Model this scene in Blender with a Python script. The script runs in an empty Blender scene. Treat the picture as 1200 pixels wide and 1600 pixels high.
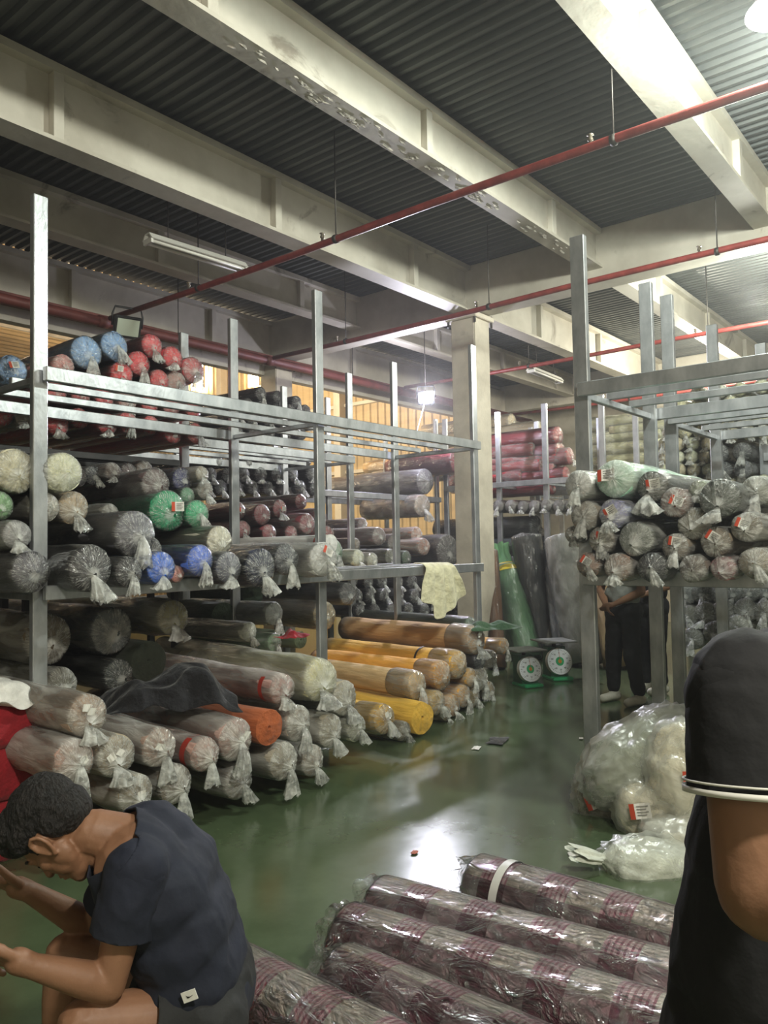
import bpy, bmesh, math, random
import numpy as np
from mathutils import Vector, Matrix, noise

random.seed(7); np.random.seed(7)
C = bpy.context.scene.collection
S = bpy.context.scene
PI = math.pi

# ---------------------------------------------------------------- camera
cam = bpy.data.cameras.new('camera'); camo = bpy.data.objects.new('camera', cam); C.objects.link(camo)
cam.sensor_fit = 'VERTICAL'; cam.sensor_height = 32.0; cam.lens = 32.0 * 1219.084 / 1600.0
RT = Vector((0.630565, -0.775923, -0.018189)); UP = Vector((-0.023331, -0.042375, 0.998829)); FW = Vector((0.775785, 0.629403, 0.044823))
camo.matrix_world = Matrix(((RT.x, UP.x, -FW.x, 0), (RT.y, UP.y, -FW.y, 0), (RT.z, UP.z, -FW.z, 1.55), (0, 0, 0, 1)))
cam.clip_start = 0.05; cam.clip_end = 200
S.camera = camo

# ---------------------------------------------------------------- world, lights, exposure
S.view_settings.view_transform = 'Standard'; S.view_settings.look = 'None'
S.view_settings.gamma = 1.0; S.view_settings.use_curve_mapping = False
S.view_settings.exposure = 0.25
W = bpy.data.worlds.new('world'); S.world = W; W.use_nodes = True
W.node_tree.nodes['Background'].inputs[0].default_value = (0.80, 0.90, 1.0, 1)
W.node_tree.nodes['Background'].inputs[1].default_value = 0.30

# thin haze volume added for glow round the lamps and lifted blacks
vs_ = W.node_tree.nodes.new('ShaderNodeVolumeScatter'); vs_.inputs['Density'].default_value = 0.0055; vs_.inputs['Anisotropy'].default_value = 0.55
W.node_tree.links.new(vs_.outputs[0], W.node_tree.nodes['World Output'].inputs['Volume'])

def light(name, kind, loc, power, color, size=0.3, aim=None, size_y=None, spot=None, blend=0.3):
    d = bpy.data.lights.new(name, kind); o = bpy.data.objects.new(name, d); C.objects.link(o)
    o.location = loc; d.energy = power; d.color = color
    if kind == 'AREA':
        d.size = size
        if size_y: d.shape = 'RECTANGLE'; d.size_y = size_y
    else: d.shadow_soft_size = size
    if spot: d.spot_size = math.radians(spot); d.spot_blend = blend
    if aim is not None:
        o.rotation_euler = (Vector(aim) - Vector(loc)).to_track_quat('-Z', 'Y').to_euler()
    return o
# hall lamps plus added fill points; only first bay and flood have fixtures
light('bay_and_fill_light', 'POINT', (4.90, 0.93, 4.50), 400, (0.93, 1.0, 0.90), 0.12)
light('bay_and_fill_light', 'POINT', (0.2, -1.6, 4.30), 620, (1.0, 0.97, 0.84), 0.15)  # unseen lamp behind the camera, strengthened as fill for the front faces
light('bay_and_fill_light', 'POINT', (9.6, 2.2, 4.35), 260, (0.97, 1.0, 0.88), 0.15)  # unseen point light added to lift the ambient level by the right racks
light('bay_and_fill_light', 'POINT', (13.0, 3.9, 4.3), 260, (1.0, 0.95, 0.78), 0.15)  # unseen point light added for more ambient light over the far racks
light('flood_light_beam', 'SPOT', (9.40, 6.78, 3.78), 480, (0.90, 0.88, 1.0), 0.06, (3.6, 1.6, 0.2), None, 100, 0.5)
light('flood_light_glow', 'POINT', (9.34, 6.72, 3.78), 70, (0.84, 0.84, 1.0), 0.05)  # extra point added at the flood lens to brighten the haze around it
# daylight coming in under the lean-to roof beyond the hall
light('lean_to_daylight', 'AREA', (9.0, 13.5, 4.4), 330, (1.0, 0.80, 0.56), 6.0, (9.6, 13.6, 9.0), 6.0)
light('lean_to_daylight', 'AREA', (8.5, 13.0, 4.2), 330, (1.0, 0.80, 0.52), 3.0, (14.0, 12.0, 4.0), 2.0)
light('lean_to_daylight', 'AREA', (6.5, 11.0, 4.8), 50, (1.0, 0.80, 0.55), 3.0, (7.0, 5.5, 3.0), 1.2)

S.cycles.use_denoising = True
S.cycles.max_bounces = 6; S.cycles.transparent_max_bounces = 14
S.cycles.sample_clamp_indirect = 6.0
S.cycles.caustics_reflective = False; S.cycles.caustics_refractive = False

# ---------------------------------------------------------------- materials
def lin(c):
    return tuple(((v/255.0)/12.92 if v/255.0 <= 0.04045 else ((v/255.0+0.055)/1.055)**2.4) for v in c) + (1,)
def mat(name):
    m = bpy.data.materials.new(name); m.use_nodes = True; nt = m.node_tree
    return m, nt, nt.nodes['Principled BSDF'], nt.nodes['Material Output']
def N(nt, t, **k):
    n = nt.nodes.new(t)
    for a, v in k.items():
        if a.startswith('i_'): n.inputs[a[2:].replace('_', ' ')].default_value = v
        else: setattr(n, a, v)
    return n
def noisy(name, c1, c2, scale=4, rough=0.7, metal=0.0, bump=0.15, bscale=None, stretch=None, detail=6, contrast=(0.35, 0.65), sheen=0):
    m, nt, b, o = mat(name)
    tc = N(nt, 'ShaderNodeTexCoord'); mp = N(nt, 'ShaderNodeMapping')
    if stretch: mp.inputs['Scale'].default_value = stretch
    nt.links.new(tc.outputs['Object'], mp.inputs[0])
    n = N(nt, 'ShaderNodeTexNoise', i_Scale=scale, i_Detail=detail, i_Roughness=0.6)
    nt.links.new(mp.outputs[0], n.inputs['Vector'])
    r = N(nt, 'ShaderNodeValToRGB'); r.color_ramp.elements[0].position = contrast[0]; r.color_ramp.elements[1].position = contrast[1]
    r.color_ramp.elements[0].color = lin(c1); r.color_ramp.elements[1].color = lin(c2)
    nt.links.new(n.outputs['Fac'], r.inputs[0]); nt.links.new(r.outputs[0], b.inputs['Base Color'])
    b.inputs['Roughness'].default_value = rough; b.inputs['Metallic'].default_value = metal
    if sheen: b.inputs['Sheen Weight'].default_value = sheen
    if bump:
        n2 = N(nt, 'ShaderNodeTexNoise', i_Scale=bscale or scale*6, i_Detail=4)
        nt.links.new(mp.outputs[0], n2.inputs['Vector'])
        bp = N(nt, 'ShaderNodeBump', i_Strength=bump, i_Distance=0.02)
        nt.links.new(n2.outputs['Fac'], bp.inputs['Height']); nt.links.new(bp.outputs[0], b.inputs['Normal'])
    return m
def plain(name, c, rough=0.6, metal=0.0, emit=None, es=0.0):
    m, nt, b, o = mat(name)
    b.inputs['Base Color'].default_value = lin(c); b.inputs['Roughness'].default_value = rough; b.inputs['Metallic'].default_value = metal
    if emit: b.inputs['Emission Color'].default_value = lin(emit); b.inputs['Emission Strength'].default_value = es
    return m

M = {}
M['galv'] = noisy('galvanized_steel', (150, 154, 158), (196, 199, 202), 9, 0.38, 0.75, 0.06, 60, (1, 1, 0.5), contrast=(0.3, 0.7))
M['dark_steel'] = noisy('dark_painted_steel', (38, 38, 40), (58, 56, 56), 8, 0.5, 0.4, 0.05)
M['white_paint'] = noisy('old_white_paint', (176, 170, 156), (206, 201, 188), 1.6, 0.62, 0, 0.12, 14, contrast=(0.28, 0.62))
def stain(m, c, sc, lo, hi):
    nt = m.node_tree; b = nt.nodes['Principled BSDF']; src = b.inputs['Base Color'].links[0].from_socket
    tc = N(nt, 'ShaderNodeTexCoord'); n = N(nt, 'ShaderNodeTexNoise', i_Scale=sc, i_Detail=7, i_Roughness=0.62, i_Distortion=1.6); nt.links.new(tc.outputs['Object'], n.inputs['Vector'])
    mr = N(nt, 'ShaderNodeMapRange', interpolation_type='SMOOTHSTEP'); mr.inputs[1].default_value = lo; mr.inputs[2].default_value = hi; mr.inputs[4].default_value = 0.75; nt.links.new(n.outputs['Fac'], mr.inputs[0])
    mx = N(nt, 'ShaderNodeMix', data_type='RGBA'); nt.links.new(mr.outputs[0], mx.inputs[0]); nt.links.new(src, mx.inputs[6]); mx.inputs[7].default_value = lin(c); nt.links.new(mx.outputs[2], b.inputs['Base Color'])
stain(M['white_paint'], (120, 110, 96), 1.3, 0.60, 0.72)
M['concrete'] = noisy('painted_concrete', (160, 152, 138), (206, 198, 182), 1.8, 0.8, 0, 0.2, 20, contrast=(0.25, 0.6))
M['flake'] = noisy('peeled_paint', (182, 176, 165), (200, 194, 184), 20, 0.8, 0, 0.5, 40)
M['grime'] = noisy('grime', (72, 62, 54), (110, 100, 88), 20, 0.9, 0, 0.3)
M['deck'] = noisy('ceiling_deck', (76, 80, 80), (98, 101, 99), 1.2, 0.5, 0.5, 0.05, 10, (3, 0.5, 1))
M['red_pipe'] = noisy('red_pipe_paint', (118, 44, 40), (146, 60, 54), 10, 0.42, 0, 0.08)
M['rod'] = plain('threaded_rod', (70, 66, 62), 0.5, 0.6)
M['brass'] = plain('sprinkler_brass', (120, 112, 98), 0.4, 0.6)
M['corrugated'] = noisy('corrugated_sheet', (176, 156, 118), (200, 180, 140), 1.5, 0.5, 0.1, 0.05, 10, (0.3, 0.3, 3))
M['roof_sheet'] = noisy('roof_sheet', (150, 126, 88), (214, 184, 132), 1.1, 0.6, 0.0, 0.05, 10, (0.6, 2.5, 1))
M['red_steel'] = noisy('red_oxide_steel', (92, 44, 40), (118, 60, 54), 5, 0.55, 0.1, 0.05)
M['black_plastic'] = plain('black_plastic', (22, 22, 24), 0.4)
M['white_plastic'] = plain('white_plastic', (214, 212, 205), 0.4)
M['lamp_white'] = plain('lamp_lens_lit', (255, 255, 255), 0.4, 0, (225, 225, 255), 300)
M['lamp_cyan'] = plain('high_bay_lens_lit', (255, 255, 255), 0.4, 0, (235, 255, 250), 30)
M['window_lit'] = plain('bright_window', (255, 240, 210), 0.4, 0, (255, 226, 180), 40)
M['glass_off'] = plain('lamp_glass_off', (196, 206, 190), 0.12)
M['paper'] = noisy('white_paper', (206, 204, 196), (226, 224, 218), 30, 0.8, 0, 0.05)
M['paper_band'] = plain('orange_print', (196, 74, 48), 0.7)
M['print'] = plain('grey_print', (120, 118, 112), 0.8)
M['tape_white'] = plain('white_tape', (205, 204, 200), 0.35)
M['tape_yellow'] = plain('yellow_tape', (196, 176, 40), 0.35)
M['tape_red'] = plain('red_ribbon', (178, 62, 50), 0.4)
M['scale_green'] = noisy('green_enamel', (12, 78, 52), (22, 98, 64), 12, 0.35, 0, 0.03)
M['scale_green_light'] = plain('light_green_enamel', (52, 160, 104), 0.35)
M['steel_plate'] = noisy('worn_steel_plate', (120, 122, 118), (160, 162, 158), 8, 0.4, 0.7, 0.05)
M['dial'] = plain('dial_face', (226, 228, 232), 0.3)
M['gold'] = plain('gold_emblem', (196, 150, 50), 0.4, 0.3)
M['black'] = plain('black_print', (20, 20, 20), 0.6)

# glossy green epoxy floor
m, nt, b, o = mat('green_epoxy'); M['floor'] = m
tc = N(nt, 'ShaderNodeTexCoord')
n1 = N(nt, 'ShaderNodeTexNoise', i_Scale=0.7, i_Detail=8, i_Roughness=0.65); nt.links.new(tc.outputs['Object'], n1.inputs['Vector'])
n2 = N(nt, 'ShaderNodeTexNoise', i_Scale=5, i_Detail=8, i_Roughness=0.7); nt.links.new(tc.outputs['Object'], n2.inputs['Vector'])
r1 = N(nt, 'ShaderNodeValToRGB'); r1.color_ramp.elements[0].color = lin((64, 78, 54)); r1.color_ramp.elements[1].color = lin((80, 94, 68))
r1.color_ramp.elements[0].position = 0.3; r1.color_ramp.elements[1].position = 0.7
nt.links.new(n1.outputs['Fac'], r1.inputs[0])
r2 = N(nt, 'ShaderNodeValToRGB'); r2.color_ramp.elements[0].position = 0.38; r2.color_ramp.elements[1].position = 0.75
r2.color_ramp.elements[0].color = (0, 0, 0, 1); r2.color_ramp.elements[1].color = (0.35, 0.35, 0.35, 1)
nt.links.new(n2.outputs['Fac'], r2.inputs[0])
mx = N(nt, 'ShaderNodeMix', data_type='RGBA'); nt.links.new(r2.outputs[0], mx.inputs[0]); nt.links.new(r1.outputs[0], mx.inputs[6]); mx.inputs[7].default_value = lin((98, 114, 86))
nt.links.new(mx.outputs[2], b.inputs['Base Color'])
mr = N(nt, 'ShaderNodeMapRange'); mr.inputs[3].default_value = 0.10; mr.inputs[4].default_value = 0.26
nt.links.new(n2.outputs['Fac'], mr.inputs[0]); nt.links.new(mr.outputs[0], b.inputs['Roughness'])
bp = N(nt, 'ShaderNodeBump', i_Strength=0.04, i_Distance=0.05); nt.links.new(n1.outputs['Fac'], bp.inputs['Height']); nt.links.new(bp.outputs[0], b.inputs['Normal'])
b.inputs['IOR'].default_value = 1.55

# woven cloth whose colour is the object's own colour
def cloth(name, rough=0.85, wr=0.35, sc=9, stretch=(1, 1, 0.25)):
    m, nt, b, o = mat(name)
    oi = N(nt, 'ShaderNodeObjectInfo'); tc = N(nt, 'ShaderNodeTexCoord'); mp = N(nt, 'ShaderNodeMapping'); mp.inputs['Scale'].default_value = stretch
    nt.links.new(tc.outputs['Object'], mp.inputs[0])
    n = N(nt, 'ShaderNodeTexNoise', i_Scale=sc, i_Detail=6); nt.links.new(mp.outputs[0], n.inputs['Vector'])
    mr = N(nt, 'ShaderNodeMapRange'); mr.inputs[1].default_value = 0.3; mr.inputs[2].default_value = 0.7; mr.inputs[3].default_value = 0.78; mr.inputs[4].default_value = 1.12
    nt.links.new(n.outputs['Fac'], mr.inputs[0])
    vm = N(nt, 'ShaderNodeVectorMath', operation='SCALE'); nt.links.new(oi.outputs['Color'], vm.inputs[0]); nt.links.new(mr.outputs[0], vm.inputs['Scale'])
    nt.links.new(vm.outputs[0], b.inputs['Base Color']); b.inputs['Roughness'].default_value = rough; b.inputs['Sheen Weight'].default_value = 0.15
    bp = N(nt, 'ShaderNodeBump', i_Strength=wr, i_Distance=0.15); nt.links.new(n.outputs['Fac'], bp.inputs['Height']); nt.links.new(bp.outputs[0], b.inputs['Normal'])
    return m
M['cloth'] = cloth('rolled_cloth', wr=0.25, sc=2.0)
M['cloth_world'] = cloth('loose_cloth', wr=0.3, sc=14, stretch=(1, 1, 1))

# plaid cloth of the foreground rolls (local axis = Z, roll radius 1)
m, nt, b, o = mat('maroon_plaid_cloth'); M['plaid'] = m
tc = N(nt, 'ShaderNodeTexCoord'); sx = N(nt, 'ShaderNodeSeparateXYZ'); nt.links.new(tc.outputs['Object'], sx.inputs[0])
oi = N(nt, 'ShaderNodeObjectInfo')
at = N(nt, 'ShaderNodeMath', operation='ARCTAN2'); nt.links.new(sx.outputs['Y'], at.inputs[0]); nt.links.new(sx.outputs['X'], at.inputs[1])
def mth(op, a, bb=None, c=None):
    n = N(nt, 'ShaderNodeMath', operation=op)
    for i, v in enumerate((a, bb, c)):
        if v is None: continue
        if isinstance(v, (int, float)): n.inputs[i].default_value = v
        else: nt.links.new(v, n.inputs[i])
    return n.outputs[0]
zz = mth('ADD', mth('MULTIPLY', sx.outputs['Z'], 0.62), mth('MULTIPLY', oi.outputs['Random'], 1.0))
fz = mth('FRACT', zz); bandz = mth('LESS_THAN', fz, 0.46)
fine = mth('LESS_THAN', mth('FRACT', mth('MULTIPLY', zz, 13.0)), 0.42)
fa = mth('FRACT', mth('ADD', mth('MULTIPLY', at.outputs[0], 0.42), oi.outputs['Random'])); banda = mth('LESS_THAN', fa, 0.40)
finea = mth('LESS_THAN', mth('FRACT', mth('MULTIPLY', fa, 15.0)), 0.35)
def mixc(f, a, bb):
    n = N(nt, 'ShaderNodeMix', data_type='RGBA'); nt.links.new(f, n.inputs[0])
    for i, v in ((6, a), (7, bb)):
        if isinstance(v, tuple): n.inputs[i].default_value = v
        else: nt.links.new(v, n.inputs[i])
    return n.outputs[2]
lightc = mixc(finea, lin((222, 206, 196)), lin((184, 172, 160)))
midc = mixc(fine, lin((204, 158, 168)), lin((158, 86, 108)))
top = mixc(bandz, lightc, midc)
darkc = mixc(bandz, lin((140, 106, 114)), lin((92, 26, 52)))
nt.links.new(mixc(banda, top, darkc), b.inputs['Base Color']); b.inputs['Roughness'].default_value = 0.8

# clear film
def film(name, milk=0.12, gloss=1.0, bumpk=0.35, sc=2.2, rough=0.16, tint=(0.92, 0.93, 0.90, 1), stretch=(1, 1, 0.35), streak=0.0):
    m, nt, b, o = mat(name); nt.nodes.remove(b)
    tc = N(nt, 'ShaderNodeTexCoord'); mp = N(nt, 'ShaderNodeMapping'); mp.inputs['Scale'].default_value = stretch
    oi = N(nt, 'ShaderNodeObjectInfo'); vm = N(nt, 'ShaderNodeVectorMath', operation='ADD')
    nt.links.new(tc.outputs['Object'], mp.inputs[0]); nt.links.new(mp.outputs[0], vm.inputs[0])
    ml = N(nt, 'ShaderNodeMath', operation='MULTIPLY'); ml.inputs[1].default_value = 37.0
    nt.links.new(oi.outputs['Random'], ml.inputs[0]); nt.links.new(ml.outputs[0], vm.inputs[1])
    n1 = N(nt, 'ShaderNodeTexNoise', i_Scale=sc, i_Detail=5, i_Distortion=1.2, i_Roughness=0.55); nt.links.new(vm.outputs[0], n1.inputs['Vector'])
    n2 = N(nt, 'ShaderNodeTexNoise', i_Scale=sc*0.6, i_Detail=4, i_Distortion=0.6); nt.links.new(vm.outputs[0], n2.inputs['Vector'])
    bp = N(nt, 'ShaderNodeBump', i_Strength=bumpk, i_Distance=0.08); nt.links.new(n1.outputs['Fac'], bp.inputs['Height'])
    fr = N(nt, 'ShaderNodeFresnel', i_IOR=1.55); nt.links.new(bp.outputs[0], fr.inputs['Normal'])
    g = N(nt, 'ShaderNodeBsdfGlossy', i_Roughness=rough); g.inputs['Color'].default_value = (0.95, 0.95, 0.95, 1); nt.links.new(bp.outputs[0], g.inputs['Normal'])
    t = N(nt, 'ShaderNodeBsdfTransparent'); t.inputs[0].default_value = (0.95, 0.95, 0.94, 1)
    k = N(nt, 'ShaderNodeMath', operation='MULTIPLY_ADD', use_clamp=True); k.inputs[1].default_value = 1.1*gloss; k.inputs[2].default_value = 0.0
    nt.links.new(fr.outputs[0], k.inputs[0])
    s1 = N(nt, 'ShaderNodeMixShader'); nt.links.new(k.outputs[0], s1.inputs[0]); nt.links.new(t.outputs[0], s1.inputs[1]); nt.links.new(g.outputs[0], s1.inputs[2])
    d = N(nt, 'ShaderNodeBsdfDiffuse'); d.inputs[0].default_value = tint; tl = N(nt, 'ShaderNodeBsdfTranslucent'); tl.inputs[0].default_value = tint
    s2 = N(nt, 'ShaderNodeMixShader'); s2.inputs[0].default_value = 0.4; nt.links.new(d.outputs[0], s2.inputs[1]); nt.links.new(tl.outputs[0], s2.inputs[2])
    nt.links.new(bp.outputs[0], d.inputs['Normal'])
    mr = N(nt, 'ShaderNodeMapRange'); mr.inputs[1].default_value = 0.40; mr.inputs[2].default_value = 0.68; mr.inputs[3].default_value = milk*0.45; mr.inputs[4].default_value = min(0.95, milk*2.6)
    nt.links.new(n2.outputs['Fac'], mr.inputs[0])
    last = mr.outputs[0]
    if streak:
        def mm(op, a, b_=None, c_=None):
            n = N(nt, 'ShaderNodeMath', operation=op)
            for i, v in enumerate((a, b_, c_)):
                if v is None: continue
                if isinstance(v, (int, float)): n.inputs[i].default_value = v
                else: nt.links.new(v, n.inputs[i])
            return n.outputs[0]
        sp = N(nt, 'ShaderNodeSeparateXYZ'); nt.links.new(tc.outputs['Object'], sp.inputs[0]); yy = mm('ADD', sp.outputs['Y'], 0.22)
        rr = mm('SQRT', mm('ADD', mm('MULTIPLY', sp.outputs['X'], sp.outputs['X']), mm('ADD', mm('MULTIPLY', yy, yy), 0.0004)))
        cb = N(nt, 'ShaderNodeCombineXYZ'); nt.links.new(mm('ADD', mm('MULTIPLY', mm('DIVIDE', sp.outputs['X'], rr), 6.0), ml.outputs[0]), cb.inputs[0]); nt.links.new(mm('MULTIPLY', mm('DIVIDE', yy, rr), 6.0), cb.inputs[1]); nt.links.new(mm('MULTIPLY', rr, 1.1), cb.inputs[2])
        ns = N(nt, 'ShaderNodeTexNoise', i_Scale=1.0, i_Detail=3, i_Roughness=0.7); nt.links.new(cb.outputs[0], ns.inputs['Vector'])
        line = N(nt, 'ShaderNodeMapRange', interpolation_type='SMOOTHSTEP'); nt.links.new(mm('ABSOLUTE', mm('SUBTRACT', ns.outputs['Fac'], 0.5)), line.inputs[0])
        line.inputs[1].default_value = 0.0; line.inputs[2].default_value = 0.030; line.inputs[3].default_value = 1.0; line.inputs[4].default_value = 0.0
        cap = N(nt, 'ShaderNodeMapRange', interpolation_type='SMOOTHSTEP'); nt.links.new(sp.outputs['Z'], cap.inputs[0]); cap.inputs[1].default_value = -0.35; cap.inputs[2].default_value = 0.03
        inn = N(nt, 'ShaderNodeMapRange', interpolation_type='SMOOTHSTEP'); nt.links.new(rr, inn.inputs[0]); inn.inputs[1].default_value = 0.10; inn.inputs[2].default_value = 0.42; inn.inputs[3].default_value = 0.55; inn.inputs[4].default_value = 0.0
        last = mm('ADD', last, mm('MULTIPLY', cap.outputs[0], mm('MAXIMUM', mm('MULTIPLY', line.outputs[0], streak), inn.outputs[0])))
        last = mm('MINIMUM', last, 0.95)
    s3 = N(nt, 'ShaderNodeMixShader'); nt.links.new(last, s3.inputs[0]); nt.links.new(s1.outputs[0], s3.inputs[1]); nt.links.new(s2.outputs[0], s3.inputs[2])
    nt.links.new(s3.outputs[0], o.inputs[0])
    return m
M['film'] = film('clear_film', 0.035, streak=0.5)
M['film_milky'] = film('milky_film', 0.15, 0.8, 0.4, streak=0.4)
M['film_cloudy'] = film('cloudy_film', 0.24, 0.8, 0.4, streak=0.45)
M['film_tail'] = film('gathered_film', 0.36, 1.1, 0.4, 3.5, 0.2)
M['film_tight'] = film('tight_film', 0.03, 1.7, 0.8, 2.2, 0.10, stretch=(1.2, 1.2, 0.8))
M['film_bag'] = film('thick_bag_film', 0.16, 0.30, 0.35, 6, 0.34, (0.80, 0.82, 0.76, 1), (1, 1, 1))

# ---------------------------------------------------------------- helpers
def tag(o, label=None, cat=None, group=None, kind=None):
    if label: o['label'] = label
    if cat: o['category'] = cat
    if group: o['group'] = group
    if kind: o['kind'] = kind
    return o
def empty(name, loc=(0, 0, 0), rot=None, label=None, cat=None, group=None, kind=None):
    o = bpy.data.objects.new(name, None); C.objects.link(o); o.location = loc
    if rot is not None: o.rotation_euler = rot
    o.empty_display_size = 0.1
    return tag(o, label, cat, group, kind)
def mesh(name, verts, faces, mats, smooth=False, fm=None):
    me = bpy.data.meshes.new(name); me.from_pydata([tuple(v) for v in verts], [], [tuple(f) for f in faces])
    for mm in (mats if isinstance(mats, (list, tuple)) else [mats]): me.materials.append(mm)
    if smooth: me.polygons.foreach_set('use_smooth', [True]*len(me.polygons))
    if fm is not None: me.polygons.foreach_set('material_index', fm)
    me.update(); return me
def put(name, me, parent=None, loc=(0, 0, 0), rot=None, scale=None, color=None):
    o = bpy.data.objects.new(name, me); C.objects.link(o); o.parent = parent; o.location = loc
    if rot is not None: o.rotation_euler = rot
    if scale is not None: o.scale = scale
    if color is not None: o.color = color
    return o
def bm_obj(name, bm, m, parent=None, loc=(0, 0, 0), smooth=False, rot=None):
    me = bpy.data.meshes.new(name); bm.normal_update(); bm.to_mesh(me); bm.free()
    for mm in (m if isinstance(m, (list, tuple)) else [m]): me.materials.append(mm)
    if smooth: me.polygons.foreach_set('use_smooth', [True]*len(me.polygons))
    return put(name, me, parent, loc, rot)
def box_me(name, dx, dy, dz, m, bev=0.0, seg=1):
    bm = bmesh.new(); bmesh.ops.create_cube(bm, size=1.0)
    bmesh.ops.scale(bm, vec=(dx, dy, dz), verts=bm.verts)
    if bev: bmesh.ops.bevel(bm, geom=bm.edges[:], offset=bev, segments=seg, profile=0.5, affect='EDGES')
    me = bpy.data.meshes.new(name); bm.to_mesh(me); bm.free()
    for mm in (m if isinstance(m, (list, tuple)) else [m]): me.materials.append(mm)
    return me
def box(name, a, b_, m, parent=None, bev=0.003):
    """axis-aligned box from corner a to corner b in the coordinates of the parent"""
    c = [(a[i]+b_[i])/2 for i in range(3)]; d = [abs(b_[i]-a[i]) for i in range(3)]
    return put(name, box_me(name, d[0], d[1], d[2], m, min(bev, min(d)*0.3)), parent, c)
def tube_vf(pts, rad, seg=12, cap=True, closed=False):
    pts = [Vector(p) for p in pts]; n = len(pts)
    if not isinstance(rad, (list, tuple)): rad = [rad]*n
    V, F = [], []; prev = None
    for i, p in enumerate(pts):
        t = (pts[min(i+1, n-1)] - pts[max(i-1, 0)]).normalized()
        if prev is None:
            a = Vector((0, 0, 1)) if abs(t.z) < 0.9 else Vector((1, 0, 0)); u = t.cross(a).normalized()
        else:
            u = (prev - t*prev.dot(t)).normalized()
        prev = u; w = t.cross(u)
        for k in range(seg):
            a = 2*PI*k/seg; V.append(p + (u*math.cos(a) + w*math.sin(a))*rad[i])
    for i in range(n-1):
        for k in range(seg):
            k2 = (k+1) % seg; F.append((i*seg+k, i*seg+k2, (i+1)*seg+k2, (i+1)*seg+k))
    if cap: F.append(tuple(range(seg-1, -1, -1))); F.append(tuple((n-1)*seg+k for k in range(seg)))
    return V, F
def tube(name, pts, rad, m, parent=None, seg=12, cap=True):
    V, F = tube_vf(pts, rad, seg, cap); return put(name, mesh(name, V, F, m, True), parent)
def corrugated(name, origin, along, across, nrm, length, width, pitch, depth, m, parent=None, step=1.0, prof=(0, 0.28, 0.42, 0.72, 0.86)):
    """trapezoid sheet: ribs run along 'along'; profile spreads on 'across'"""
    al, ac, nn, og = Vector(along), Vector(across), Vector(nrm), Vector(origin)
    xs = []
    hs = (0, 0, 1, 1, 0)
    k = 0
    while k*pitch < width:
        for q, h in zip(prof, hs):
            if q == 0.86: xs.append((k*pitch+q*pitch, 0))
            else: xs.append((k*pitch+q*pitch, h*depth))
        k += 1
    V, F = [], []
    ns = max(1, int(length/step))
    for j in range(ns+1):
        for (x, h) in xs: V.append(og + al*(length*j/ns) + ac*x + nn*h)
    n = len(xs)
    for j in range(ns):
        for i in range(n-1): F.append((j*n+i, j*n+i+1, (j+1)*n+i+1, (j+1)*n+i))
    return put(name, mesh(name, V, F, m), parent)

# ================================================================ SETTING
fl = put('floor', mesh('floor', [(-6, -6, 0), (24, -6, 0), (24, 24, 0), (-6, 24, 0)], [(0, 1, 2, 3)], M['floor'])); tag(fl, 'glossy green epoxy floor of the warehouse', None, None, 'structure')
ZD = 5.106
ce = corrugated('ceiling', (-5, -4.2, ZD+0.08), (0, 1, 0), (1, 0, 0), (0, 0, -1), 13.3, 26, 0.115, 0.038, M['deck']); tag(ce, 'dark corrugated steel deck ceiling', kind='structure')

def beam_x(y, zb, x0, x1, label, main=False, xs=()):
    """steel beam along X: bottom flange, web and plate stiffeners between the flanges"""
    w = 0.20 if not main else 0.23; t = 0.03; wt = 0.05; zt = ZD - 0.02
    yc = y + w/2
    prof = [(-w/2, zb), (w/2, zb), (w/2, zb+t), (wt/2, zb+t), (wt/2, zt-t), (w/2, zt-t), (w/2, zt+0.03), (-w/2, zt+0.03), (-w/2, zt-t), (-wt/2, zt-t), (-wt/2, zb+t), (-w/2, zb+t)]
    V = [(x0, yc+a, z) for a, z in prof] + [(x1, yc+a, z) for a, z in prof]; n = len(prof)
    F = [(i, (i+1) % n, n+(i+1) % n, n+i) for i in range(n)] + [tuple(range(n-1, -1, -1)), tuple(range(n, 2*n))]
    o = put('ceiling_beam', mesh('ceiling_beam', V, F, M['white_paint'])); tag(o, label, None, 'white steel ceiling beams', 'structure')
    for x in xs:
        for s in (-1, 1):
            box('stiffener_plate', (x-0.04, yc+s*(wt/2), zb+t), (x+0.04, yc+s*(w/2-0.012), zt-t), M['white_paint'], o)
    return o, yc, w
ST = [2.85-2.18*2, 2.85-2.18, 2.85, 5.03, 7.20]
ST2 = [10.3, 12.4, 14.5]
zb1, zb2 = 4.53, 4.665
names = [(-0.07, zb2, 0), (1.73, zb2, 0), (3.52, zb2, 0), (5.28, zb1, 1), (7.14, zb2, 0), (8.95, zb1, 1)]
lab = ['white ceiling beam right above the bright high lamp, nearest of all', 'white ceiling beam crossing the top right corner beside the lamp glow', 'long white ceiling beam with peeling paint along its underside', 'deep white ceiling beam that meets the top of the front column', 'shaded ceiling beam behind the hanging tube light', 'ceiling beam at the open edge of the hall above the lean-to roof']
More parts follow.
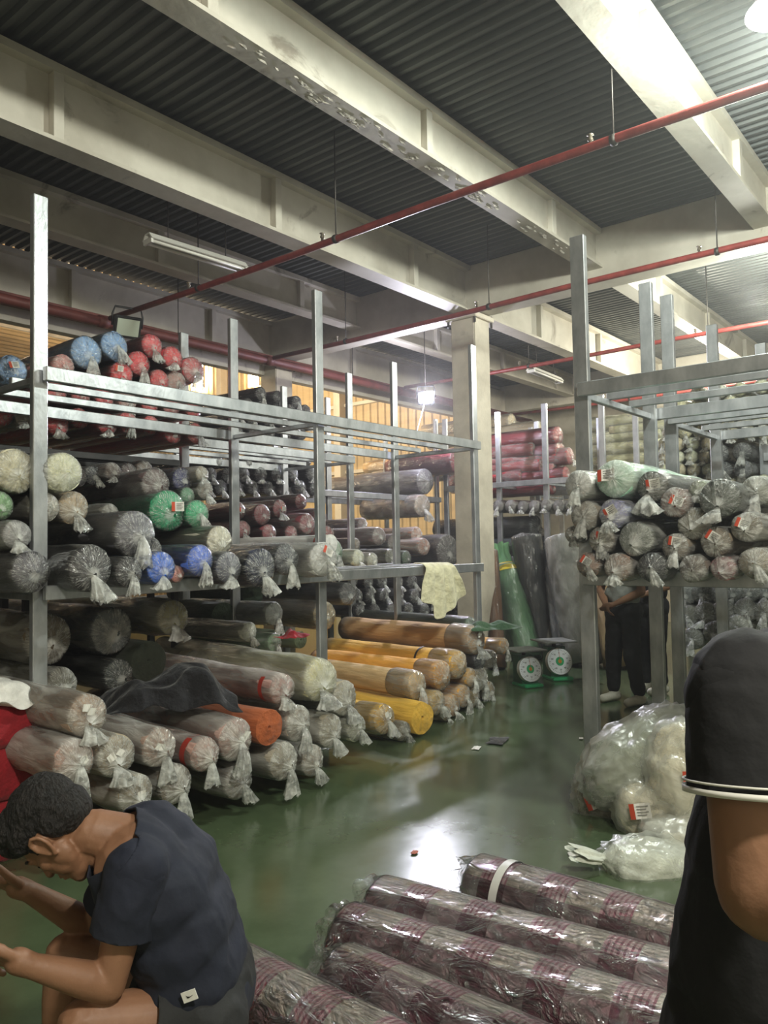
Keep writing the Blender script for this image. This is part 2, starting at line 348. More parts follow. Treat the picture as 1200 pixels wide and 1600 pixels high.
for (y, zb, mn), L in zip(names, lab):
    bo, yc, w = beam_x(y, zb, -4, 8.35, L, bool(mn), ST)
    beam_x(y, zb, 8.67, 15.3, L.replace('ceiling beam', 'ceiling beam past the cross girder, in line with the one') if False else 'far run of the ' + L, bool(mn), ST2)
    if abs(y-3.52) < 0.01 or abs(y-1.73) < 0.01:
        # curled flakes of paint on the underside of the flange
        rr = random.Random(int(y*10)); V, F = [], []
        for k in range(70 if y > 3 else 0):
            x = rr.uniform(3.0, 8.2); yy = yc + rr.uniform(-w/2+0.02, w/2-0.03); s = rr.uniform(0.015, 0.05); nn = len(V); q = rr.randint(5, 8)
            V.append((x, yy, zb-0.012))
            for i in range(q):
                a = 2*PI*i/q; rad = s*rr.uniform(0.5, 1.2); V.append((x+math.cos(a)*rad*2.0, yy+math.sin(a)*rad*0.6, zb-0.002-0.008*rr.random()))
            for i in range(q): F.append((nn, nn+1+(i+1) % q, nn+1+i))
        if V: tag(put('paint_flakes', mesh('paint_flakes', V, F, M['flake']), bo), kind='stuff')
def girder(x, label, y0=-4, y1=9.15, w=0.32):
    o = box('cross_girder', (x, y0, 4.52), (x+w, y1, ZD+0.02), M['white_paint'], None, 0.012)
    return tag(o, label, None, 'cross girders', 'structure')
girder(8.35, 'deep white cross girder carried by the front column')
girder(15.3, 'distant white cross girder over the cream rolls')
def column(x, y, label, w=0.36):
    e = empty('concrete_column', (x+w/2, y+w/2, 0), None, label, 'column', 'concrete columns', 'structure')
    bm = bmesh.new(); bmesh.ops.create_cube(bm, size=1.0); bmesh.ops.scale(bm, vec=(w, w, 4.52), verts=bm.verts); bmesh.ops.translate(bm, vec=(0, 0, 2.26), verts=bm.verts)
    bmesh.ops.bevel(bm, geom=[e_ for e_ in bm.edges if abs(e_.verts[0].co.z-e_.verts[1].co.z) > 1], offset=0.012, segments=2, affect='EDGES')
    bm_obj('shaft', bm, M['concrete'], e)
    box('base_plate', (-w/2-0.05, -w/2-0.05, 4.44), (w/2+0.05, w/2+0.05, 4.505), M['concrete'], e, 0.01)
    for sx_ in (-1, 1):
        for sy_ in (-1, 1): tube('bolt', [(sx_*(w/2+0.02), sy_*(w/2+0.02), 4.37), (sx_*(w/2+0.02), sy_*(w/2+0.02), 4.52)], 0.016, M['rod'], e, 8)
    return e
column(8.33, 5.23, 'pale square concrete column behind the end of the empty-topped rack')
column(8.33, 8.88, 'shaded column at the open edge of the hall, under the red girt')
column(15.3, 5.2, 'distant column at the far cross girder')

# red pipes hung on rods, with small sprinklers
def pipe(x, y0, y1, z, label, rods=(), r=0.030):
    e = empty('sprinkler_pipe', (x, (y0+y1)/2, z), None, label, 'pipe', 'red sprinkler pipes')
    L = (y1-y0)/2; pts = [(0, -L+2*L*i/8, 0.012*math.sin(i*1.7)) for i in range(9)]
    tube('pipe_run', pts, r, M['red_pipe'], e, 12)
    for yy in rods:
        d = yy-(y0+y1)/2
        tube('hanger_rod', [(0, d, r*0.8), (0, d, ZD+0.03-z)], 0.006, M['rod'], e, 6)
        tube('hanger_clamp', [(0, d-0.018, 0), (0, d+0.018, 0)], r*1.25, M['rod'], e, 12)
        tube('sprinkler_head', [(0, d+0.16, 0.02), (0, d+0.16, 0.05), (0, d+0.16, 0.055), (0, d+0.16, 0.085), (0, d+0.16, 0.09)], [0.012, 0.012, 0.022, 0.012, 0.026], M['brass'], e, 8)
    return e
pipe(4.864, -4.0, 7.9, 4.19, 'red sprinkler pipe running over the empty top of the long rack', (-0.9, 1.95, 4.42, 6.3))
pipe(7.42, -4.0, 7.95, 4.20, 'red sprinkler pipe passing in front of the column head', (-0.4, 2.03, 4.46, 6.6))
pipe(10.42, -4.0, 7.95, 4.23, 'red sprinkler pipe behind the cross girder, beside the small tube light', (0.5, 3.0, 5.6))
pipe(14.1, -3.0, 8.0, 4.22, 'farthest red sprinkler pipe over the cream rolls', (2.5, 5.5))
e = empty('main_pipe', (5, 8.05, 4.19), None, 'thick dark red main pipe along the open edge of the hall', 'pipe')
tube('pipe_run', [(-8, 0, 0), (0, 0, 0), (10, 0, 0)], 0.055, M['red_steel'], e, 14)
for x in (-0.136, 2.42, 5.42, 9.1): tube('pipe_collar', [(x-0.06, 0, 0), (x+0.06, 0, 0)], 0.068, M['red_steel'], e, 14)
for x in (-2.5, 0.9, 4.2): tube('hanger_rod', [(x, 0, 0.05), (x, 0, ZD+0.03-4.19)], 0.006, M['rod'], e, 6)

# tube lights hung under the deck
def tube_light(p, q, label):
    p, q = Vector(p), Vector(q); c = (p+q)/2; L = (q-p).length/2; e = empty('tube_light', c, (0, 0, math.atan2(q.y-p.y, q.x-p.x)), label, 'light', 'unlit tube lights')
    V = []; pr = [(-0.085, -0.03), (-0.035, 0.03), (0.035, 0.03), (0.085, -0.03), (0.07, -0.034), (0.03, 0.018), (-0.03, 0.018), (-0.07, -0.034)]
    V = [(-L, a, b_) for a, b_ in pr] + [(L, a, b_) for a, b_ in pr]; n = 8
    put('reflector', mesh('reflector', V, [(i, (i+1) % n, n+(i+1) % n, n+i) for i in range(n)] + [tuple(range(n-1, -1, -1)), tuple(range(n, 2*n))], M['white_plastic']), e)
    for s in (-1, 1):
        tube('fluorescent_tube', [(-L+0.03, s*0.045, -0.045), (L-0.03, s*0.045, -0.045)], 0.016, M['white_plastic'], e, 10)
        box('tube_holder', (s*(L-0.012)-0.012, -0.07, -0.07), (s*(L-0.012)+0.012, 0.07, -0.02), M['white_plastic'], e)
        tube('hanging_wire', [(s*L*0.6, 0, 0.03), (s*L*0.6, 0, ZD+0.02-c.z)], 0.005, M['rod'], e, 5)
    return e
tube_light((4.10, 6.05, 4.42), (5.18, 5.98, 4.42), 'unlit twin tube light hanging under the deck above the top rails')
tube_light((10.85, 5.8, 4.3), (11.95, 5.86, 4.3), 'small unlit tube light seen just right of the column')

# lean-to beyond the hall
lt = corrugated('ceiling', (2, 9.3, 7.20), (1, 0, 0), (0, 1, -0.02), (0, 0, -1), 12.2, 14, 0.32, 0.05, M['roof_sheet'], None, 2.0); tag(lt, 'sunlit corrugated roof of the lean-to beyond the hall', kind='structure')
for y, z in ((10.6, 7.02), (13.0, 6.97), (15.6, 6.92), (18.2, 6.87)):
    tag(box('roof_purlin', (2, y, z), (14, y+0.10, z+0.16), M['white_paint']), 'pale purlin under the lean-to roof', None, 'lean-to purlins', 'structure')
for x in (6.9, 10.4):
    tag(box('roof_rafter', (x, 9.3, 6.62), (x+0.16, 23, 6.84), M['white_paint']), 'pale rafter under the lean-to roof', None, 'lean-to rafters', 'structure')
tag(box('edge_girt', (-4, 8.72, 4.36), (15.3, 8.80, 4.50), M['red_steel']), 'dark red steel girt along the edge of the hall', kind='structure')
gt = empty('rain_gutter', (5, 9.22, 4.40), None, 'pale metal gutter under the red girt', 'gutter', kind='structure')
V = []; pr = [(-0.1, 0.1), (-0.08, 0.1), (-0.06, -0.08), (0.06, -0.08), (0.08, 0.1), (0.1, 0.1), (0.075, -0.1), (-0.075, -0.1)]
V = [(-9, a, b_) for a, b_ in pr] + [(10, a, b_) for a, b_ in pr]
put('channel', mesh('channel', V, [(i, (i+1) % 8, 8+(i+1) % 8, 8+i) for i in range(8)], M['white_paint']), gt)
wf = corrugated('wall_far', (13.9, 8.9, 0), (0, 0, 1), (0, 1, 0), (-1, 0, 0), 7.3, 14, 0.22, 0.03, M['corrugated'], None, 3.0); tag(wf, 'beige corrugated wall of the lean-to', kind='structure')
for z in (1.5, 3.3, 4.9): tag(box('wall_girt', (13.78, 8.9, z), (13.86, 22.9, z+0.08), M['white_paint']), 'horizontal steel girt on the beige corrugated wall', None, 'wall girts', 'structure')
for y in (12.35, 16.7): tag(box('wall_post', (13.62, y, 0), (13.84, y+0.2, 7.1), M['white_paint']), 'steel post on the beige corrugated wall', None, 'wall posts', 'structure')
for i, (y0, y1, z0, z1) in enumerate(((15.25, 15.65, 6.20, 6.62), (17.55, 18.1, 6.10, 6.78))):
    wn = empty('window_%d' % (i+1), (13.7, (y0+y1)/2, (z0+z1)/2), None, 'narrow glowing window high in the lean-to wall' if i == 0 else 'glowing window partly behind the red rolls', None, None, 'structure')
    hy, hz = (y1-y0)/2, (z1-z0)/2
    box('pane', (0.0, -hy, -hz-0.35*(i == 0)), (0.02, hy, hz+0.0), M['window_lit'], wn)
    for s in (-1, 1): box('window_frame', (-0.02, s*(hy+0.02)-0.02, -hz-0.37*(i == 0)), (0.03, s*(hy+0.02)+0.02, hz), M['white_paint'], wn)
for nm, a, b_, lb in (('wall_left', (-4.2, -4, 0), (-4.0, 9, 5.1), 'plain wall at the left end of the hall'), ('wall_right', (23.8, -4, 0), (24, 23, 5.1), 'plain pale wall at the far end of the hall'), ('wall_near', (-4, -4.4, 0), (24, -4.2, 5.1), 'plain wall behind the camera'), ('wall_back', (2, 22.9, 0), (14, 23.1, 7.3), 'end wall of the lean-to')):
    tag(box(nm, a, b_, M['concrete']), lb, kind='structure')
tag(box('wall_partition', (17.0, 2.0, 0), (17.1, 9.2, 5.0), M['concrete']), 'pale partition behind the far stacks of rolls', kind='structure')
tag(box('wall_partition', (14.0, 8.85, 0), (17.0, 8.95, 5.0), M['concrete']), 'pale partition beside the lean-to wall', kind='structure')

# lamps
e = empty('high_bay_lamp', (4.90, 0.93, 4.62), None, 'bright high bay lamp glowing in the upper right corner', 'light')
V, F = tube_vf([(0, 0, 0.22), (0, 0, 0.12), (0, 0, 0.10), (0, 0, 0.0)], [0.06, 0.08, 0.12, 0.2], 24, False); put('lamp_housing', mesh('lamp_housing', V, F, M['white_plastic'], True), e)
bm = bmesh.new(); bmesh.ops.create_circle(bm, cap_ends=True, segments=24, radius=0.18); bm_obj('lens', bm, M['lamp_cyan'], e, (0, 0, 0.02))
tube('hanging_wire', [(0, 0, 0.2), (0, 0, 0.5)], 0.006, M['rod'], e, 6)
def flood(loc, aim, label, lens, s=1.0, stalk=None):
    e = empty('flood_lamp', loc, None, label, 'light'); d = (Vector(aim)-Vector(loc)).normalized(); e.rotation_euler = d.to_track_quat('-Z', 'Y').to_euler()
    bm = bmesh.new(); bmesh.ops.create_cube(bm, size=1.0); bmesh.ops.scale(bm, vec=(0.30*s, 0.24*s, 0.05*s), verts=bm.verts)
    bmesh.ops.bevel(bm, geom=bm.edges[:], offset=0.012*s, segments=2, affect='EDGES'); bm_obj('lamp_housing', bm, M['black_plastic'], e, (0, 0, 0.03*s))
    box('lens', (-0.12*s, -0.09*s, -0.004), (0.12*s, 0.09*s, 0.004), lens, e)
    for k in range(6): box('cooling_fin', (-0.12*s+k*0.046*s, -0.1*s, 0.055*s), (-0.11*s+k*0.046*s, 0.1*s, 0.085*s), M['black_plastic'], e)
    tube('mounting_bracket', [(-0.16*s, 0, 0.03*s), (-0.165*s, 0.12*s, 0.06*s), (-0.14*s, 0.2*s, 0.08*s), (0.14*s, 0.2*s, 0.08*s), (0.165*s, 0.12*s, 0.06*s), (0.16*s, 0, 0.03*s)], 0.012*s, M['black_plastic'], e, 6)
    return e
flood((9.558, 6.900, 3.800), (5.783, 5.000, 2.591), 'dazzling lit flood lamp hanging left of the column', M['lamp_white'], 0.85)
flood((4.800, 7.446, 3.993), (4.0, 4.4, 2.6), 'unlit black flood lamp at the end of the red pipe', M['glass_off'], 1.0)
tube('hanging_wire', [(9.60, 6.93, 3.92), (9.60, 6.93, ZD+0.05)], 0.006, M['rod']); tag(C.objects[-1], 'thin wire carrying the lit flood lamp', 'wire')
tube('power_cable', [(9.560, 6.900, 3.859), (9.540, 6.900, 3.738), (9.434, 6.900, 3.510), (9.329, 6.900, 3.286), (9.288, 6.900, 3.013)], 0.008, M['white_plastic']); tag(bpy.context.scene.objects[-1] if False else C.objects[-1], 'white cable hanging from the lit flood lamp', 'cable')

# ================================================================ RACKS
PW, PD = 0.085, 0.045
def rack(name_label, x0, x1, y0, y1, posts, levels, longax='x', top=3.6, rails=4, mat_='galv', pw=(PW, PD), rh=0.082, group=None, topz=None, skip_front_at=()):
    """posts: positions along the long axis; levels: z of the upper face of the rails; the other axis runs from front to back"""
    mm = M[mat_]; e = empty('storage_rack', ((x0+x1)/2, (y0+y1)/2, 0), None, name_label, 'rack', group)
    ox, oy = (x0+x1)/2, (y0+y1)/2
    def bx(n, a, b_):
        return box(n, (a[0]-ox, a[1]-oy, a[2]), (b_[0]-ox, b_[1]-oy, b_[2]), mm, e, 0.004)
    for p in posts:
        for f in (0, 1):
            if longax == 'x': a = (p, (y0 if f == 0 else y1)); w = pw
            else: a = ((x0 if f == 0 else x1), p); w = (pw[1], pw[0])
            bx('post', (a[0]-w[0]/2, a[1]-w[1]/2, 0.006), (a[0]+w[0]/2, a[1]+w[1]/2, top + random.uniform(-0.02, 0.02)))
            bx('foot_plate', (a[0]-w[0]/2-0.03, a[1]-w[1]/2-0.03, 0), (a[0]+w[0]/2+0.03, a[1]+w[1]/2+0.03, 0.006))
    for z in levels:
        for i in range(rails):
            f = i/(rails-1); inner = 0 < i < rails-1; h = rh*0.55 if inner else rh; t = 0.04 if inner else 0.042
            if longax == 'x':
                y = y0+(y1-y0)*f; y = y-0.02 if i == 0 else (y+0.02 if i == rails-1 else y)
                yo = y-0.045 if i == 0 else (y+0.045 if i == rails-1 else y)
                bx('rail', (posts[0], yo-t/2, z-h), (posts[-1], yo+t/2, z))
            else:
                x = x0+(x1-x0)*f; xo = x-0.065 if i == 0 else (x+0.065 if i == rails-1 else x)
                bx('rail', (xo-t/2, posts[0], z-h), (xo+t/2, posts[-1], z))
        for p in posts:
            if longax == 'x': bx('cross_rail', (p-0.02, y0+0.025, z-rh-0.001), (p+0.02, y1-0.025, z-0.047))
            else: bx('cross_rail', (x0+0.025, p-0.02, z-rh-0.001), (x1-0.025, p+0.02, z-0.047))
    return e
ZT, ZM = 2.60, 1.37
rack('long front galvanized rack, top rails bare, blue and black rolls on its middle shelf', 2.18, 6.72, 4.27, 5.3, [2.18, 4.46, 6.74], [ZT, ZM], group='galvanized racks')
rack('galvanized rack standing just behind the long front rack', 2.2, 6.74, 5.98, 7.07, [2.15, 4.44, 6.76], [ZT, ZM], group='galvanized racks')
rack('galvanized rack under the lit flood lamp carrying one long grey roll', 2.8, 10.37, 7.25, 8.3, [2.8, 5.3, 7.75, 10.3], [2.33, 1.0], top=3.6, group='galvanized racks')
rack('galvanized rack behind the column with dark red rolls on its upper shelf', 10.35, 11.6, 4.4, 7.1, [4.45, 5.33, 6.12, 7.1], [2.50, 1.37], 'y', group='galvanized racks')
rack('galvanized rack holding the wall of long cream rolls', 12.1, 13.2, 2.6, 6.6, [2.7, 3.9, 5.25, 6.5], [2.45, 1.37], 'y', group='galvanized racks')
rack('galvanized rack on the right with bare top rails over a heap of wrapped rolls', 4.82, 6.04, -2.6, 2.2, [-2.6, -0.2, 2.2], [ZT, ZM], 'y', pw=(0.10, 0.05), rh=0.09, group='galvanized racks')
rack('galvanized rack standing right behind the heap of wrapped rolls', 6.49, 7.73, -2.6, 2.19, [-2.6, -0.2, 2.19], [ZT, ZM], 'y', pw=(0.10, 0.05), rh=0.09, group='galvanized racks')
rack('third galvanized rack on the right, with pale tied roll ends on it', 8.75, 10.0, -2.6, 2.0, [-2.6, 0.2, 2.0], [2.45, 1.3], 'y', pw=(0.10, 0.05), rh=0.09, group='galvanized racks')
rack('dark steel rack frame under the heap of red and blue rolls', 1.4, 3.95, 5.46, 5.80, [1.45, 2.7, 3.95], [2.30], mat_='dark_steel', top=2.30, rails=5, rh=0.05, pw=(0.05, 0.05))

# ================================================================ ROLLS
def hn(a, b_, s): return noise.noise(Vector((a, b_, s)))
def wrap_profile(seed, seg=64, L=10.0, knot=(0, -0.25), pleat=22, loose=0.05, dome=0.22):
    """film sleeve around a roll of radius 1 lying along -Z, gathered to a knot at the front"""
    rnd = random.Random(seed)
    amp = [rnd.uniform(0.3, 1) for _ in range(7)]; ph = [rnd.uniform(0, 2*PI) for _ in range(7)]; fq = [rnd.randint(int(pleat*0.5), int(pleat*1.5)) for _ in range(7)]
    V, F = [], []
    rows = [(-L, 0.3, 0), (-L-0.03, 0.8, 0), (-L+0.05, 1.03, 0)] + [(-L+L*k/9, 1.03+loose*0.5, 0) for k in range(1, 9)] + [(-0.15, 1.035, 0.1), (-0.02, 1.03, 0.3), (0.05, 0.97, 0.6), (dome*0.5, 0.82, 0.9), (dome*0.8, 0.6, 1.0), (dome, 0.38, 1.0), (dome*1.2, 0.2, 0.9), (dome*1.5, 0.085, 0.3)]
    for (z, r, pl) in rows:
        t = max(0.0, min(1.0, (1.0-r)/0.9)) if z > -0.1 else 0
        for k in range(seg):
            a = 2*PI*k/seg
            p = sum(am*math.sin(f*a+q) for am, f, q in zip(amp, fq, ph))/3.2
            rr = r*(1+0.03*pl*p) + loose*hn(math.cos(a)*1.3, math.sin(a)*1.3, z*0.7+seed*3.1)
            zz_ = z + 0.055*pl*p*(0.4+0.6*r) + (loose*0.6*hn(math.cos(a)*2+5, math.sin(a)*2, seed) if pl > 0.5 else 0)
            V.append((math.cos(a)*rr + knot[0]*t, math.sin(a)*rr + knot[1]*t, zz_))
    n = len(rows)
    for i in range(n-1):
        for k in range(seg):
            k2 = (k+1) % seg; F.append((i*seg+k, i*seg+k2, (i+1)*seg+k2, (i+1)*seg+k))
    return V, F
def tail_profile(seed, length=1.0, flare=0.45, out=0.25, sway=0.0, knot=(0, -0.25, 0.33)):
    rnd = random.Random(seed*5+1); seg = 30; V, F = [], []; n = 9
    fq = [rnd.randint(5, 11) for _ in range(3)]; ph = [rnd.uniform(0, 6.3) for _ in range(3)]
    for i in range(n):
        t = i/(n-1)
        cx = knot[0]+sway*t; cy = knot[1]-length*(t**1.15); cz = knot[2]+out*math.sin(min(1, t*1.6)*PI*0.5)-0.02
        w = 0.07+flare*(t**0.75); d = 0.07+0.16*(t**0.8)
        for k in range(seg):
            a = 2*PI*k/seg; p = sum(math.sin(f*a+q) for f, q in zip(fq, ph))/3
            rr = 1+0.28*t*p
            ey = (0.22*p + 0.10*math.sin(a*2+ph[0]))*max(0, t-0.7)/0.3*length*0.6
            V.append((cx+math.cos(a)*w*rr, cy+ey + (0.0 if i else 0.05), cz+math.sin(a)*d*rr*(1+0.5*p*t)))
    for i in range(n-1):
        for k in range(seg):
            k2 = (k+1) % seg; F.append((i*seg+k, i*seg+k2, (i+1)*seg+k2, (i+1)*seg+k))
    # binding band round the neck
    return V, F
def core_profile(seed, L=10.0, seg=40, hollow=False, lump=0.03):
    V, F = [], []
    rows = [(-L, 0.0), (-L, 0.5), (-L, 0.97)] + [(-L+L*k/10, 1.0) for k in range(1, 10)] + [(-0.02, 1.0), (0, 0.975)]
    rr = 0.95
    while rr > 0.12:
        rows += [(-0.03, rr), (0.0, rr-0.04)] ; rr -= 0.11
    rows += [(-0.5 if hollow else -0.12, 0.11), (-0.6 if hollow else -0.14, 0.0)]
    for (z, r) in rows:
        for k in range(seg):
            a = 2*PI*k/seg; q = 1 + lump*hn(math.cos(a)*1.1, math.sin(a)*1.1, z*0.45+seed) + 0.5*lump*hn(math.cos(a)*3, math.sin(a)*3, z*1.2+seed*2)
            sp = 0.05*(k/seg) if r < 0.96 and z > -1 else 0
            V.append((math.cos(a)*max(0, r-sp)*q, math.sin(a)*max(0, r-sp)*q, z + 0.02*hn(a, r*3, seed)))
    n = len(rows)
    for i in range(n-1):
        for k in range(seg):
            k2 = (k+1) % seg; F.append((i*seg+k, i*seg+k2, (i+1)*seg+k2, (i+1)*seg+k))
    return V, F
WR = {}; TL = {}; CR = {}
for s in range(6):
    kx, ky = [(0, -0.3), (0.12, -0.1), (-0.15, -0.35), (0.05, 0.0), (-0.05, -0.45), (0.2, -0.25)][s]
    for nm, mt_, lo in (('film', 'film', 0.05), ('milky', 'film_milky', 0.09), ('cloudy', 'film_cloudy', 0.10)):
        V, F = wrap_profile(s+1, knot=(kx, ky), loose=lo, pleat=[20, 26, 16, 30, 22, 18][s]); WR[nm, s] = mesh('plastic_wrap', V, F, M[mt_], True)
    V, F = wrap_profile(s+1, L=1.6, knot=(kx, ky), loose=0.09, pleat=[20, 26, 16, 30, 22, 18][s]); WR['short', s] = mesh('plastic_wrap', V, F, M['film_milky'], True)
    V, F = tail_profile(s+1, [0.9, 1.2, 0.7, 1.0, 0.6, 1.3][s], [0.42, 0.35, 0.5, 0.3, 0.45, 0.38][s], [0.2, 0.3, 0.35, 0.15, 0.3, 0.1][s], [0.3, -0.2, 0.1, 0.4, -0.35, 0.0][s], (kx, ky, 0.33))
    TL[s] = mesh('tied_tail', V, F, M['film_tail'], True)
for s in range(4):
    V, F = core_profile(s*3.7+1, lump=0.03+0.02*s); CR[s] = mesh('fabric', V, F, M['cloth'], True)
V, F = core_profile(9, hollow=True, lump=0.10); CR['open'] = mesh('fabric', V, F, M['cloth'], True)
V, F = core_profile(5, lump=0.02); CR['plaid'] = mesh('fabric', V, F, M['plaid'], True)
V, F = tube_vf([(0, 0, 0.0), (0, 0, 0.12)], 0.10, 12); BAND = mesh('tie_band', V, F, M['tape_white'], True)
# paper tag: sheet, orange strip, printed lines
def label_mesh():
    V, F, fm = [], [], []
    def q(x0, y0, x1, y1, z, mi):
        n = len(V); V.extend([(x0, y0, z), (x1, y0, z), (x1, y1, z), (x0, y1, z)]); F.append((n, n+1, n+2, n+3)); fm.append(mi)
    for i in range(4):
        n = len(V); x0, x1 = -0.5+i*0.25, -0.25+i*0.25; zz0, zz1 = 0.06*math.sin(i*1.9), 0.06*math.sin((i+1)*1.9)
        V.extend([(x0, -0.35, zz0), (x1, -0.35, zz1), (x1, 0.35, zz1), (x0, 0.35, zz0)]); F.append((n, n+1, n+2, n+3)); fm.append(1 if i == 0 else 0)
    for k in range(4): q(-0.15, 0.2-k*0.13, 0.4-0.1*(k % 2), 0.24-k*0.13, 0.075, 2)
    return mesh('paper_tag', V, F, [M['paper'], M['paper_band'], M['print']], False, fm)
LBL = label_mesh()
def plain_label():
    V = [(-0.4+0.27*i, y, 0.07*math.sin(i*2.1+y*3)) for i in range(4) for y in (-0.35, 0.35)]
    return mesh('paper_tag', V, [(0, 2, 3, 1), (2, 4, 5, 3), (4, 6, 7, 5)], M['paper'])
LBP = plain_label()
RB = random.Random(3)
def roll(axis, p, r, L, col, style, label, group, yaw=0.0, pitch=0.0, tagged=False, band=None, name='fabric_roll', roll_a=None):
    """p = centre of the front face; axis '-y': front faces -Y, '-x': front faces -X"""
    e = empty(name, p, None, label, 'roll', group)
    # local frame: +Z = front direction, +Y = up
    f = {'-y': Vector((0, -1, 0)), '-x': Vector((-1, 0, 0))}[axis]
    R_ = Matrix.Rotation(yaw, 3, 'Z'); f = R_ @ f; side = Vector((0, 0, 1)).cross(f).normalized()
    f = (Matrix.Rotation(pitch, 3, side) @ f).normalized(); up = f.cross(side).normalized()
    mt = Matrix((side, up, f)).transposed(); e.rotation_euler = mt.to_euler()
    s = RB.randrange(6); lz = L/(10.0*r)
    flp = 1
    if style == 'open': c = put('fabric', CR['open'], e, (0, 0, 0), None, (r, r, r*lz), lin(col))
    elif style == 'plaid': c = put('fabric', CR['plaid'], e, (0, 0, 0), (0, 0, roll_a or 0), (r, r, r*lz), lin(col))
    else: c = put('fabric', CR[RB.randrange(4)], e, (0, 0, 0), (0, 0, RB.uniform(0, 6)), (r, r, r*lz), lin(col))
    if style in ('film', 'milky', 'tied', 'mtied', 'short', 'stied'):
        k = 'short' if style in ('short', 'stied') else 'cloudy' if ('piled on the floor' in group or 'heap of wrapped' in group) and 'navy' not in label and style in ('milky', 'mtied') else ('milky' if style in ('milky', 'mtied') else 'film')
        put('plastic_wrap', WR[k, s], e, (0, 0, 0), None, (r, r, r*max(lz, 0.6)))
        if style in ('tied', 'mtied', 'stied'):
            k2 = 1.75 if 'big clear tail' in label else 1.2
            put('tied_tail', TL[s], e, (0, 0, -0.33*r*(k2-1)), None, (r*k2, r*k2, r*k2))
    if tagged:
        for q in range(2 if tagged == 2 else 1):
            put('paper_tag', LBP if tagged == 2 else LBL, e, (RB.uniform(-0.5, 0.5)*r, RB.uniform(0.0, 0.5)*r, 0.37*r), (RB.uniform(-0.3, 0.1), RB.uniform(-0.15, 0.15), RB.uniform(-0.6, 0.6)), (r*(0.5 if tagged == 2 else (0.95 if 'heap of wrapped' in group else 0.68)),)*3)
    if band:
        V, F = tube_vf([(0, 0, -band[1]), (0, 0, -band[1]-band[2])], r*1.06, 40, False)
        put('wrapping_band', mesh('wrapping_band', V, F, M[band[0]], True), e)
    return e
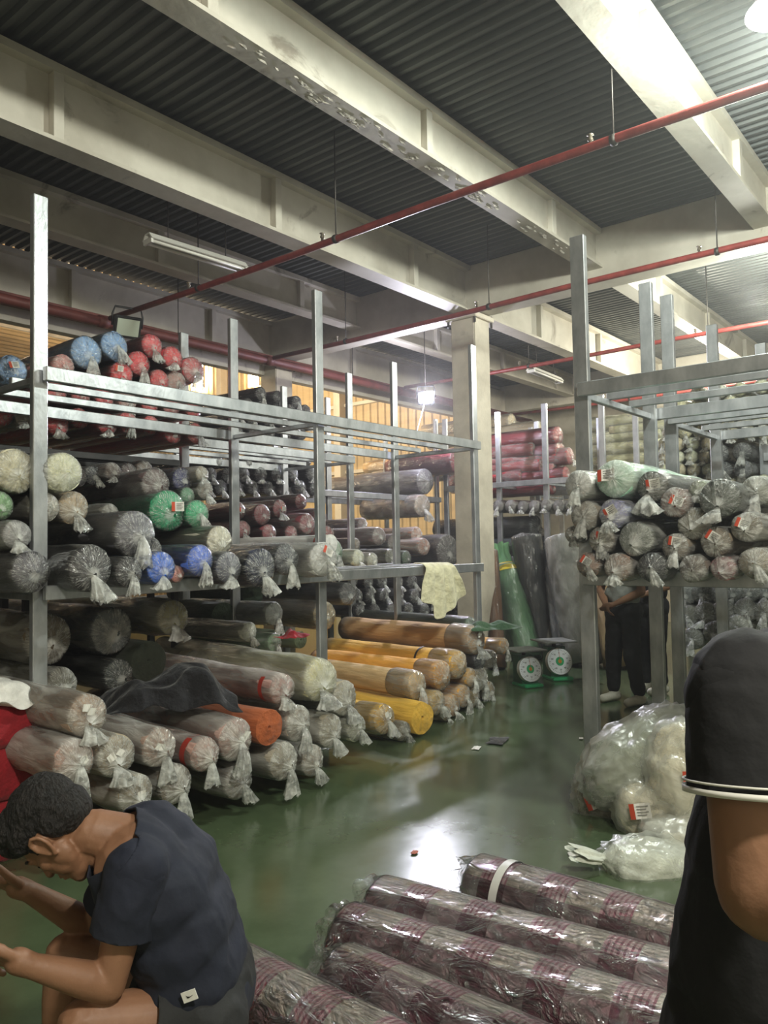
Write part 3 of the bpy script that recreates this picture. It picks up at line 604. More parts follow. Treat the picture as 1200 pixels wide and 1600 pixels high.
ROLLS = [
('-y', (2.686, 4.100, 1.655), 0.134, 1.70, (125,125,135), 'tied', 'grey roll lying on top of the row just right of the tall front post', 'rolls on the middle shelf of the long front rack', {'yaw': -0.035}),
('-y', (3.402, 4.200, 1.610), 0.102, 1.50, (238,233,214), 'film', 'short beige roll lying on top of the two bright blue rolls', 'rolls on the middle shelf of the long front rack', {'yaw': -0.052}),
('-y', (2.335, 4.000, 1.463), 0.127, 1.70, (62,60,64), 'tied', 'thick black roll with film pleats fanned out, beside the tall front post', 'rolls on the middle shelf of the long front rack', {'yaw': -0.035}),
('-y', (2.062, 4.120, 1.452), 0.110, 1.70, (113,111,118), 'film', 'dark grey roll passing behind the tall front post', 'rolls on the middle shelf of the long front rack', {'yaw': 0.105}),
('-y', (2.564, 3.980, 1.434), 0.086, 1.50, (52,50,56), 'tied', 'small black roll with a hanging tied tail, left of the bright blue rolls', 'rolls on the middle shelf of the long front rack'),
('-y', (2.798, 4.000, 1.448), 0.098, 1.50, (70,125,236), 'tied', 'bright blue roll with a neat pleated end, left one of the blue pair', 'rolls on the middle shelf of the long front rack'),
('-y', (3.086, 4.000, 1.487), 0.098, 1.50, (87,128,238), 'tied', 'bright blue roll half covered by crumpled film, right one of the blue pair', 'rolls on the middle shelf of the long front rack'),
('-y', (2.955, 4.060, 1.406), 0.052, 1.20, (236,152,140), 'film', 'small salmon pink roll squeezed between the two bright blue rolls', 'rolls on the middle shelf of the long front rack'),
('-y', (2.831, 4.150, 1.559), 0.074, 1.40, (36,36,42), 'film', 'dark roll under the tied grey roll, above the blue pair', 'rolls on the middle shelf of the long front rack'),
('-y', (3.295, 3.980, 1.434), 0.102, 1.50, (99,101,118), 'tied', 'slate roll with a long white film tail hanging over the rail', 'rolls on the middle shelf of the long front rack'),
('-y', (3.566, 3.980, 1.427), 0.126, 1.50, (38,44,70), 'tied', 'navy roll with a tied tail hanging in front of the middle post', 'rolls on the middle shelf of the long front rack', {'yaw': -0.07}),
('-y', (3.848, 4.020, 1.475), 0.106, 1.50, (87,89,96), 'tied', 'charcoal roll squeezed between the navy roll and the thick white roll', 'rolls on the middle shelf of the long front rack', {'yaw': -0.105}),
('-y', (4.122, 3.920, 1.469), 0.122, 1.60, (238,238,238), 'mtied', 'thick white roll with a red and white tag in front of the middle post', 'rolls on the middle shelf of the long front rack', {'yaw': -0.14, 'tagged': 1}),
('-y', (4.659, 4.350, 1.582), 0.078, 1.60, (238,238,236), 'bare', 'thin cream roll with a red ribbon on top of the thick white roll', 'rolls on the middle shelf of the long front rack', {'yaw': -0.175, 'band': ('tape_red', 0.1, 0.03)}),
('-y', (3.237, 4.550, 1.826), 0.138, 1.50, (51,176,125), 'film', 'green roll with a white tag on its end', 'rolls on the middle shelf of the long front rack', {'yaw': -0.105, 'tagged': 1}),
('-y', (3.448, 4.500, 1.807), 0.098, 1.40, (60,188,132), 'tied', 'smaller green roll with its tail hanging down, right of the tagged green one', 'rolls on the middle shelf of the long front rack'),
('-y', (3.279, 4.750, 2.029), 0.108, 1.60, (108,87,87), 'milky', 'plum brown roll with a cloudy film end above the green rolls', 'rolls on the middle shelf of the long front rack', {'yaw': -0.087}),
('-y', (3.548, 4.800, 2.079), 0.090, 1.40, (70,72,118), 'film', 'navy roll end right of the plum brown roll', 'rolls on the middle shelf of the long front rack'),
('-y', (3.648, 4.700, 2.118), 0.058, 1.20, (176,166,149), 'mtied', 'small beige tied bundle end next to the navy roll end', 'rolls on the middle shelf of the long front rack'),
('-y', (3.530, 4.720, 1.952), 0.062, 1.20, (92,152,116), 'film', 'small green roll end wedged above the two green rolls', 'rolls on the middle shelf of the long front rack'),
('-y', (3.753, 4.800, 2.011), 0.074, 1.20, (152,142,132), 'mtied', 'small taupe tied roll end above the beige roll', 'rolls on the middle shelf of the long front rack'),
('-y', (2.314, 4.250, 2.013), 0.114, 1.50, (238,238,207), 'milky', 'large pale cream roll end right of the tall front post, near its middle', 'rolls on the middle shelf of the long front rack'),
('-y', (2.061, 4.300, 2.010), 0.120, 1.50, (219,212,183), 'milky', 'large grey cream roll end left of the tall front post', 'rolls on the middle shelf of the long front rack'),
('-y', (2.430, 4.350, 1.817), 0.096, 1.50, (188,166,137), 'mtied', 'tan roll end with gathered film, under the pale cream one', 'rolls on the middle shelf of the long front rack'),
('-y', (2.230, 4.300, 1.812), 0.086, 1.50, (188,180,168), 'milky', 'pale grey roll end with a tag half behind the tall front post', 'rolls on the middle shelf of the long front rack', {'tagged': 1}),
('-y', (1.972, 4.300, 1.814), 0.079, 1.50, (140,188,132), 'film', 'light green roll end at the very edge, left of the tall post', 'rolls on the middle shelf of the long front rack'),
('-y', (2.023, 4.200, 1.652), 0.078, 1.50, (166,164,166), 'mtied', 'crumpled silver film roll end left of the tall post', 'rolls on the middle shelf of the long front rack'),
('-y', (2.828, 4.600, 1.807), 0.059, 1.30, (152,149,142), 'milky', 'small silver film end between the tan end and the green roll', 'rolls on the middle shelf of the long front rack'),
('-y', (2.821, 5.000, 2.070), 0.070, 1.30, (92,82,87), 'film', 'dark roll end with an orange tag over the pale cream roll', 'dark rolls above the middle shelf', {'tagged': 1}),
('-y', (3.003, 5.100, 2.097), 0.069, 1.30, (48,50,60), 'tied', 'black roll end with a tag, second from the pale cream roll', 'dark rolls above the middle shelf'),
('-y', (3.096, 5.000, 2.123), 0.064, 1.30, (123,108,104), 'mtied', 'brown tied roll end hanging above the plum brown roll', 'dark rolls above the middle shelf'),
('-y', (3.353, 5.200, 2.151), 0.068, 1.30, (96,82,84), 'film', 'dull brown roll end below the dark rack frame', 'dark rolls above the middle shelf'),
('-y', (3.490, 5.200, 2.180), 0.070, 1.30, (128,111,104), 'mtied', 'taupe tied roll end below the dark rack frame, right of the dull brown one', 'dark rolls above the middle shelf'),
('-y', (3.182, 5.500, 3.085), 0.125, 1.60, (152,190,238), 'tied', 'left light blue roll of the pair on top of the red heap', 'heap of red and blue rolls on the dark rack', {'yaw': -0.052}),
('-y', (3.422, 5.500, 3.182), 0.115, 1.60, (149,188,238), 'tied', 'right light blue roll of the pair on top of the red heap', 'heap of red and blue rolls on the dark rack'),
('-y', (2.617, 5.500, 2.856), 0.103, 1.60, (156,190,238), 'film', 'light blue roll with a white tag, left of the tall front post', 'heap of red and blue rolls on the dark rack', {'tagged': 1}),
('-y', (3.768, 5.500, 3.250), 0.095, 1.60, (231,82,92), 'tied', 'red roll with a hanging tail at the peak of the heap', 'heap of red and blue rolls on the dark rack', {'yaw': -0.052}),
('-y', (3.647, 5.500, 3.080), 0.098, 1.60, (236,65,75), 'tied', 'bright red roll end below the peak of the heap', 'heap of red and blue rolls on the dark rack'),
('-y', (3.474, 5.480, 2.963), 0.096, 1.60, (238,72,80), 'tied', 'bright red roll end with a white tag below the right blue roll', 'heap of red and blue rolls on the dark rack', {'tagged': 1}),
('-y', (3.973, 5.500, 3.188), 0.097, 1.60, (233,77,84), 'tied', 'red roll with a white tuft, second from the right end of the heap', 'heap of red and blue rolls on the dark rack'),
('-y', (4.185, 5.500, 3.116), 0.110, 1.60, (209,96,101), 'mtied', 'cloudy red roll end at the right end of the heap', 'heap of red and blue rolls on the dark rack'),
('-y', (3.812, 5.460, 2.961), 0.090, 1.60, (224,80,84), 'tied', 'red tied roll end just above the top rail', 'heap of red and blue rolls on the dark rack'),
('-y', (4.008, 5.500, 2.983), 0.092, 1.60, (188,140,132), 'mtied', 'faded tied roll end beside the glowing window', 'heap of red and blue rolls on the dark rack'),
('-y', (2.995, 5.500, 2.945), 0.090, 1.60, (219,147,142), 'mtied', 'faded pink roll end below the left blue roll', 'heap of red and blue rolls on the dark rack'),
('-y', (3.249, 5.520, 2.889), 0.065, 1.50, (219,56,80), 'film', 'small crimson roll end just above the top rail', 'heap of red and blue rolls on the dark rack'),
('-y', (2.941, 5.500, 2.747), 0.081, 1.50, (221,92,96), 'film', 'red roll end behind the upper rails, nearest to the tall front post', 'heap of red and blue rolls on the dark rack'),
('-y', (3.135, 5.500, 2.746), 0.078, 1.50, (188,80,87), 'film', 'dull red roll end behind the upper rails, second from the tall front post', 'heap of red and blue rolls on the dark rack'),
('-y', (3.334, 5.500, 2.753), 0.080, 1.50, (233,84,92), 'film', 'red roll end behind the upper rails, third from the tall front post', 'heap of red and blue rolls on the dark rack'),
('-y', (3.537, 5.500, 2.761), 0.082, 1.50, (219,152,147), 'mtied', 'faded roll end behind the upper rails, fourth from the tall front post', 'heap of red and blue rolls on the dark rack'),
('-y', (3.745, 5.500, 2.759), 0.079, 1.50, (226,82,89), 'film', 'red roll end behind the upper rails, fifth from the tall front post', 'heap of red and blue rolls on the dark rack'),
('-y', (3.958, 5.500, 2.763), 0.081, 1.50, (212,116,116), 'film', 'rose roll end behind the upper rails, sixth from the tall front post', 'heap of red and blue rolls on the dark rack'),
('-y', (4.182, 5.500, 2.769), 0.078, 1.50, (226,80,84), 'film', 'red roll end behind the upper rails, seventh from the tall front post', 'heap of red and blue rolls on the dark rack'),
('-y', (2.554, 5.500, 2.520), 0.068, 1.50, (228,80,87), 'film', 'red roll end behind the rails at the very edge', 'heap of red and blue rolls on the dark rack'),
('-y', (2.702, 5.500, 2.527), 0.069, 1.50, (188,166,156), 'mtied', 'pale roll end behind the rails, left of the tall front post', 'heap of red and blue rolls on the dark rack'),
('-y', (2.924, 5.450, 2.491), 0.084, 1.50, (238,80,87), 'tied', 'red roll end showing under the lower rail beside the tall front post', 'heap of red and blue rolls on the dark rack'),
('-y', (3.129, 5.500, 2.569), 0.078, 1.50, (212,77,84), 'film', 'red roll end at the foot of the heap, above the dark rolls', 'heap of red and blue rolls on the dark rack'),
('-y', (3.300, 5.400, 2.531), 0.083, 1.50, (228,77,84), 'tied', 'red roll with a big white tag and a long tail hanging below the rails', 'heap of red and blue rolls on the dark rack', {'tagged': 1}),
('-y', (3.491, 5.420, 2.570), 0.081, 1.50, (219,84,89), 'mtied', 'red roll with a cloudy tail hanging below the rails', 'heap of red and blue rolls on the dark rack'),
('-y', (3.755, 5.500, 2.587), 0.079, 1.50, (224,87,92), 'film', 'red roll end low in the heap, left of two hanging tails', 'heap of red and blue rolls on the dark rack'),
('-y', (3.914, 5.420, 2.521), 0.080, 1.50, (238,72,80), 'film', 'vivid red roll end at the foot of the heap', 'heap of red and blue rolls on the dark rack'),
('-y', (4.131, 5.400, 2.542), 0.087, 1.50, (226,92,94), 'tied', 'red roll with a long tail at the right foot of the heap', 'heap of red and blue rolls on the dark rack'),
('-y', (2.994, 4.850, 1.013), 0.153, 1.60, (111,118,123), 'milky', 'big blue grey roll end in the shade under the middle shelf', 'rolls piled on the floor below the long front rack'),
('-y', (3.454, 4.800, 1.065), 0.127, 1.60, (188,183,140), 'mtied', 'pale olive roll end with a hanging tail in the shade under the shelf', 'rolls piled on the floor below the long front rack'),
('-y', (2.487, 4.750, 1.011), 0.151, 1.60, (123,108,89), 'milky', 'big brownish roll end in the shade behind the tall front post', 'rolls piled on the floor below the long front rack'),
('-y', (2.490, 4.600, 0.736), 0.104, 1.60, (108,104,87), 'milky', 'olive brown roll end resting low behind the tall front post', 'rolls piled on the floor below the long front rack'),
('-y', (3.218, 4.750, 0.779), 0.143, 1.60, (44,50,38), 'bare', 'dark olive roll end under the pale olive one', 'rolls piled on the floor below the long front rack'),
('-y', (2.917, 4.650, 0.736), 0.103, 1.60, (52,62,60), 'film', 'dark teal roll end above the black jacket', 'rolls piled on the floor below the long front rack'),
('-y', (2.097, 3.620, 0.744), 0.102, 1.60, (188,161,140), 'mtied', 'floor pile roll with a yellow stained body and white tags beside the tall post, topmost', 'rolls piled on the floor below the long front rack', {'tagged': 2}),
('-y', (2.002, 3.580, 0.542), 0.105, 1.60, (197,161,147), 'mtied', 'pinkish floor pile roll with a long tail pointing at the seated man', 'rolls piled on the floor below the long front rack', {'tagged': 2}),
('-y', (2.242, 3.600, 0.516), 0.104, 1.60, (173,159,137), 'mtied', 'floor pile roll end with a star of pleats, second from the tall post', 'rolls piled on the floor below the long front rack', {'tagged': 2}),
('-y', (2.511, 3.620, 0.499), 0.100, 1.70, (183,156,142), 'mtied', 'floor pile roll end with two white tags, under the black jacket', 'rolls piled on the floor below the long front rack', {'yaw': -0.052, 'tagged': 2}),
('-y', (2.323, 3.550, 0.313), 0.098, 1.60, (156,144,123), 'mtied', 'bottom row floor roll with a square tag above the seated man', 'rolls piled on the floor below the long front rack', {'tagged': 2}),
('-y', (2.601, 3.600, 0.285), 0.101, 1.60, (152,137,120), 'mtied', 'bottom row floor roll with a small white tied tail', 'rolls piled on the floor below the long front rack'),
('-y', (2.784, 3.580, 0.408), 0.091, 1.70, (200,159,147), 'mtied', 'floor pile roll with a red ribbon and a hanging white tail', 'rolls piled on the floor below the long front rack', {'yaw': -0.07, 'band': ('tape_red', 0.06, 0.05)}),
('-y', (3.004, 3.580, 0.451), 0.116, 1.70, (192,161,152), 'mtied', 'floor pile roll end with crumpled white film left of the rust coloured roll', 'rolls piled on the floor below the long front rack', {'yaw': -0.07, 'tagged': 2}),
('-y', (3.055, 3.620, 0.185), 0.099, 1.60, (142,130,118), 'mtied', 'bottom row floor roll left of the rust coloured roll', 'rolls piled on the floor below the long front rack'),
('-y', (3.241, 3.550, 0.476), 0.105, 1.60, (176,92,48), 'bare', 'rust coloured roll with its spiral end bare of film', 'rolls piled on the floor below the long front rack', {'yaw': -0.052}),
('-y', (3.355, 3.550, 0.248), 0.111, 1.60, (176,166,149), 'mtied', 'bottom row floor roll with a tied tail below the rust coloured roll', 'rolls piled on the floor below the long front rack'),
('-y', (3.676, 3.620, 0.174), 0.098, 1.60, (173,159,142), 'mtied', 'bottom row floor roll with a tail, right of the one under the rust roll', 'rolls piled on the floor below the long front rack'),
('-y', (3.553, 3.620, 0.436), 0.108, 1.60, (180,168,156), 'mtied', 'floor pile roll end right of the rust coloured roll', 'rolls piled on the floor below the long front rack'),
('-y', (3.892, 3.660, 0.317), 0.110, 1.60, (183,173,152), 'mtied', 'floor pile roll end with a thin tail, near the right end of the cloudy pile', 'rolls piled on the floor below the long front rack'),
('-y', (4.225, 3.720, 0.266), 0.094, 1.50, (212,212,190), 'mtied', 'small white film roll end at the right end of the cloudy pile', 'rolls piled on the floor below the long front rack'),
('-y', (3.863, 3.720, 0.658), 0.143, 2.10, (238,233,188), 'mtied', 'long cream roll on top of the cloudy pile with a star of pleats', 'rolls piled on the floor below the long front rack', {'yaw': -0.105}),
('-y', (4.147, 3.760, 0.485), 0.120, 1.60, (188,178,156), 'mtied', 'cloudy roll end right of the long cream roll', 'rolls piled on the floor below the long front rack', {'yaw': -0.052}),
('-y', (3.451, 3.660, 0.666), 0.095, 1.90, (195,156,149), 'mtied', 'pink roll with a red ribbon under the long cream roll', 'rolls piled on the floor below the long front rack', {'yaw': -0.105, 'band': ('tape_red', 0.08, 0.04)}),
('-y', (5.316, 5.050, 0.921), 0.129, 1.50, (231,214,178), 'film', 'cream striped looking roll behind the middle post', 'rolls in the shade below the middle shelf', {'yaw': -0.14}),
('-y', (4.541, 4.900, 1.004), 0.096, 1.30, (152,156,152), 'mtied', 'round silver film end below the navy roll tail', 'rolls in the shade below the middle shelf'),
('-y', (4.178, 4.800, 0.892), 0.077, 1.20, (195,197,183), 'mtied', 'small white film bundle end over the long cream roll', 'rolls in the shade below the middle shelf'),
('-y', (4.406, 4.750, 0.787), 0.074, 1.20, (152,188,152), 'mtied', 'small pale green film end over the long cream roll', 'rolls in the shade below the middle shelf'),
('-y', (4.337, 5.300, 0.977), 0.124, 1.50, (52,66,46), 'bare', 'dark green bare roll deep under the shelf', 'rolls in the shade below the middle shelf', {'yaw': -0.14}),
('-y', (4.925, 5.600, 1.120), 0.113, 1.50, (42,58,42), 'bare', 'darker green bare roll above the other green one', 'rolls in the shade below the middle shelf', {'yaw': -0.14}),
('-y', (5.820, 5.200, 1.090), 0.108, 1.60, (118,120,125), 'film', 'dark grey roll with a silver end over the orange pile', 'rolls in the shade below the middle shelf', {'yaw': -0.14}),
('-y', (4.854, 4.900, 0.752), 0.074, 1.30, (92,104,77), 'bare', 'small olive roll beside the red cloth scrap', 'rolls in the shade below the middle shelf'),
('-y', (4.541, 3.720, 0.269), 0.108, 1.60, (238,190,77), 'stied', 'orange roll with white tags on its end, left of the open one', 'orange and tan rolls on the floor', {'yaw': -0.052, 'tagged': 2}),
('-y', (5.159, 3.820, 0.154), 0.132, 1.70, (238,190,75), 'open', 'orange roll with an open hollow end', 'orange and tan rolls on the floor', {'yaw': -0.105}),
('-y', (5.259, 3.950, 0.396), 0.110, 1.70, (231,195,142), 'stied', 'sand coloured roll above the open orange one', 'orange and tan rolls on the floor', {'yaw': -0.105}),
('-y', (4.946, 3.850, 0.084), 0.077, 1.50, (140,132,108), 'stied', 'low grey roll squeezed under the open orange one', 'orange and tan rolls on the floor'),
('-y', (5.701, 4.000, 0.408), 0.122, 1.60, (238,171,68), 'short', 'orange roll end under the banded orange roll', 'orange and tan rolls on the floor', {'yaw': -0.052}),
('-y', (6.036, 4.050, 0.459), 0.122, 1.80, (238,185,77), 'short', 'long orange roll with a dark band near its end', 'orange and tan rolls on the floor', {'yaw': -0.105, 'band': ('rod', 0.42, 0.025)}),
('-y', (6.419, 4.100, 0.639), 0.134, 1.85, (197,156,108), 'stied', 'long brown roll with a tag on top of the orange pile', 'orange and tan rolls on the floor', {'yaw': -0.105, 'tagged': 2}),
('-y', (5.589, 3.980, 0.190), 0.105, 1.50, (212,176,104), 'stied', 'stied end in the orange pile, right of the open one', 'orange and tan rolls on the floor'),
('-y', (5.894, 4.020, 0.108), 0.098, 1.50, (200,152,80), 'stied', 'stied end low in the orange pile, left of the lowest corner', 'orange and tan rolls on the floor'),
('-y', (6.133, 4.060, 0.154), 0.101, 1.50, (214,161,80), 'stied', 'stied end in the heart of the orange pile', 'orange and tan rolls on the floor'),
('-y', (6.359, 4.100, 0.101), 0.092, 1.50, (188,164,116), 'stied', 'stied end at the lowest right corner of the orange pile', 'orange and tan rolls on the floor'),
('-y', (6.505, 4.100, 0.250), 0.105, 1.50, (152,144,123), 'stied', 'grey stied end below the long brown roll', 'orange and tan rolls on the floor'),
('-y', (6.737, 4.160, 0.098), 0.090, 1.50, (176,147,92), 'stied', 'stied end at the right edge of the orange pile', 'orange and tan rolls on the floor'),
('-y', (6.515, 4.120, 0.439), 0.100, 1.50, (92,96,108), 'film', 'dark slate end right below the long brown roll', 'orange and tan rolls on the floor'),
('-y', (6.248, 4.050, 0.308), 0.085, 1.50, (226,176,92), 'stied', 'stied end between the banded roll and the slate end', 'orange and tan rolls on the floor'),
('-y', (6.832, 4.180, 0.399), 0.085, 1.50, (164,156,140), 'stied', 'small pale stied end at the upper right of the orange pile', 'orange and tan rolls on the floor'),
('-y', (5.726, 3.980, 0.070), 0.064, 1.40, (176,152,108), 'stied', 'small stied end touching the floor in front of the orange pile', 'orange and tan rolls on the floor'),
('-y', (6.667, 4.320, 0.747), 0.085, 1.90, (92,118,94), 'film', 'dark green roll along the back of the long brown roll', 'orange and tan rolls on the floor', {'yaw': -0.122}),
('-y', (7.379, 4.350, 0.456), 0.084, 1.20, (219,166,94), 'stied', 'honey coloured film end lying beside the scales', 'orange and tan rolls on the floor'),
('-y', (5.323, 5.900, 1.901), 0.103, 1.50, (161,80,89), 'film', 'dark red roll in front on the second rack', 'dark red rolls on the second rack', {'yaw': -0.052}),
('-y', (5.098, 6.000, 1.935), 0.090, 1.50, (142,65,75), 'film', 'dark red roll end with a tag behind the middle rack post', 'dark red rolls on the second rack', {'yaw': -0.052, 'tagged': 1}),
('-y', (5.612, 5.950, 1.967), 0.094, 1.50, (152,75,82), 'tied', 'dark red tied roll end with a tag, right of the front one', 'dark red rolls on the second rack', {'tagged': 1}),
('-y', (5.723, 5.900, 1.703), 0.088, 1.50, (164,77,87), 'tied', 'dark red roll end low beside the middle post', 'dark red rolls on the second rack'),
('-y', (5.964, 5.900, 1.816), 0.110, 1.50, (168,87,96), 'milky', 'cloudy dark red roll end left of the middle post', 'dark red rolls on the second rack'),
('-y', (6.267, 6.000, 1.895), 0.094, 1.50, (149,70,77), 'milky', 'dark red roll end with a tag right behind the middle post', 'dark red rolls on the second rack', {'tagged': 1}),
('-y', (5.073, 5.900, 1.744), 0.089, 1.50, (154,75,80), 'tied', 'dark red roll end with its film tail hanging, low on the second rack', 'dark red rolls on the second rack'),
('-y', (5.415, 5.900, 1.711), 0.092, 1.50, (161,80,87), 'tied', 'dark red tied roll end at the bottom of the red heap', 'dark red rolls on the second rack'),
('-y', (6.071, 6.100, 2.063), 0.086, 1.50, (137,65,72), 'film', 'dark red roll end at the top of the red heap', 'dark red rolls on the second rack'),
('-y', (6.227, 5.850, 1.698), 0.092, 1.50, (188,104,108), 'milky', 'pinkish red roll end behind the thin cream roll', 'dark red rolls on the second rack'),
('-y', (7.289, 6.000, 1.680), 0.109, 1.60, (142,118,118), 'milky', 'mauve roll end with cloudy film over the bare rail', 'rolls on the middle shelf past the middle post', {'yaw': -0.105}),
('-y', (7.573, 6.000, 1.601), 0.104, 1.60, (132,116,116), 'milky', 'mauve roll end touching the right side of its mauve neighbour', 'rolls on the middle shelf past the middle post', {'yaw': -0.105}),
('-y', (7.566, 6.500, 1.839), 0.085, 1.60, (147,123,123), 'milky', 'thin mauve roll end behind its two thicker mauve neighbours', 'rolls on the middle shelf past the middle post', {'yaw': -0.105}),
('-y', (8.477, 6.200, 1.545), 0.113, 1.60, (188,142,123), 'milky', 'dusty pink roll end left of the big dark barrel roll', 'rolls on the middle shelf past the middle post', {'yaw': -0.14}),
('-y', (8.587, 6.400, 1.706), 0.107, 1.70, (183,137,118), 'milky', 'dusty pink roll lying above the other dusty pink one', 'rolls on the middle shelf past the middle post', {'yaw': -0.14}),
('-y', (5.841, 5.400, 1.508), 0.122, 1.30, (113,161,118), 'mtied', 'green bundle with a yellow tie right of the thick white roll', 'rolls on the middle shelf past the middle post'),
('-y', (6.099, 5.300, 1.441), 0.087, 1.20, (238,238,212), 'mtied', 'pale cream film end on the bare rail', 'rolls on the middle shelf past the middle post'),
('-y', (6.325, 5.300, 1.409), 0.083, 1.20, (200,197,183), 'mtied', 'grey film end on the bare rail beside the pale cream one', 'rolls on the middle shelf past the middle post'),
('-y', (7.379, 5.900, 1.430), 0.095, 1.40, (118,120,101), 'mtied', 'olive grey film end below the mauve ends', 'rolls on the middle shelf past the middle post'),
('-y', (8.088, 6.200, 1.401), 0.094, 1.40, (87,118,87), 'film', 'dark green roll end behind the right back post', 'rolls on the middle shelf past the middle post'),
('-y', (6.852, 6.000, 1.576), 0.084, 1.40, (152,135,118), 'film', 'taupe roll end between the green bundle and the mauve ends', 'rolls on the middle shelf past the middle post'),
('-y', (9.193, 6.300, 1.467), 0.240, 1.40, (128,125,125), 'film', 'big dark barrel shaped roll end beside the column', 'rolls on the middle shelf past the middle post', {'yaw': -0.07}),
('-y', (7.901, 6.400, 1.522), 0.102, 1.40, (108,118,80), 'film', 'moss roll end under the mauve ends', 'rolls on the middle shelf past the middle post'),
('-y', (9.704, 7.050, 2.549), 0.195, 2.30, (132,125,135), 'milky', 'long grey roll lying on the shelf below the flood lamp', 'rolls on the rack below the flood lamp', {'yaw': -0.07}),
('-y', (11.004, 7.500, 2.815), 0.144, 1.80, (238,238,238), 'mtied', 'bright white film roll above the long grey one', 'rolls on the rack below the flood lamp', {'yaw': -0.105}),
('-y', (11.390, 7.900, 3.086), 0.139, 1.90, (238,200,140), 'milky', 'peach roll glowing in the lamp light', 'rolls on the rack below the flood lamp', {'yaw': -0.105}),
('-y', (9.420, 6.900, 2.159), 0.162, 1.30, (209,190,178), 'mtied', 'beige sack shaped roll hanging off the end of the shelf', 'rolls on the rack below the flood lamp', {'yaw': -0.175}),
('-y', (10.111, 6.700, 2.867), 0.196, 1.40, (176,77,84), 'film', 'dark red roll end seen left of the column', 'red rolls on the rack behind the column', {'yaw': -0.07}),
('-x', (4.520, 2.109, 1.915), 0.086, 1.50, (238,238,236), 'mtied', 'white cloth wrapped end at the left top of the heap on the right rack', 'heap of wrapped rolls on the right rack'),
('-x', (4.580, 1.895, 1.941), 0.114, 1.90, (188,236,209), 'milky', 'mint green roll with an orange tag on top of the heap', 'heap of wrapped rolls on the right rack', {'yaw': 0.052, 'tagged': 1}),
('-x', (4.600, 2.110, 1.724), 0.091, 1.50, (166,156,142), 'mtied', 'taupe film end below the white wrapped one', 'heap of wrapped rolls on the right rack'),
('-x', (4.560, 1.906, 1.725), 0.088, 1.50, (176,176,219), 'mtied', 'lilac roll end with an orange tag below the mint roll', 'heap of wrapped rolls on the right rack', {'tagged': 1}),
('-x', (4.660, 1.697, 1.884), 0.091, 1.50, (123,125,118), 'tied', 'dark grey roll with a big clear tail hanging like a bag', 'heap of wrapped rolls on the right rack', {'tagged': 1}),
('-x', (4.620, 1.554, 1.778), 0.084, 1.50, (142,101,89), 'milky', 'brown roll with a wide white and orange tag', 'heap of wrapped rolls on the right rack', {'tagged': 1}),
('-x', (4.600, 1.295, 1.789), 0.108, 1.60, (118,125,120), 'tied', 'dark grey end of a big silver film roll at the right', 'heap of wrapped rolls on the right rack', {'yaw': 0.07}),
('-x', (4.660, 1.462, 1.654), 0.091, 1.50, (149,142,123), 'milky', 'olive grey roll end under the brown tagged one', 'heap of wrapped rolls on the right rack'),
('-x', (4.720, 1.447, 1.849), 0.057, 1.40, (188,200,176), 'mtied', 'pale green film end between the brown and the dark grey one', 'heap of wrapped rolls on the right rack'),
('-x', (4.600, 2.002, 1.570), 0.082, 1.50, (152,140,125), 'mtied', 'grey brown end with an orange tag in the middle row, left', 'heap of wrapped rolls on the right rack', {'tagged': 1}),
('-x', (4.580, 1.777, 1.569), 0.101, 1.50, (125,132,123), 'milky', 'slate green roll end with fine pleats in the middle row', 'heap of wrapped rolls on the right rack'),
('-x', (4.600, 1.552, 1.517), 0.077, 1.50, (152,140,125), 'mtied', 'brown film end with a tilted orange edged tag', 'heap of wrapped rolls on the right rack', {'tagged': 1}),
('-x', (4.600, 1.326, 1.545), 0.082, 1.50, (147,132,113), 'milky', 'brown roll end with a plain square tag', 'heap of wrapped rolls on the right rack', {'tagged': 1}),
('-x', (4.620, 1.167, 1.625), 0.080, 1.50, (149,140,125), 'milky', 'grey brown end with an orange tag at the right end of the middle row', 'heap of wrapped rolls on the right rack', {'tagged': 1}),
('-x', (4.560, 2.074, 1.416), 0.075, 1.50, (173,142,125), 'tied', 'rosy brown end with an orange tag, first of the bottom row', 'heap of wrapped rolls on the right rack', {'tagged': 1}),
('-x', (4.540, 1.879, 1.401), 0.083, 1.50, (168,142,128), 'mtied', 'rosy brown end with crinkled pleats, second of the bottom row', 'heap of wrapped rolls on the right rack'),
('-x', (4.540, 1.671, 1.401), 0.084, 1.50, (87,89,92), 'tied', 'black roll end in clear film, third of the bottom row', 'heap of wrapped rolls on the right rack'),
('-x', (4.540, 1.439, 1.396), 0.075, 1.50, (125,113,104), 'milky', 'brown grey end, fourth of the bottom row', 'heap of wrapped rolls on the right rack'),
('-x', (4.560, 1.280, 1.398), 0.067, 1.50, (161,108,113), 'milky', 'wine coloured end, fifth of the bottom row', 'heap of wrapped rolls on the right rack'),
('-x', (4.580, 1.116, 1.425), 0.085, 1.50, (173,161,142), 'mtied', 'beige film end at the right end of the bottom row', 'heap of wrapped rolls on the right rack'),
('-x', (4.660, 2.221, 1.609), 0.054, 1.30, (164,154,137), 'mtied', 'small film end at the left edge of the middle row', 'heap of wrapped rolls on the right rack'),
('-x', (4.620, 1.725, 1.737), 0.043, 1.30, (44,46,62), 'film', 'dark navy roll end between the lilac one and the clear bag', 'heap of wrapped rolls on the right rack'),
('-x', (4.900, 1.178, 1.837), 0.085, 1.50, (188,190,180), 'mtied', 'silver film end at the upper right edge of the heap', 'heap of wrapped rolls on the right rack'),
('-y', (5.572, 7.100, 2.252), 0.085, 1.50, (50,50,54), 'tied', 'black wrapped end, first from the left in the lowest row over the dark shelf', 'black film wrapped rolls on the rack behind the second one', {'yaw': 0.024}),
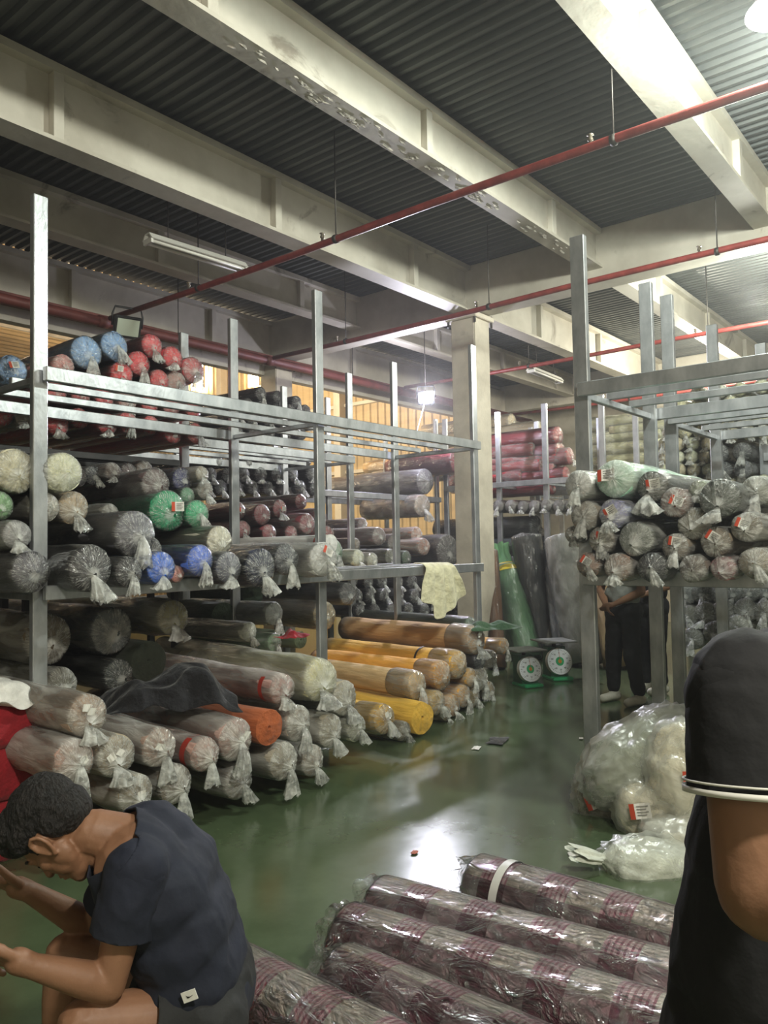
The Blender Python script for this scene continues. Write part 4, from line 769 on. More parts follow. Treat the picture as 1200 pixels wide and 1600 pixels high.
('-y', (5.780, 7.100, 2.270), 0.087, 1.50, (54,54,59), 'tied', 'black wrapped end, second from the left in the lowest row over the dark shelf', 'black film wrapped rolls on the rack behind the second one', {'yaw': 0.016}),
('-y', (6.013, 7.100, 2.282), 0.083, 1.50, (54,54,59), 'tied', 'black wrapped end, third from the left in the lowest row over the dark shelf', 'black film wrapped rolls on the rack behind the second one', {'yaw': 0.005}),
('-y', (6.256, 7.100, 2.294), 0.084, 1.50, (50,50,54), 'tied', 'black wrapped end, fourth from the left in the lowest row over the dark shelf', 'black film wrapped rolls on the rack behind the second one', {'yaw': 0.044}),
('-y', (6.510, 7.100, 2.295), 0.085, 1.50, (52,52,57), 'tied', 'black wrapped end, fifth from the left in the lowest row over the dark shelf', 'black film wrapped rolls on the rack behind the second one', {'yaw': 0.012}),
('-y', (6.770, 7.100, 2.299), 0.088, 1.50, (44,44,47), 'tied', 'black wrapped end, sixth from the left in the lowest row over the dark shelf', 'black film wrapped rolls on the rack behind the second one', {'yaw': -0.03}),
('-y', (7.064, 7.100, 2.326), 0.097, 1.50, (55,55,60), 'tied', 'black wrapped end, seventh from the left in the lowest row over the dark shelf', 'black film wrapped rolls on the rack behind the second one', {'yaw': 0.003}),
('-y', (7.324, 7.100, 2.328), 0.096, 1.50, (51,51,55), 'tied', 'black wrapped end, eighth from the left in the lowest row over the dark shelf', 'black film wrapped rolls on the rack behind the second one', {'yaw': 0.049}),
('-y', (5.654, 7.120, 2.411), 0.080, 1.50, (58,58,63), 'tied', 'black wrapped end, first from the left in the second row over the dark shelf', 'black film wrapped rolls on the rack behind the second one', {'yaw': -0.037}),
('-y', (5.895, 7.120, 2.421), 0.080, 1.50, (46,46,50), 'tied', 'black wrapped end, second from the left in the second row over the dark shelf', 'black film wrapped rolls on the rack behind the second one', {'yaw': 0.019}),
('-y', (6.143, 7.120, 2.440), 0.086, 1.50, (50,50,54), 'tied', 'black wrapped end, third from the left in the second row over the dark shelf', 'black film wrapped rolls on the rack behind the second one', {'yaw': -0.019}),
('-y', (6.410, 7.120, 2.460), 0.092, 1.50, (52,52,56), 'tied', 'black wrapped end, fourth from the left in the second row over the dark shelf', 'black film wrapped rolls on the rack behind the second one', {'yaw': -0.051}),
('-y', (6.678, 7.120, 2.471), 0.092, 1.50, (56,56,61), 'tied', 'black wrapped end, fifth from the left in the second row over the dark shelf', 'black film wrapped rolls on the rack behind the second one', {'yaw': -0.014}),
('-y', (6.954, 7.120, 2.494), 0.089, 1.50, (54,54,58), 'tied', 'black wrapped end, sixth from the left in the second row over the dark shelf', 'black film wrapped rolls on the rack behind the second one', {'yaw': 0.047}),
('-y', (7.294, 7.120, 2.520), 0.098, 1.50, (48,48,52), 'tied', 'black wrapped end, seventh from the left in the second row over the dark shelf', 'black film wrapped rolls on the rack behind the second one', {'yaw': -0.016}),
('-y', (5.767, 7.140, 2.575), 0.074, 1.50, (47,47,51), 'film', 'black wrapped end, first in the row half hidden by the bare rails', 'black film wrapped rolls on the rack behind the second one', {'yaw': 0.026}),
('-y', (5.995, 7.140, 2.601), 0.082, 1.50, (53,53,57), 'film', 'black wrapped end, second in the row half hidden by the bare rails', 'black film wrapped rolls on the rack behind the second one', {'yaw': -0.044}),
('-y', (6.220, 7.140, 2.602), 0.078, 1.50, (47,47,50), 'film', 'black wrapped end, third in the row half hidden by the bare rails', 'black film wrapped rolls on the rack behind the second one', {'yaw': 0.044}),
('-y', (6.455, 7.140, 2.639), 0.078, 1.50, (49,49,53), 'film', 'black wrapped end, fourth in the row half hidden by the bare rails', 'black film wrapped rolls on the rack behind the second one', {'yaw': -0.044}),
('-y', (6.712, 7.140, 2.653), 0.080, 1.50, (44,44,48), 'film', 'black wrapped end, fifth in the row half hidden by the bare rails', 'black film wrapped rolls on the rack behind the second one', {'yaw': -0.047}),
('-y', (6.964, 7.140, 2.679), 0.082, 1.50, (55,55,60), 'film', 'black wrapped end, sixth in the row half hidden by the bare rails', 'black film wrapped rolls on the rack behind the second one', {'yaw': 0.01}),
('-y', (7.223, 7.140, 2.694), 0.082, 1.50, (53,53,57), 'film', 'black wrapped end, seventh in the row half hidden by the bare rails', 'black film wrapped rolls on the rack behind the second one', {'yaw': 0.044}),
('-y', (6.076, 7.140, 2.959), 0.076, 1.50, (48,44,44), 'film', 'dark wrapped end, first in the row just under the top rail', 'black film wrapped rolls on the rack behind the second one', {'yaw': 0.024}),
('-y', (6.329, 7.140, 2.962), 0.077, 1.50, (61,57,57), 'film', 'dark wrapped end, second in the row just under the top rail', 'black film wrapped rolls on the rack behind the second one', {'yaw': -0.007}),
('-y', (6.589, 7.140, 2.989), 0.081, 1.50, (49,46,46), 'film', 'dark wrapped end, third in the row just under the top rail', 'black film wrapped rolls on the rack behind the second one', {'yaw': 0.052}),
('-y', (6.864, 7.140, 3.008), 0.084, 1.50, (60,56,56), 'film', 'dark wrapped end, fourth in the row just under the top rail', 'black film wrapped rolls on the rack behind the second one', {'yaw': 0.024}),
('-y', (7.134, 7.140, 3.032), 0.083, 1.50, (54,50,50), 'film', 'dark wrapped end, fifth in the row just under the top rail', 'black film wrapped rolls on the rack behind the second one', {'yaw': -0.012}),
('-y', (6.088, 7.140, 3.126), 0.079, 1.50, (58,55,55), 'tied', 'dark wrapped end, first in the row resting behind the top rail', 'black film wrapped rolls on the rack behind the second one', {'yaw': -0.017}),
('-y', (6.301, 7.140, 3.134), 0.083, 1.50, (45,43,43), 'tied', 'dark wrapped end, second in the row resting behind the top rail', 'black film wrapped rolls on the rack behind the second one', {'yaw': -0.014}),
('-y', (6.563, 7.140, 3.152), 0.083, 1.50, (55,53,53), 'tied', 'dark wrapped end, third in the row resting behind the top rail', 'black film wrapped rolls on the rack behind the second one', {'yaw': 0.028}),
('-y', (6.803, 7.140, 3.163), 0.083, 1.50, (49,47,47), 'tied', 'dark wrapped end, fourth in the row resting behind the top rail', 'black film wrapped rolls on the rack behind the second one', {'yaw': 0.028}),
('-y', (7.019, 7.140, 3.153), 0.087, 1.50, (53,51,51), 'tied', 'dark wrapped end, fifth in the row resting behind the top rail', 'black film wrapped rolls on the rack behind the second one', {'yaw': 0.009}),
('-y', (7.303, 7.140, 3.184), 0.088, 1.50, (44,42,42), 'tied', 'dark wrapped end, sixth in the row resting behind the top rail', 'black film wrapped rolls on the rack behind the second one', {'yaw': -0.003}),
('-y', (6.236, 7.140, 3.296), 0.078, 1.50, (62,57,55), 'tied', 'dark wrapped end, first in the row second from the heap top', 'black film wrapped rolls on the rack behind the second one', {'yaw': 0.016}),
('-y', (6.458, 7.140, 3.285), 0.084, 1.50, (60,56,54), 'tied', 'dark wrapped end, second in the row second from the heap top', 'black film wrapped rolls on the rack behind the second one', {'yaw': 0.038}),
('-y', (6.701, 7.140, 3.289), 0.083, 1.50, (60,55,53), 'tied', 'dark wrapped end, third in the row second from the heap top', 'black film wrapped rolls on the rack behind the second one', {'yaw': 0.003}),
('-y', (6.950, 7.140, 3.305), 0.085, 1.50, (51,48,46), 'tied', 'dark wrapped end, fourth in the row second from the heap top', 'black film wrapped rolls on the rack behind the second one', {'yaw': 0.019}),
('-y', (7.217, 7.140, 3.334), 0.089, 1.50, (60,56,54), 'tied', 'dark wrapped end, fifth in the row second from the heap top', 'black film wrapped rolls on the rack behind the second one', {'yaw': 0.009}),
('-y', (6.444, 7.140, 3.456), 0.084, 1.50, (55,51,51), 'tied', 'dark wrapped end, first at the very top of the black heap', 'black film wrapped rolls on the rack behind the second one', {'yaw': 0.014}),
('-y', (6.730, 7.140, 3.453), 0.082, 1.50, (56,52,52), 'tied', 'dark wrapped end, second at the very top of the black heap', 'black film wrapped rolls on the rack behind the second one', {'yaw': 0.016}),
('-y', (7.057, 7.140, 3.434), 0.081, 1.50, (49,45,45), 'tied', 'dark wrapped end, third at the very top of the black heap', 'black film wrapped rolls on the rack behind the second one', {'yaw': -0.003}),
('-y', (5.708, 5.900, 1.258), 0.074, 1.40, (54,54,58), 'tied', 'black wrapped end, first from the middle post in the upper row below the shelf', 'dark rolls near the floor of the second rack', {'yaw': -0.033}),
('-y', (5.922, 5.900, 1.262), 0.076, 1.40, (54,54,57), 'tied', 'black wrapped end, second from the middle post in the upper row below the shelf', 'dark rolls near the floor of the second rack', {'yaw': 0.012}),
('-y', (6.127, 5.900, 1.230), 0.074, 1.40, (60,60,64), 'tied', 'black wrapped end, third from the middle post in the upper row below the shelf', 'dark rolls near the floor of the second rack', {'yaw': -0.01}),
('-y', (6.351, 5.900, 1.232), 0.083, 1.40, (55,55,59), 'tied', 'black wrapped end, fourth from the middle post in the upper row below the shelf', 'dark rolls near the floor of the second rack', {'yaw': -0.014}),
('-y', (6.903, 6.100, 1.154), 0.086, 1.40, (39,37,42), 'tied', 'dark wrapped end, first in the upper row below the bare middle rail', 'dark rolls near the floor of the second rack', {'yaw': -0.017}),
('-y', (7.193, 6.100, 1.127), 0.086, 1.40, (46,44,50), 'tied', 'dark wrapped end, second in the upper row below the bare middle rail', 'dark rolls near the floor of the second rack', {'yaw': 0.033}),
('-y', (7.465, 6.100, 1.124), 0.090, 1.40, (47,45,51), 'tied', 'dark wrapped end, third in the upper row below the bare middle rail', 'dark rolls near the floor of the second rack', {'yaw': 0.007}),
('-y', (7.783, 6.100, 1.102), 0.090, 1.40, (50,48,55), 'tied', 'dark wrapped end, fourth in the upper row below the bare middle rail', 'dark rolls near the floor of the second rack', {'yaw': 0.042}),
('-y', (8.071, 6.100, 1.090), 0.094, 1.40, (39,37,42), 'tied', 'dark wrapped end, fifth in the upper row below the bare middle rail', 'dark rolls near the floor of the second rack', {'yaw': -0.038}),
('-y', (8.419, 6.100, 1.063), 0.095, 1.40, (46,44,50), 'tied', 'dark wrapped end, sixth in the upper row below the bare middle rail', 'dark rolls near the floor of the second rack', {'yaw': -0.028}),
('-y', (8.774, 6.100, 1.049), 0.103, 1.40, (42,40,46), 'tied', 'dark wrapped end, seventh in the upper row below the bare middle rail', 'dark rolls near the floor of the second rack', {'yaw': 0.044}),
('-y', (9.120, 6.100, 1.032), 0.101, 1.40, (46,44,50), 'tied', 'dark wrapped end, eighth in the upper row below the bare middle rail', 'dark rolls near the floor of the second rack', {'yaw': -0.009}),
('-y', (6.881, 6.000, 0.984), 0.082, 1.40, (39,37,43), 'tied', 'dark wrapped end, first in the second row below the bare middle rail', 'dark rolls near the floor of the second rack', {'yaw': -0.002}),
('-y', (7.101, 6.000, 0.974), 0.084, 1.40, (37,35,40), 'tied', 'dark wrapped end, second in the second row below the bare middle rail', 'dark rolls near the floor of the second rack', {'yaw': 0.03}),
('-y', (7.373, 6.000, 0.963), 0.086, 1.40, (45,42,49), 'tied', 'dark wrapped end, third in the second row below the bare middle rail', 'dark rolls near the floor of the second rack', {'yaw': 0.045}),
('-y', (7.672, 6.000, 0.946), 0.087, 1.40, (44,42,48), 'tied', 'dark wrapped end, fourth in the second row below the bare middle rail', 'dark rolls near the floor of the second rack', {'yaw': 0.051}),
('-y', (7.989, 6.000, 0.912), 0.094, 1.40, (39,37,42), 'tied', 'dark wrapped end, fifth in the second row below the bare middle rail', 'dark rolls near the floor of the second rack', {'yaw': 0.01}),
('-y', (8.318, 6.000, 0.887), 0.093, 1.40, (44,42,48), 'tied', 'dark wrapped end, sixth in the second row below the bare middle rail', 'dark rolls near the floor of the second rack', {'yaw': 0.003}),
('-y', (8.668, 6.000, 0.860), 0.097, 1.40, (39,37,43), 'tied', 'dark wrapped end, seventh in the second row below the bare middle rail', 'dark rolls near the floor of the second rack', {'yaw': -0.014}),
('-y', (9.038, 6.000, 0.837), 0.097, 1.40, (44,42,48), 'tied', 'dark wrapped end, eighth in the second row below the bare middle rail', 'dark rolls near the floor of the second rack', {'yaw': -0.005}),
('-y', (6.804, 5.900, 0.834), 0.079, 1.40, (48,46,50), 'film', 'dark wrapped end, first in the lowest row above the long brown roll', 'dark rolls near the floor of the second rack', {'yaw': 0.03}),
('-y', (7.067, 5.900, 0.797), 0.086, 1.40, (42,40,44), 'film', 'dark wrapped end, second in the lowest row above the long brown roll', 'dark rolls near the floor of the second rack', {'yaw': -0.002}),
('-y', (7.379, 5.900, 0.778), 0.090, 1.40, (48,46,50), 'film', 'dark wrapped end, third in the lowest row above the long brown roll', 'dark rolls near the floor of the second rack', {'yaw': -0.031}),
('-y', (7.724, 5.900, 0.760), 0.093, 1.40, (40,39,42), 'film', 'dark wrapped end, fourth in the lowest row above the long brown roll', 'dark rolls near the floor of the second rack', {'yaw': 0.021}),
('-y', (8.056, 5.900, 0.724), 0.096, 1.40, (42,40,44), 'film', 'dark wrapped end, fifth in the lowest row above the long brown roll', 'dark rolls near the floor of the second rack', {'yaw': -0.037}),
('-y', (8.426, 5.900, 0.717), 0.093, 1.40, (43,41,45), 'film', 'dark wrapped end, sixth in the lowest row above the long brown roll', 'dark rolls near the floor of the second rack', {'yaw': -0.037}),
('-y', (8.817, 5.900, 0.701), 0.095, 1.40, (44,42,46), 'film', 'dark wrapped end, seventh in the lowest row above the long brown roll', 'dark rolls near the floor of the second rack', {'yaw': 0.033}),
('-y', (10.951, 5.416, 3.208), 0.148, 1.80, (188,82,87), 'film', 'dark red roll at the top right of the red stack behind the column', 'dark red rolls behind the column', {'yaw': -0.052}),
('-y', (10.970, 5.402, 2.967), 0.148, 1.80, (183,80,84), 'film', 'dark red roll second from the top of the red stack', 'dark red rolls behind the column', {'yaw': -0.052}),
('-y', (10.935, 5.793, 3.030), 0.141, 1.80, (176,75,80), 'milky', 'dark red roll in the middle of the red stack', 'dark red rolls behind the column', {'yaw': -0.052}),
('-y', (10.961, 5.984, 2.627), 0.181, 1.50, (171,70,77), 'milky', 'thick red roll with film creases at the foot of the stack', 'dark red rolls behind the column', {'yaw': -0.105}),
('-y', (10.930, 5.668, 2.771), 0.140, 1.50, (200,75,80), 'milky', 'bright red end low in the red stack', 'dark red rolls behind the column', {'yaw': -0.052}),
('-y', (10.972, 5.474, 2.704), 0.130, 1.50, (212,104,104), 'mtied', 'pinkish tied end low in the red stack', 'dark red rolls behind the column'),
('-y', (10.971, 5.235, 2.878), 0.128, 1.50, (197,84,87), 'mtied', 'red tied end beside the tall right post', 'dark red rolls behind the column'),
('-y', (10.929, 5.286, 2.601), 0.119, 1.50, (200,70,77), 'film', 'red end at the lower right of the red stack', 'dark red rolls behind the column'),
('-y', (10.933, 5.526, 2.402), 0.093, 1.30, (188,56,68), 'film', 'small crimson end hanging below the rail of the red stack', 'dark red rolls behind the column'),
('-y', (12.600, 6.628, 3.626), 0.152, 2.40, (236,219,185), 'milky', 'long cream roll on top of the red stack', 'dark red rolls behind the column'),
('-y', (12.600, 7.148, 3.822), 0.144, 2.00, (236,219,185), 'milky', 'cream roll end lying left on the red stack', 'dark red rolls behind the column'),
('-y', (10.700, 5.696, 1.829), 0.156, 1.90, (87,94,96), 'tied', 'dark blue grey roll with a silver tied end under the silver row', 'dark rolls under the red stack', {'yaw': -0.052}),
('-y', (10.700, 5.510, 1.528), 0.145, 1.90, (94,106,108), 'tied', 'dark teal grey roll right above the leaning rolls', 'dark rolls under the red stack', {'yaw': -0.052}),
('-y', (11.100, 6.213, 1.600), 0.155, 1.90, (60,62,66), 'film', 'dark roll lying behind the top of the green leaning roll', 'dark rolls under the red stack', {'yaw': -0.052}),
('-y', (12.550, 4.387, 2.708), 0.126, 1.25, (238,233,188), 'milky', 'long cream roll, lowest of the cream stack', 'long cream rolls on the rack behind the right post'),
('-y', (12.550, 4.380, 2.914), 0.126, 1.25, (238,236,190), 'milky', 'long cream roll, second from the bottom of the cream stack', 'long cream rolls on the rack behind the right post'),
('-y', (12.550, 4.373, 3.121), 0.126, 1.25, (238,236,192), 'milky', 'long cream roll, third from the bottom of the cream stack', 'long cream rolls on the rack behind the right post'),
('-y', (12.550, 4.366, 3.317), 0.126, 1.25, (238,238,195), 'milky', 'long cream roll, second from the top of the cream stack', 'long cream rolls on the rack behind the right post'),
('-y', (12.550, 4.359, 3.557), 0.126, 1.25, (238,238,195), 'milky', 'long cream roll, topmost of the cream stack', 'long cream rolls on the rack behind the right post'),
('-y', (12.550, 3.969, 3.426), 0.133, 1.25, (238,238,195), 'milky', 'cream roll showing between the right rack posts, near the top', 'long cream rolls on the rack behind the right post'),
('-x', (10.250, 6.090, 2.134), 0.093, 1.30, (140,135,132), 'tied', 'silver wrapped end, first from the column in the row under the red stack', 'silver ends under the red stack', {'yaw': 0.051}),
('-x', (10.250, 5.879, 2.127), 0.093, 1.30, (147,141,138), 'tied', 'silver wrapped end, second from the column in the row under the red stack', 'silver ends under the red stack', {'yaw': -0.03}),
('-x', (10.250, 5.671, 2.108), 0.086, 1.30, (135,130,128), 'tied', 'silver wrapped end, third from the column in the row under the red stack', 'silver ends under the red stack', {'yaw': -0.021}),
('-x', (10.250, 5.484, 2.105), 0.087, 1.30, (144,138,136), 'tied', 'silver wrapped end, fourth from the column in the row under the red stack', 'silver ends under the red stack', {'yaw': -0.035}),
('-x', (10.250, 5.291, 2.108), 0.086, 1.30, (134,129,126), 'tied', 'silver wrapped end, fifth from the column in the row under the red stack', 'silver ends under the red stack', {'yaw': -0.045}),
('-x', (10.250, 5.092, 2.090), 0.090, 1.30, (116,111,108), 'tied', 'silver wrapped end, sixth from the column in the row under the red stack', 'silver ends under the red stack', {'yaw': -0.038}),
('-x', (10.250, 4.903, 2.087), 0.085, 1.30, (128,123,120), 'tied', 'silver wrapped end, seventh from the column in the row under the red stack', 'silver ends under the red stack', {'yaw': 0.045}),
('-x', (8.620, 2.985, 2.206), 0.070, 1.40, (231,216,178), 'tied', 'cream tied end, first from the left in the lowest cream row', 'cream rolls on the third right rack', {'yaw': 0.014}),
('-x', (8.620, 2.833, 2.198), 0.073, 1.40, (238,225,184), 'tied', 'cream tied end, second from the left in the lowest cream row', 'cream rolls on the third right rack', {'yaw': -0.024}),
('-x', (8.620, 2.691, 2.181), 0.071, 1.40, (238,227,186), 'tied', 'cream tied end, third from the left in the lowest cream row', 'cream rolls on the third right rack', {'yaw': -0.038}),
('-x', (8.620, 2.552, 2.171), 0.068, 1.40, (222,209,171), 'tied', 'cream tied end, fourth from the left in the lowest cream row', 'cream rolls on the third right rack', {'yaw': 0.023}),
('-x', (8.620, 2.419, 2.160), 0.067, 1.40, (238,233,192), 'tied', 'cream tied end, fifth from the left in the lowest cream row', 'cream rolls on the third right rack', {'yaw': -0.04}),
('-x', (8.620, 2.274, 2.146), 0.069, 1.40, (238,230,189), 'tied', 'cream tied end, sixth from the left in the lowest cream row', 'cream rolls on the third right rack', {'yaw': -0.019}),
('-x', (8.620, 2.138, 2.139), 0.065, 1.40, (238,238,198), 'tied', 'cream tied end, seventh from the left in the lowest cream row', 'cream rolls on the third right rack', {'yaw': -0.037}),
('-x', (8.620, 1.995, 2.157), 0.065, 1.40, (238,238,207), 'tied', 'cream tied end, eighth from the left in the lowest cream row', 'cream rolls on the third right rack', {'yaw': 0.049}),
('-x', (8.620, 2.994, 2.346), 0.074, 1.40, (238,238,197), 'tied', 'cream tied end, first from the left in the second cream row', 'cream rolls on the third right rack', {'yaw': -0.016}),
('-x', (8.620, 2.839, 2.334), 0.071, 1.40, (226,213,176), 'tied', 'cream tied end, second from the left in the second cream row', 'cream rolls on the third right rack', {'yaw': -0.012}),
('-x', (8.620, 2.684, 2.320), 0.073, 1.40, (220,207,171), 'tied', 'cream tied end, third from the left in the second cream row', 'cream rolls on the third right rack', {'yaw': -0.007}),
('-x', (8.620, 2.532, 2.311), 0.071, 1.40, (238,238,207), 'tied', 'cream tied end, fourth from the left in the second cream row', 'cream rolls on the third right rack', {'yaw': 0.024}),
('-x', (8.620, 2.994, 2.487), 0.071, 1.40, (237,222,184), 'tied', 'cream tied end, first from the left in the third cream row', 'cream rolls on the third right rack', {'yaw': -0.049}),
('-x', (8.620, 2.846, 2.470), 0.069, 1.40, (238,238,208), 'tied', 'cream tied end, second from the left in the third cream row', 'cream rolls on the third right rack', {'yaw': -0.003}),
('-x', (8.620, 2.703, 2.462), 0.071, 1.40, (238,238,208), 'tied', 'cream tied end, third from the left in the third cream row', 'cream rolls on the third right rack', {'yaw': -0.042}),
('-x', (8.620, 2.562, 2.447), 0.070, 1.40, (221,208,172), 'tied', 'cream tied end, fourth from the left in the third cream row', 'cream rolls on the third right rack', {'yaw': 0.04}),
('-x', (8.620, 3.000, 2.625), 0.070, 1.40, (219,206,167), 'tied', 'cream tied end, first from the left in the fourth cream row', 'cream rolls on the third right rack', {'yaw': -0.023}),
('-x', (8.620, 2.849, 2.612), 0.076, 1.40, (224,210,172), 'tied', 'cream tied end, second from the left in the fourth cream row', 'cream rolls on the third right rack', {'yaw': -0.014}),
('-x', (8.620, 2.689, 2.603), 0.071, 1.40, (238,238,206), 'tied', 'cream tied end, third from the left in the fourth cream row', 'cream rolls on the third right rack', {'yaw': 0.047}),
('-x', (8.620, 2.530, 2.589), 0.072, 1.40, (216,204,166), 'tied', 'cream tied end, fourth from the left in the fourth cream row', 'cream rolls on the third right rack', {'yaw': 0.024}),
('-x', (8.620, 2.928, 2.755), 0.078, 1.40, (220,210,168), 'tied', 'cream tied end, first in the row behind the lowest bare rail', 'cream rolls on the third right rack', {'yaw': -0.044}),
('-x', (8.620, 2.764, 2.738), 0.077, 1.40, (234,226,179), 'tied', 'cream tied end, second in the row behind the lowest bare rail', 'cream rolls on the third right rack', {'yaw': -0.003}),
('-x', (8.620, 2.601, 2.724), 0.075, 1.40, (227,219,173), 'tied', 'cream tied end, third in the row behind the lowest bare rail', 'cream rolls on the third right rack', {'yaw': -0.028}),
('-x', (8.620, 2.430, 2.706), 0.076, 1.40, (238,238,192), 'tied', 'cream tied end, fourth in the row behind the lowest bare rail', 'cream rolls on the third right rack', {'yaw': 0.051}),
('-x', (8.620, 2.276, 2.661), 0.075, 1.40, (209,201,160), 'tied', 'cream tied end, fifth in the row behind the lowest bare rail', 'cream rolls on the third right rack', {'yaw': -0.047}),
('-x', (8.620, 2.118, 2.661), 0.074, 1.40, (238,234,186), 'tied', 'cream tied end, sixth in the row behind the lowest bare rail', 'cream rolls on the third right rack', {'yaw': -0.042}),
('-x', (8.620, 1.959, 2.637), 0.077, 1.40, (214,206,164), 'tied', 'cream tied end, seventh in the row behind the lowest bare rail', 'cream rolls on the third right rack', {'yaw': -0.047}),
('-x', (8.620, 2.913, 2.910), 0.076, 1.40, (233,225,178), 'tied', 'cream tied end, first in the row behind the bare rails', 'cream rolls on the third right rack', {'yaw': -0.026}),
('-x', (8.620, 2.729, 2.880), 0.074, 1.40, (238,236,186), 'tied', 'cream tied end, second in the row behind the bare rails', 'cream rolls on the third right rack', {'yaw': 0.049}),
('-x', (8.620, 2.502, 2.851), 0.077, 1.40, (230,220,176), 'tied', 'cream tied end, third in the row behind the bare rails', 'cream rolls on the third right rack', {'yaw': -0.044}),
('-x', (8.620, 2.323, 2.833), 0.079, 1.40, (238,230,182), 'tied', 'cream tied end, fourth in the row behind the bare rails', 'cream rolls on the third right rack', {'yaw': 0.01}),
('-x', (8.620, 2.158, 2.816), 0.075, 1.40, (238,238,209), 'tied', 'cream tied end, fifth in the row behind the bare rails', 'cream rolls on the third right rack', {'yaw': -0.002}),
('-x', (8.620, 1.996, 2.797), 0.076, 1.40, (238,238,195), 'tied', 'cream tied end, sixth in the row behind the bare rails', 'cream rolls on the third right rack', {'yaw': 0.044}),
('-x', (8.620, 2.809, 3.032), 0.077, 1.40, (238,233,186), 'film', 'pale yellow end, first in the row between the bare rails', 'cream rolls on the third right rack', {'yaw': -0.04}),
('-x', (8.620, 2.634, 2.990), 0.081, 1.40, (238,233,186), 'film', 'pale yellow end, second in the row between the bare rails', 'cream rolls on the third right rack', {'yaw': -0.019}),
('-x', (8.620, 2.468, 3.003), 0.074, 1.40, (230,221,177), 'film', 'pale yellow end, third in the row between the bare rails', 'cream rolls on the third right rack', {'yaw': -0.007}),
('-x', (8.620, 2.290, 2.996), 0.077, 1.40, (238,238,200), 'film', 'pale yellow end, fourth in the row between the bare rails', 'cream rolls on the third right rack', {'yaw': -0.047}),
('-x', (8.620, 2.131, 2.973), 0.072, 1.40, (234,226,180), 'film', 'pale yellow end, fifth in the row between the bare rails', 'cream rolls on the third right rack', {'yaw': -0.009}),
('-x', (8.620, 1.970, 2.960), 0.077, 1.40, (238,233,186), 'film', 'pale yellow end, sixth in the row between the bare rails', 'cream rolls on the third right rack', {'yaw': 0.016}),
('-x', (8.620, 2.612, 3.141), 0.080, 1.40, (238,238,209), 'film', 'pale yellow end, first in the topmost row', 'cream rolls on the third right rack', {'yaw': 0.016}),
('-x', (8.620, 2.384, 3.128), 0.075, 1.40, (238,238,220), 'film', 'pale yellow end, second in the topmost row', 'cream rolls on the third right rack', {'yaw': 0.033}),
('-x', (8.620, 2.189, 3.123), 0.073, 1.40, (238,238,190), 'film', 'pale yellow end, third in the topmost row', 'cream rolls on the third right rack', {'yaw': -0.024}),
('-x', (8.620, 1.980, 3.125), 0.076, 1.40, (238,238,206), 'film', 'pale yellow end, fourth in the topmost row', 'cream rolls on the third right rack', {'yaw': 0.005}),
('-x', (8.500, 2.352, 2.282), 0.093, 1.40, (60,61,65), 'tied', 'dark film end, first of two in the lower dark row among the cream ends', 'cream rolls on the third right rack', {'yaw': 0.038}),
('-x', (8.500, 2.155, 2.277), 0.092, 1.40, (100,102,108), 'tied', 'dark film end, second of two in the lower dark row among the cream ends', 'cream rolls on the third right rack', {'yaw': -0.014}),
('-x', (8.500, 2.388, 2.459), 0.097, 1.40, (81,83,88), 'tied', 'dark film end, first of two in the upper dark row among the cream ends', 'cream rolls on the third right rack', {'yaw': 0.024}),
('-x', (8.500, 2.156, 2.457), 0.094, 1.40, (57,59,63), 'tied', 'dark film end, second of two in the upper dark row among the cream ends', 'cream rolls on the third right rack', {'yaw': -0.005}),
('-x', (8.700, 2.835, 0.973), 0.109, 1.40, (134,140,140), 'mtied', 'silver wrapped end, first in the upper row near the floor behind the right posts', 'wrapped ends on the floor under the right racks', {'yaw': 0.044}),
('-x', (8.700, 2.668, 0.992), 0.113, 1.40, (119,124,124), 'mtied', 'silver wrapped end, second in the upper row near the floor behind the right posts', 'wrapped ends on the floor under the right racks', {'yaw': 0.045}),
('-x', (8.700, 2.501, 0.997), 0.104, 1.40, (122,126,126), 'mtied', 'silver wrapped end, third in the upper row near the floor behind the right posts', 'wrapped ends on the floor under the right racks', {'yaw': 0.033}),
('-x', (8.700, 2.345, 1.000), 0.103, 1.40, (118,123,123), 'mtied', 'silver wrapped end, fourth in the upper row near the floor behind the right posts', 'wrapped ends on the floor under the right racks', {'yaw': 0.009}),
('-x', (8.700, 2.185, 1.015), 0.103, 1.40, (120,125,125), 'mtied', 'silver wrapped end, fifth in the upper row near the floor behind the right posts', 'wrapped ends on the floor under the right racks', {'yaw': -0.023}),
('-x', (8.700, 2.023, 1.007), 0.108, 1.40, (111,116,116), 'mtied', 'silver wrapped end, sixth in the upper row near the floor behind the right posts', 'wrapped ends on the floor under the right racks', {'yaw': -0.028}),
('-x', (8.600, 2.798, 0.744), 0.120, 1.40, (131,130,120), 'mtied', 'silver wrapped end, first in the middle row near the floor behind the right posts', 'wrapped ends on the floor under the right racks', {'yaw': 0.037}),
('-x', (8.600, 2.609, 0.783), 0.119, 1.40, (141,138,129), 'mtied', 'silver wrapped end, second in the middle row near the floor behind the right posts', 'wrapped ends on the floor under the right racks', {'yaw': -0.002}),
('-x', (8.600, 2.422, 0.815), 0.116, 1.40, (120,118,111), 'mtied', 'silver wrapped end, third in the middle row near the floor behind the right posts', 'wrapped ends on the floor under the right racks', {'yaw': 0.042}),
('-x', (8.600, 2.215, 0.832), 0.114, 1.40, (126,124,116), 'mtied', 'silver wrapped end, fourth in the middle row near the floor behind the right posts', 'wrapped ends on the floor under the right racks', {'yaw': 0.038}),
('-x', (8.600, 2.035, 0.818), 0.105, 1.40, (142,138,129), 'mtied', 'silver wrapped end, fifth in the middle row near the floor behind the right posts', 'wrapped ends on the floor under the right racks', {'yaw': 0.002}),
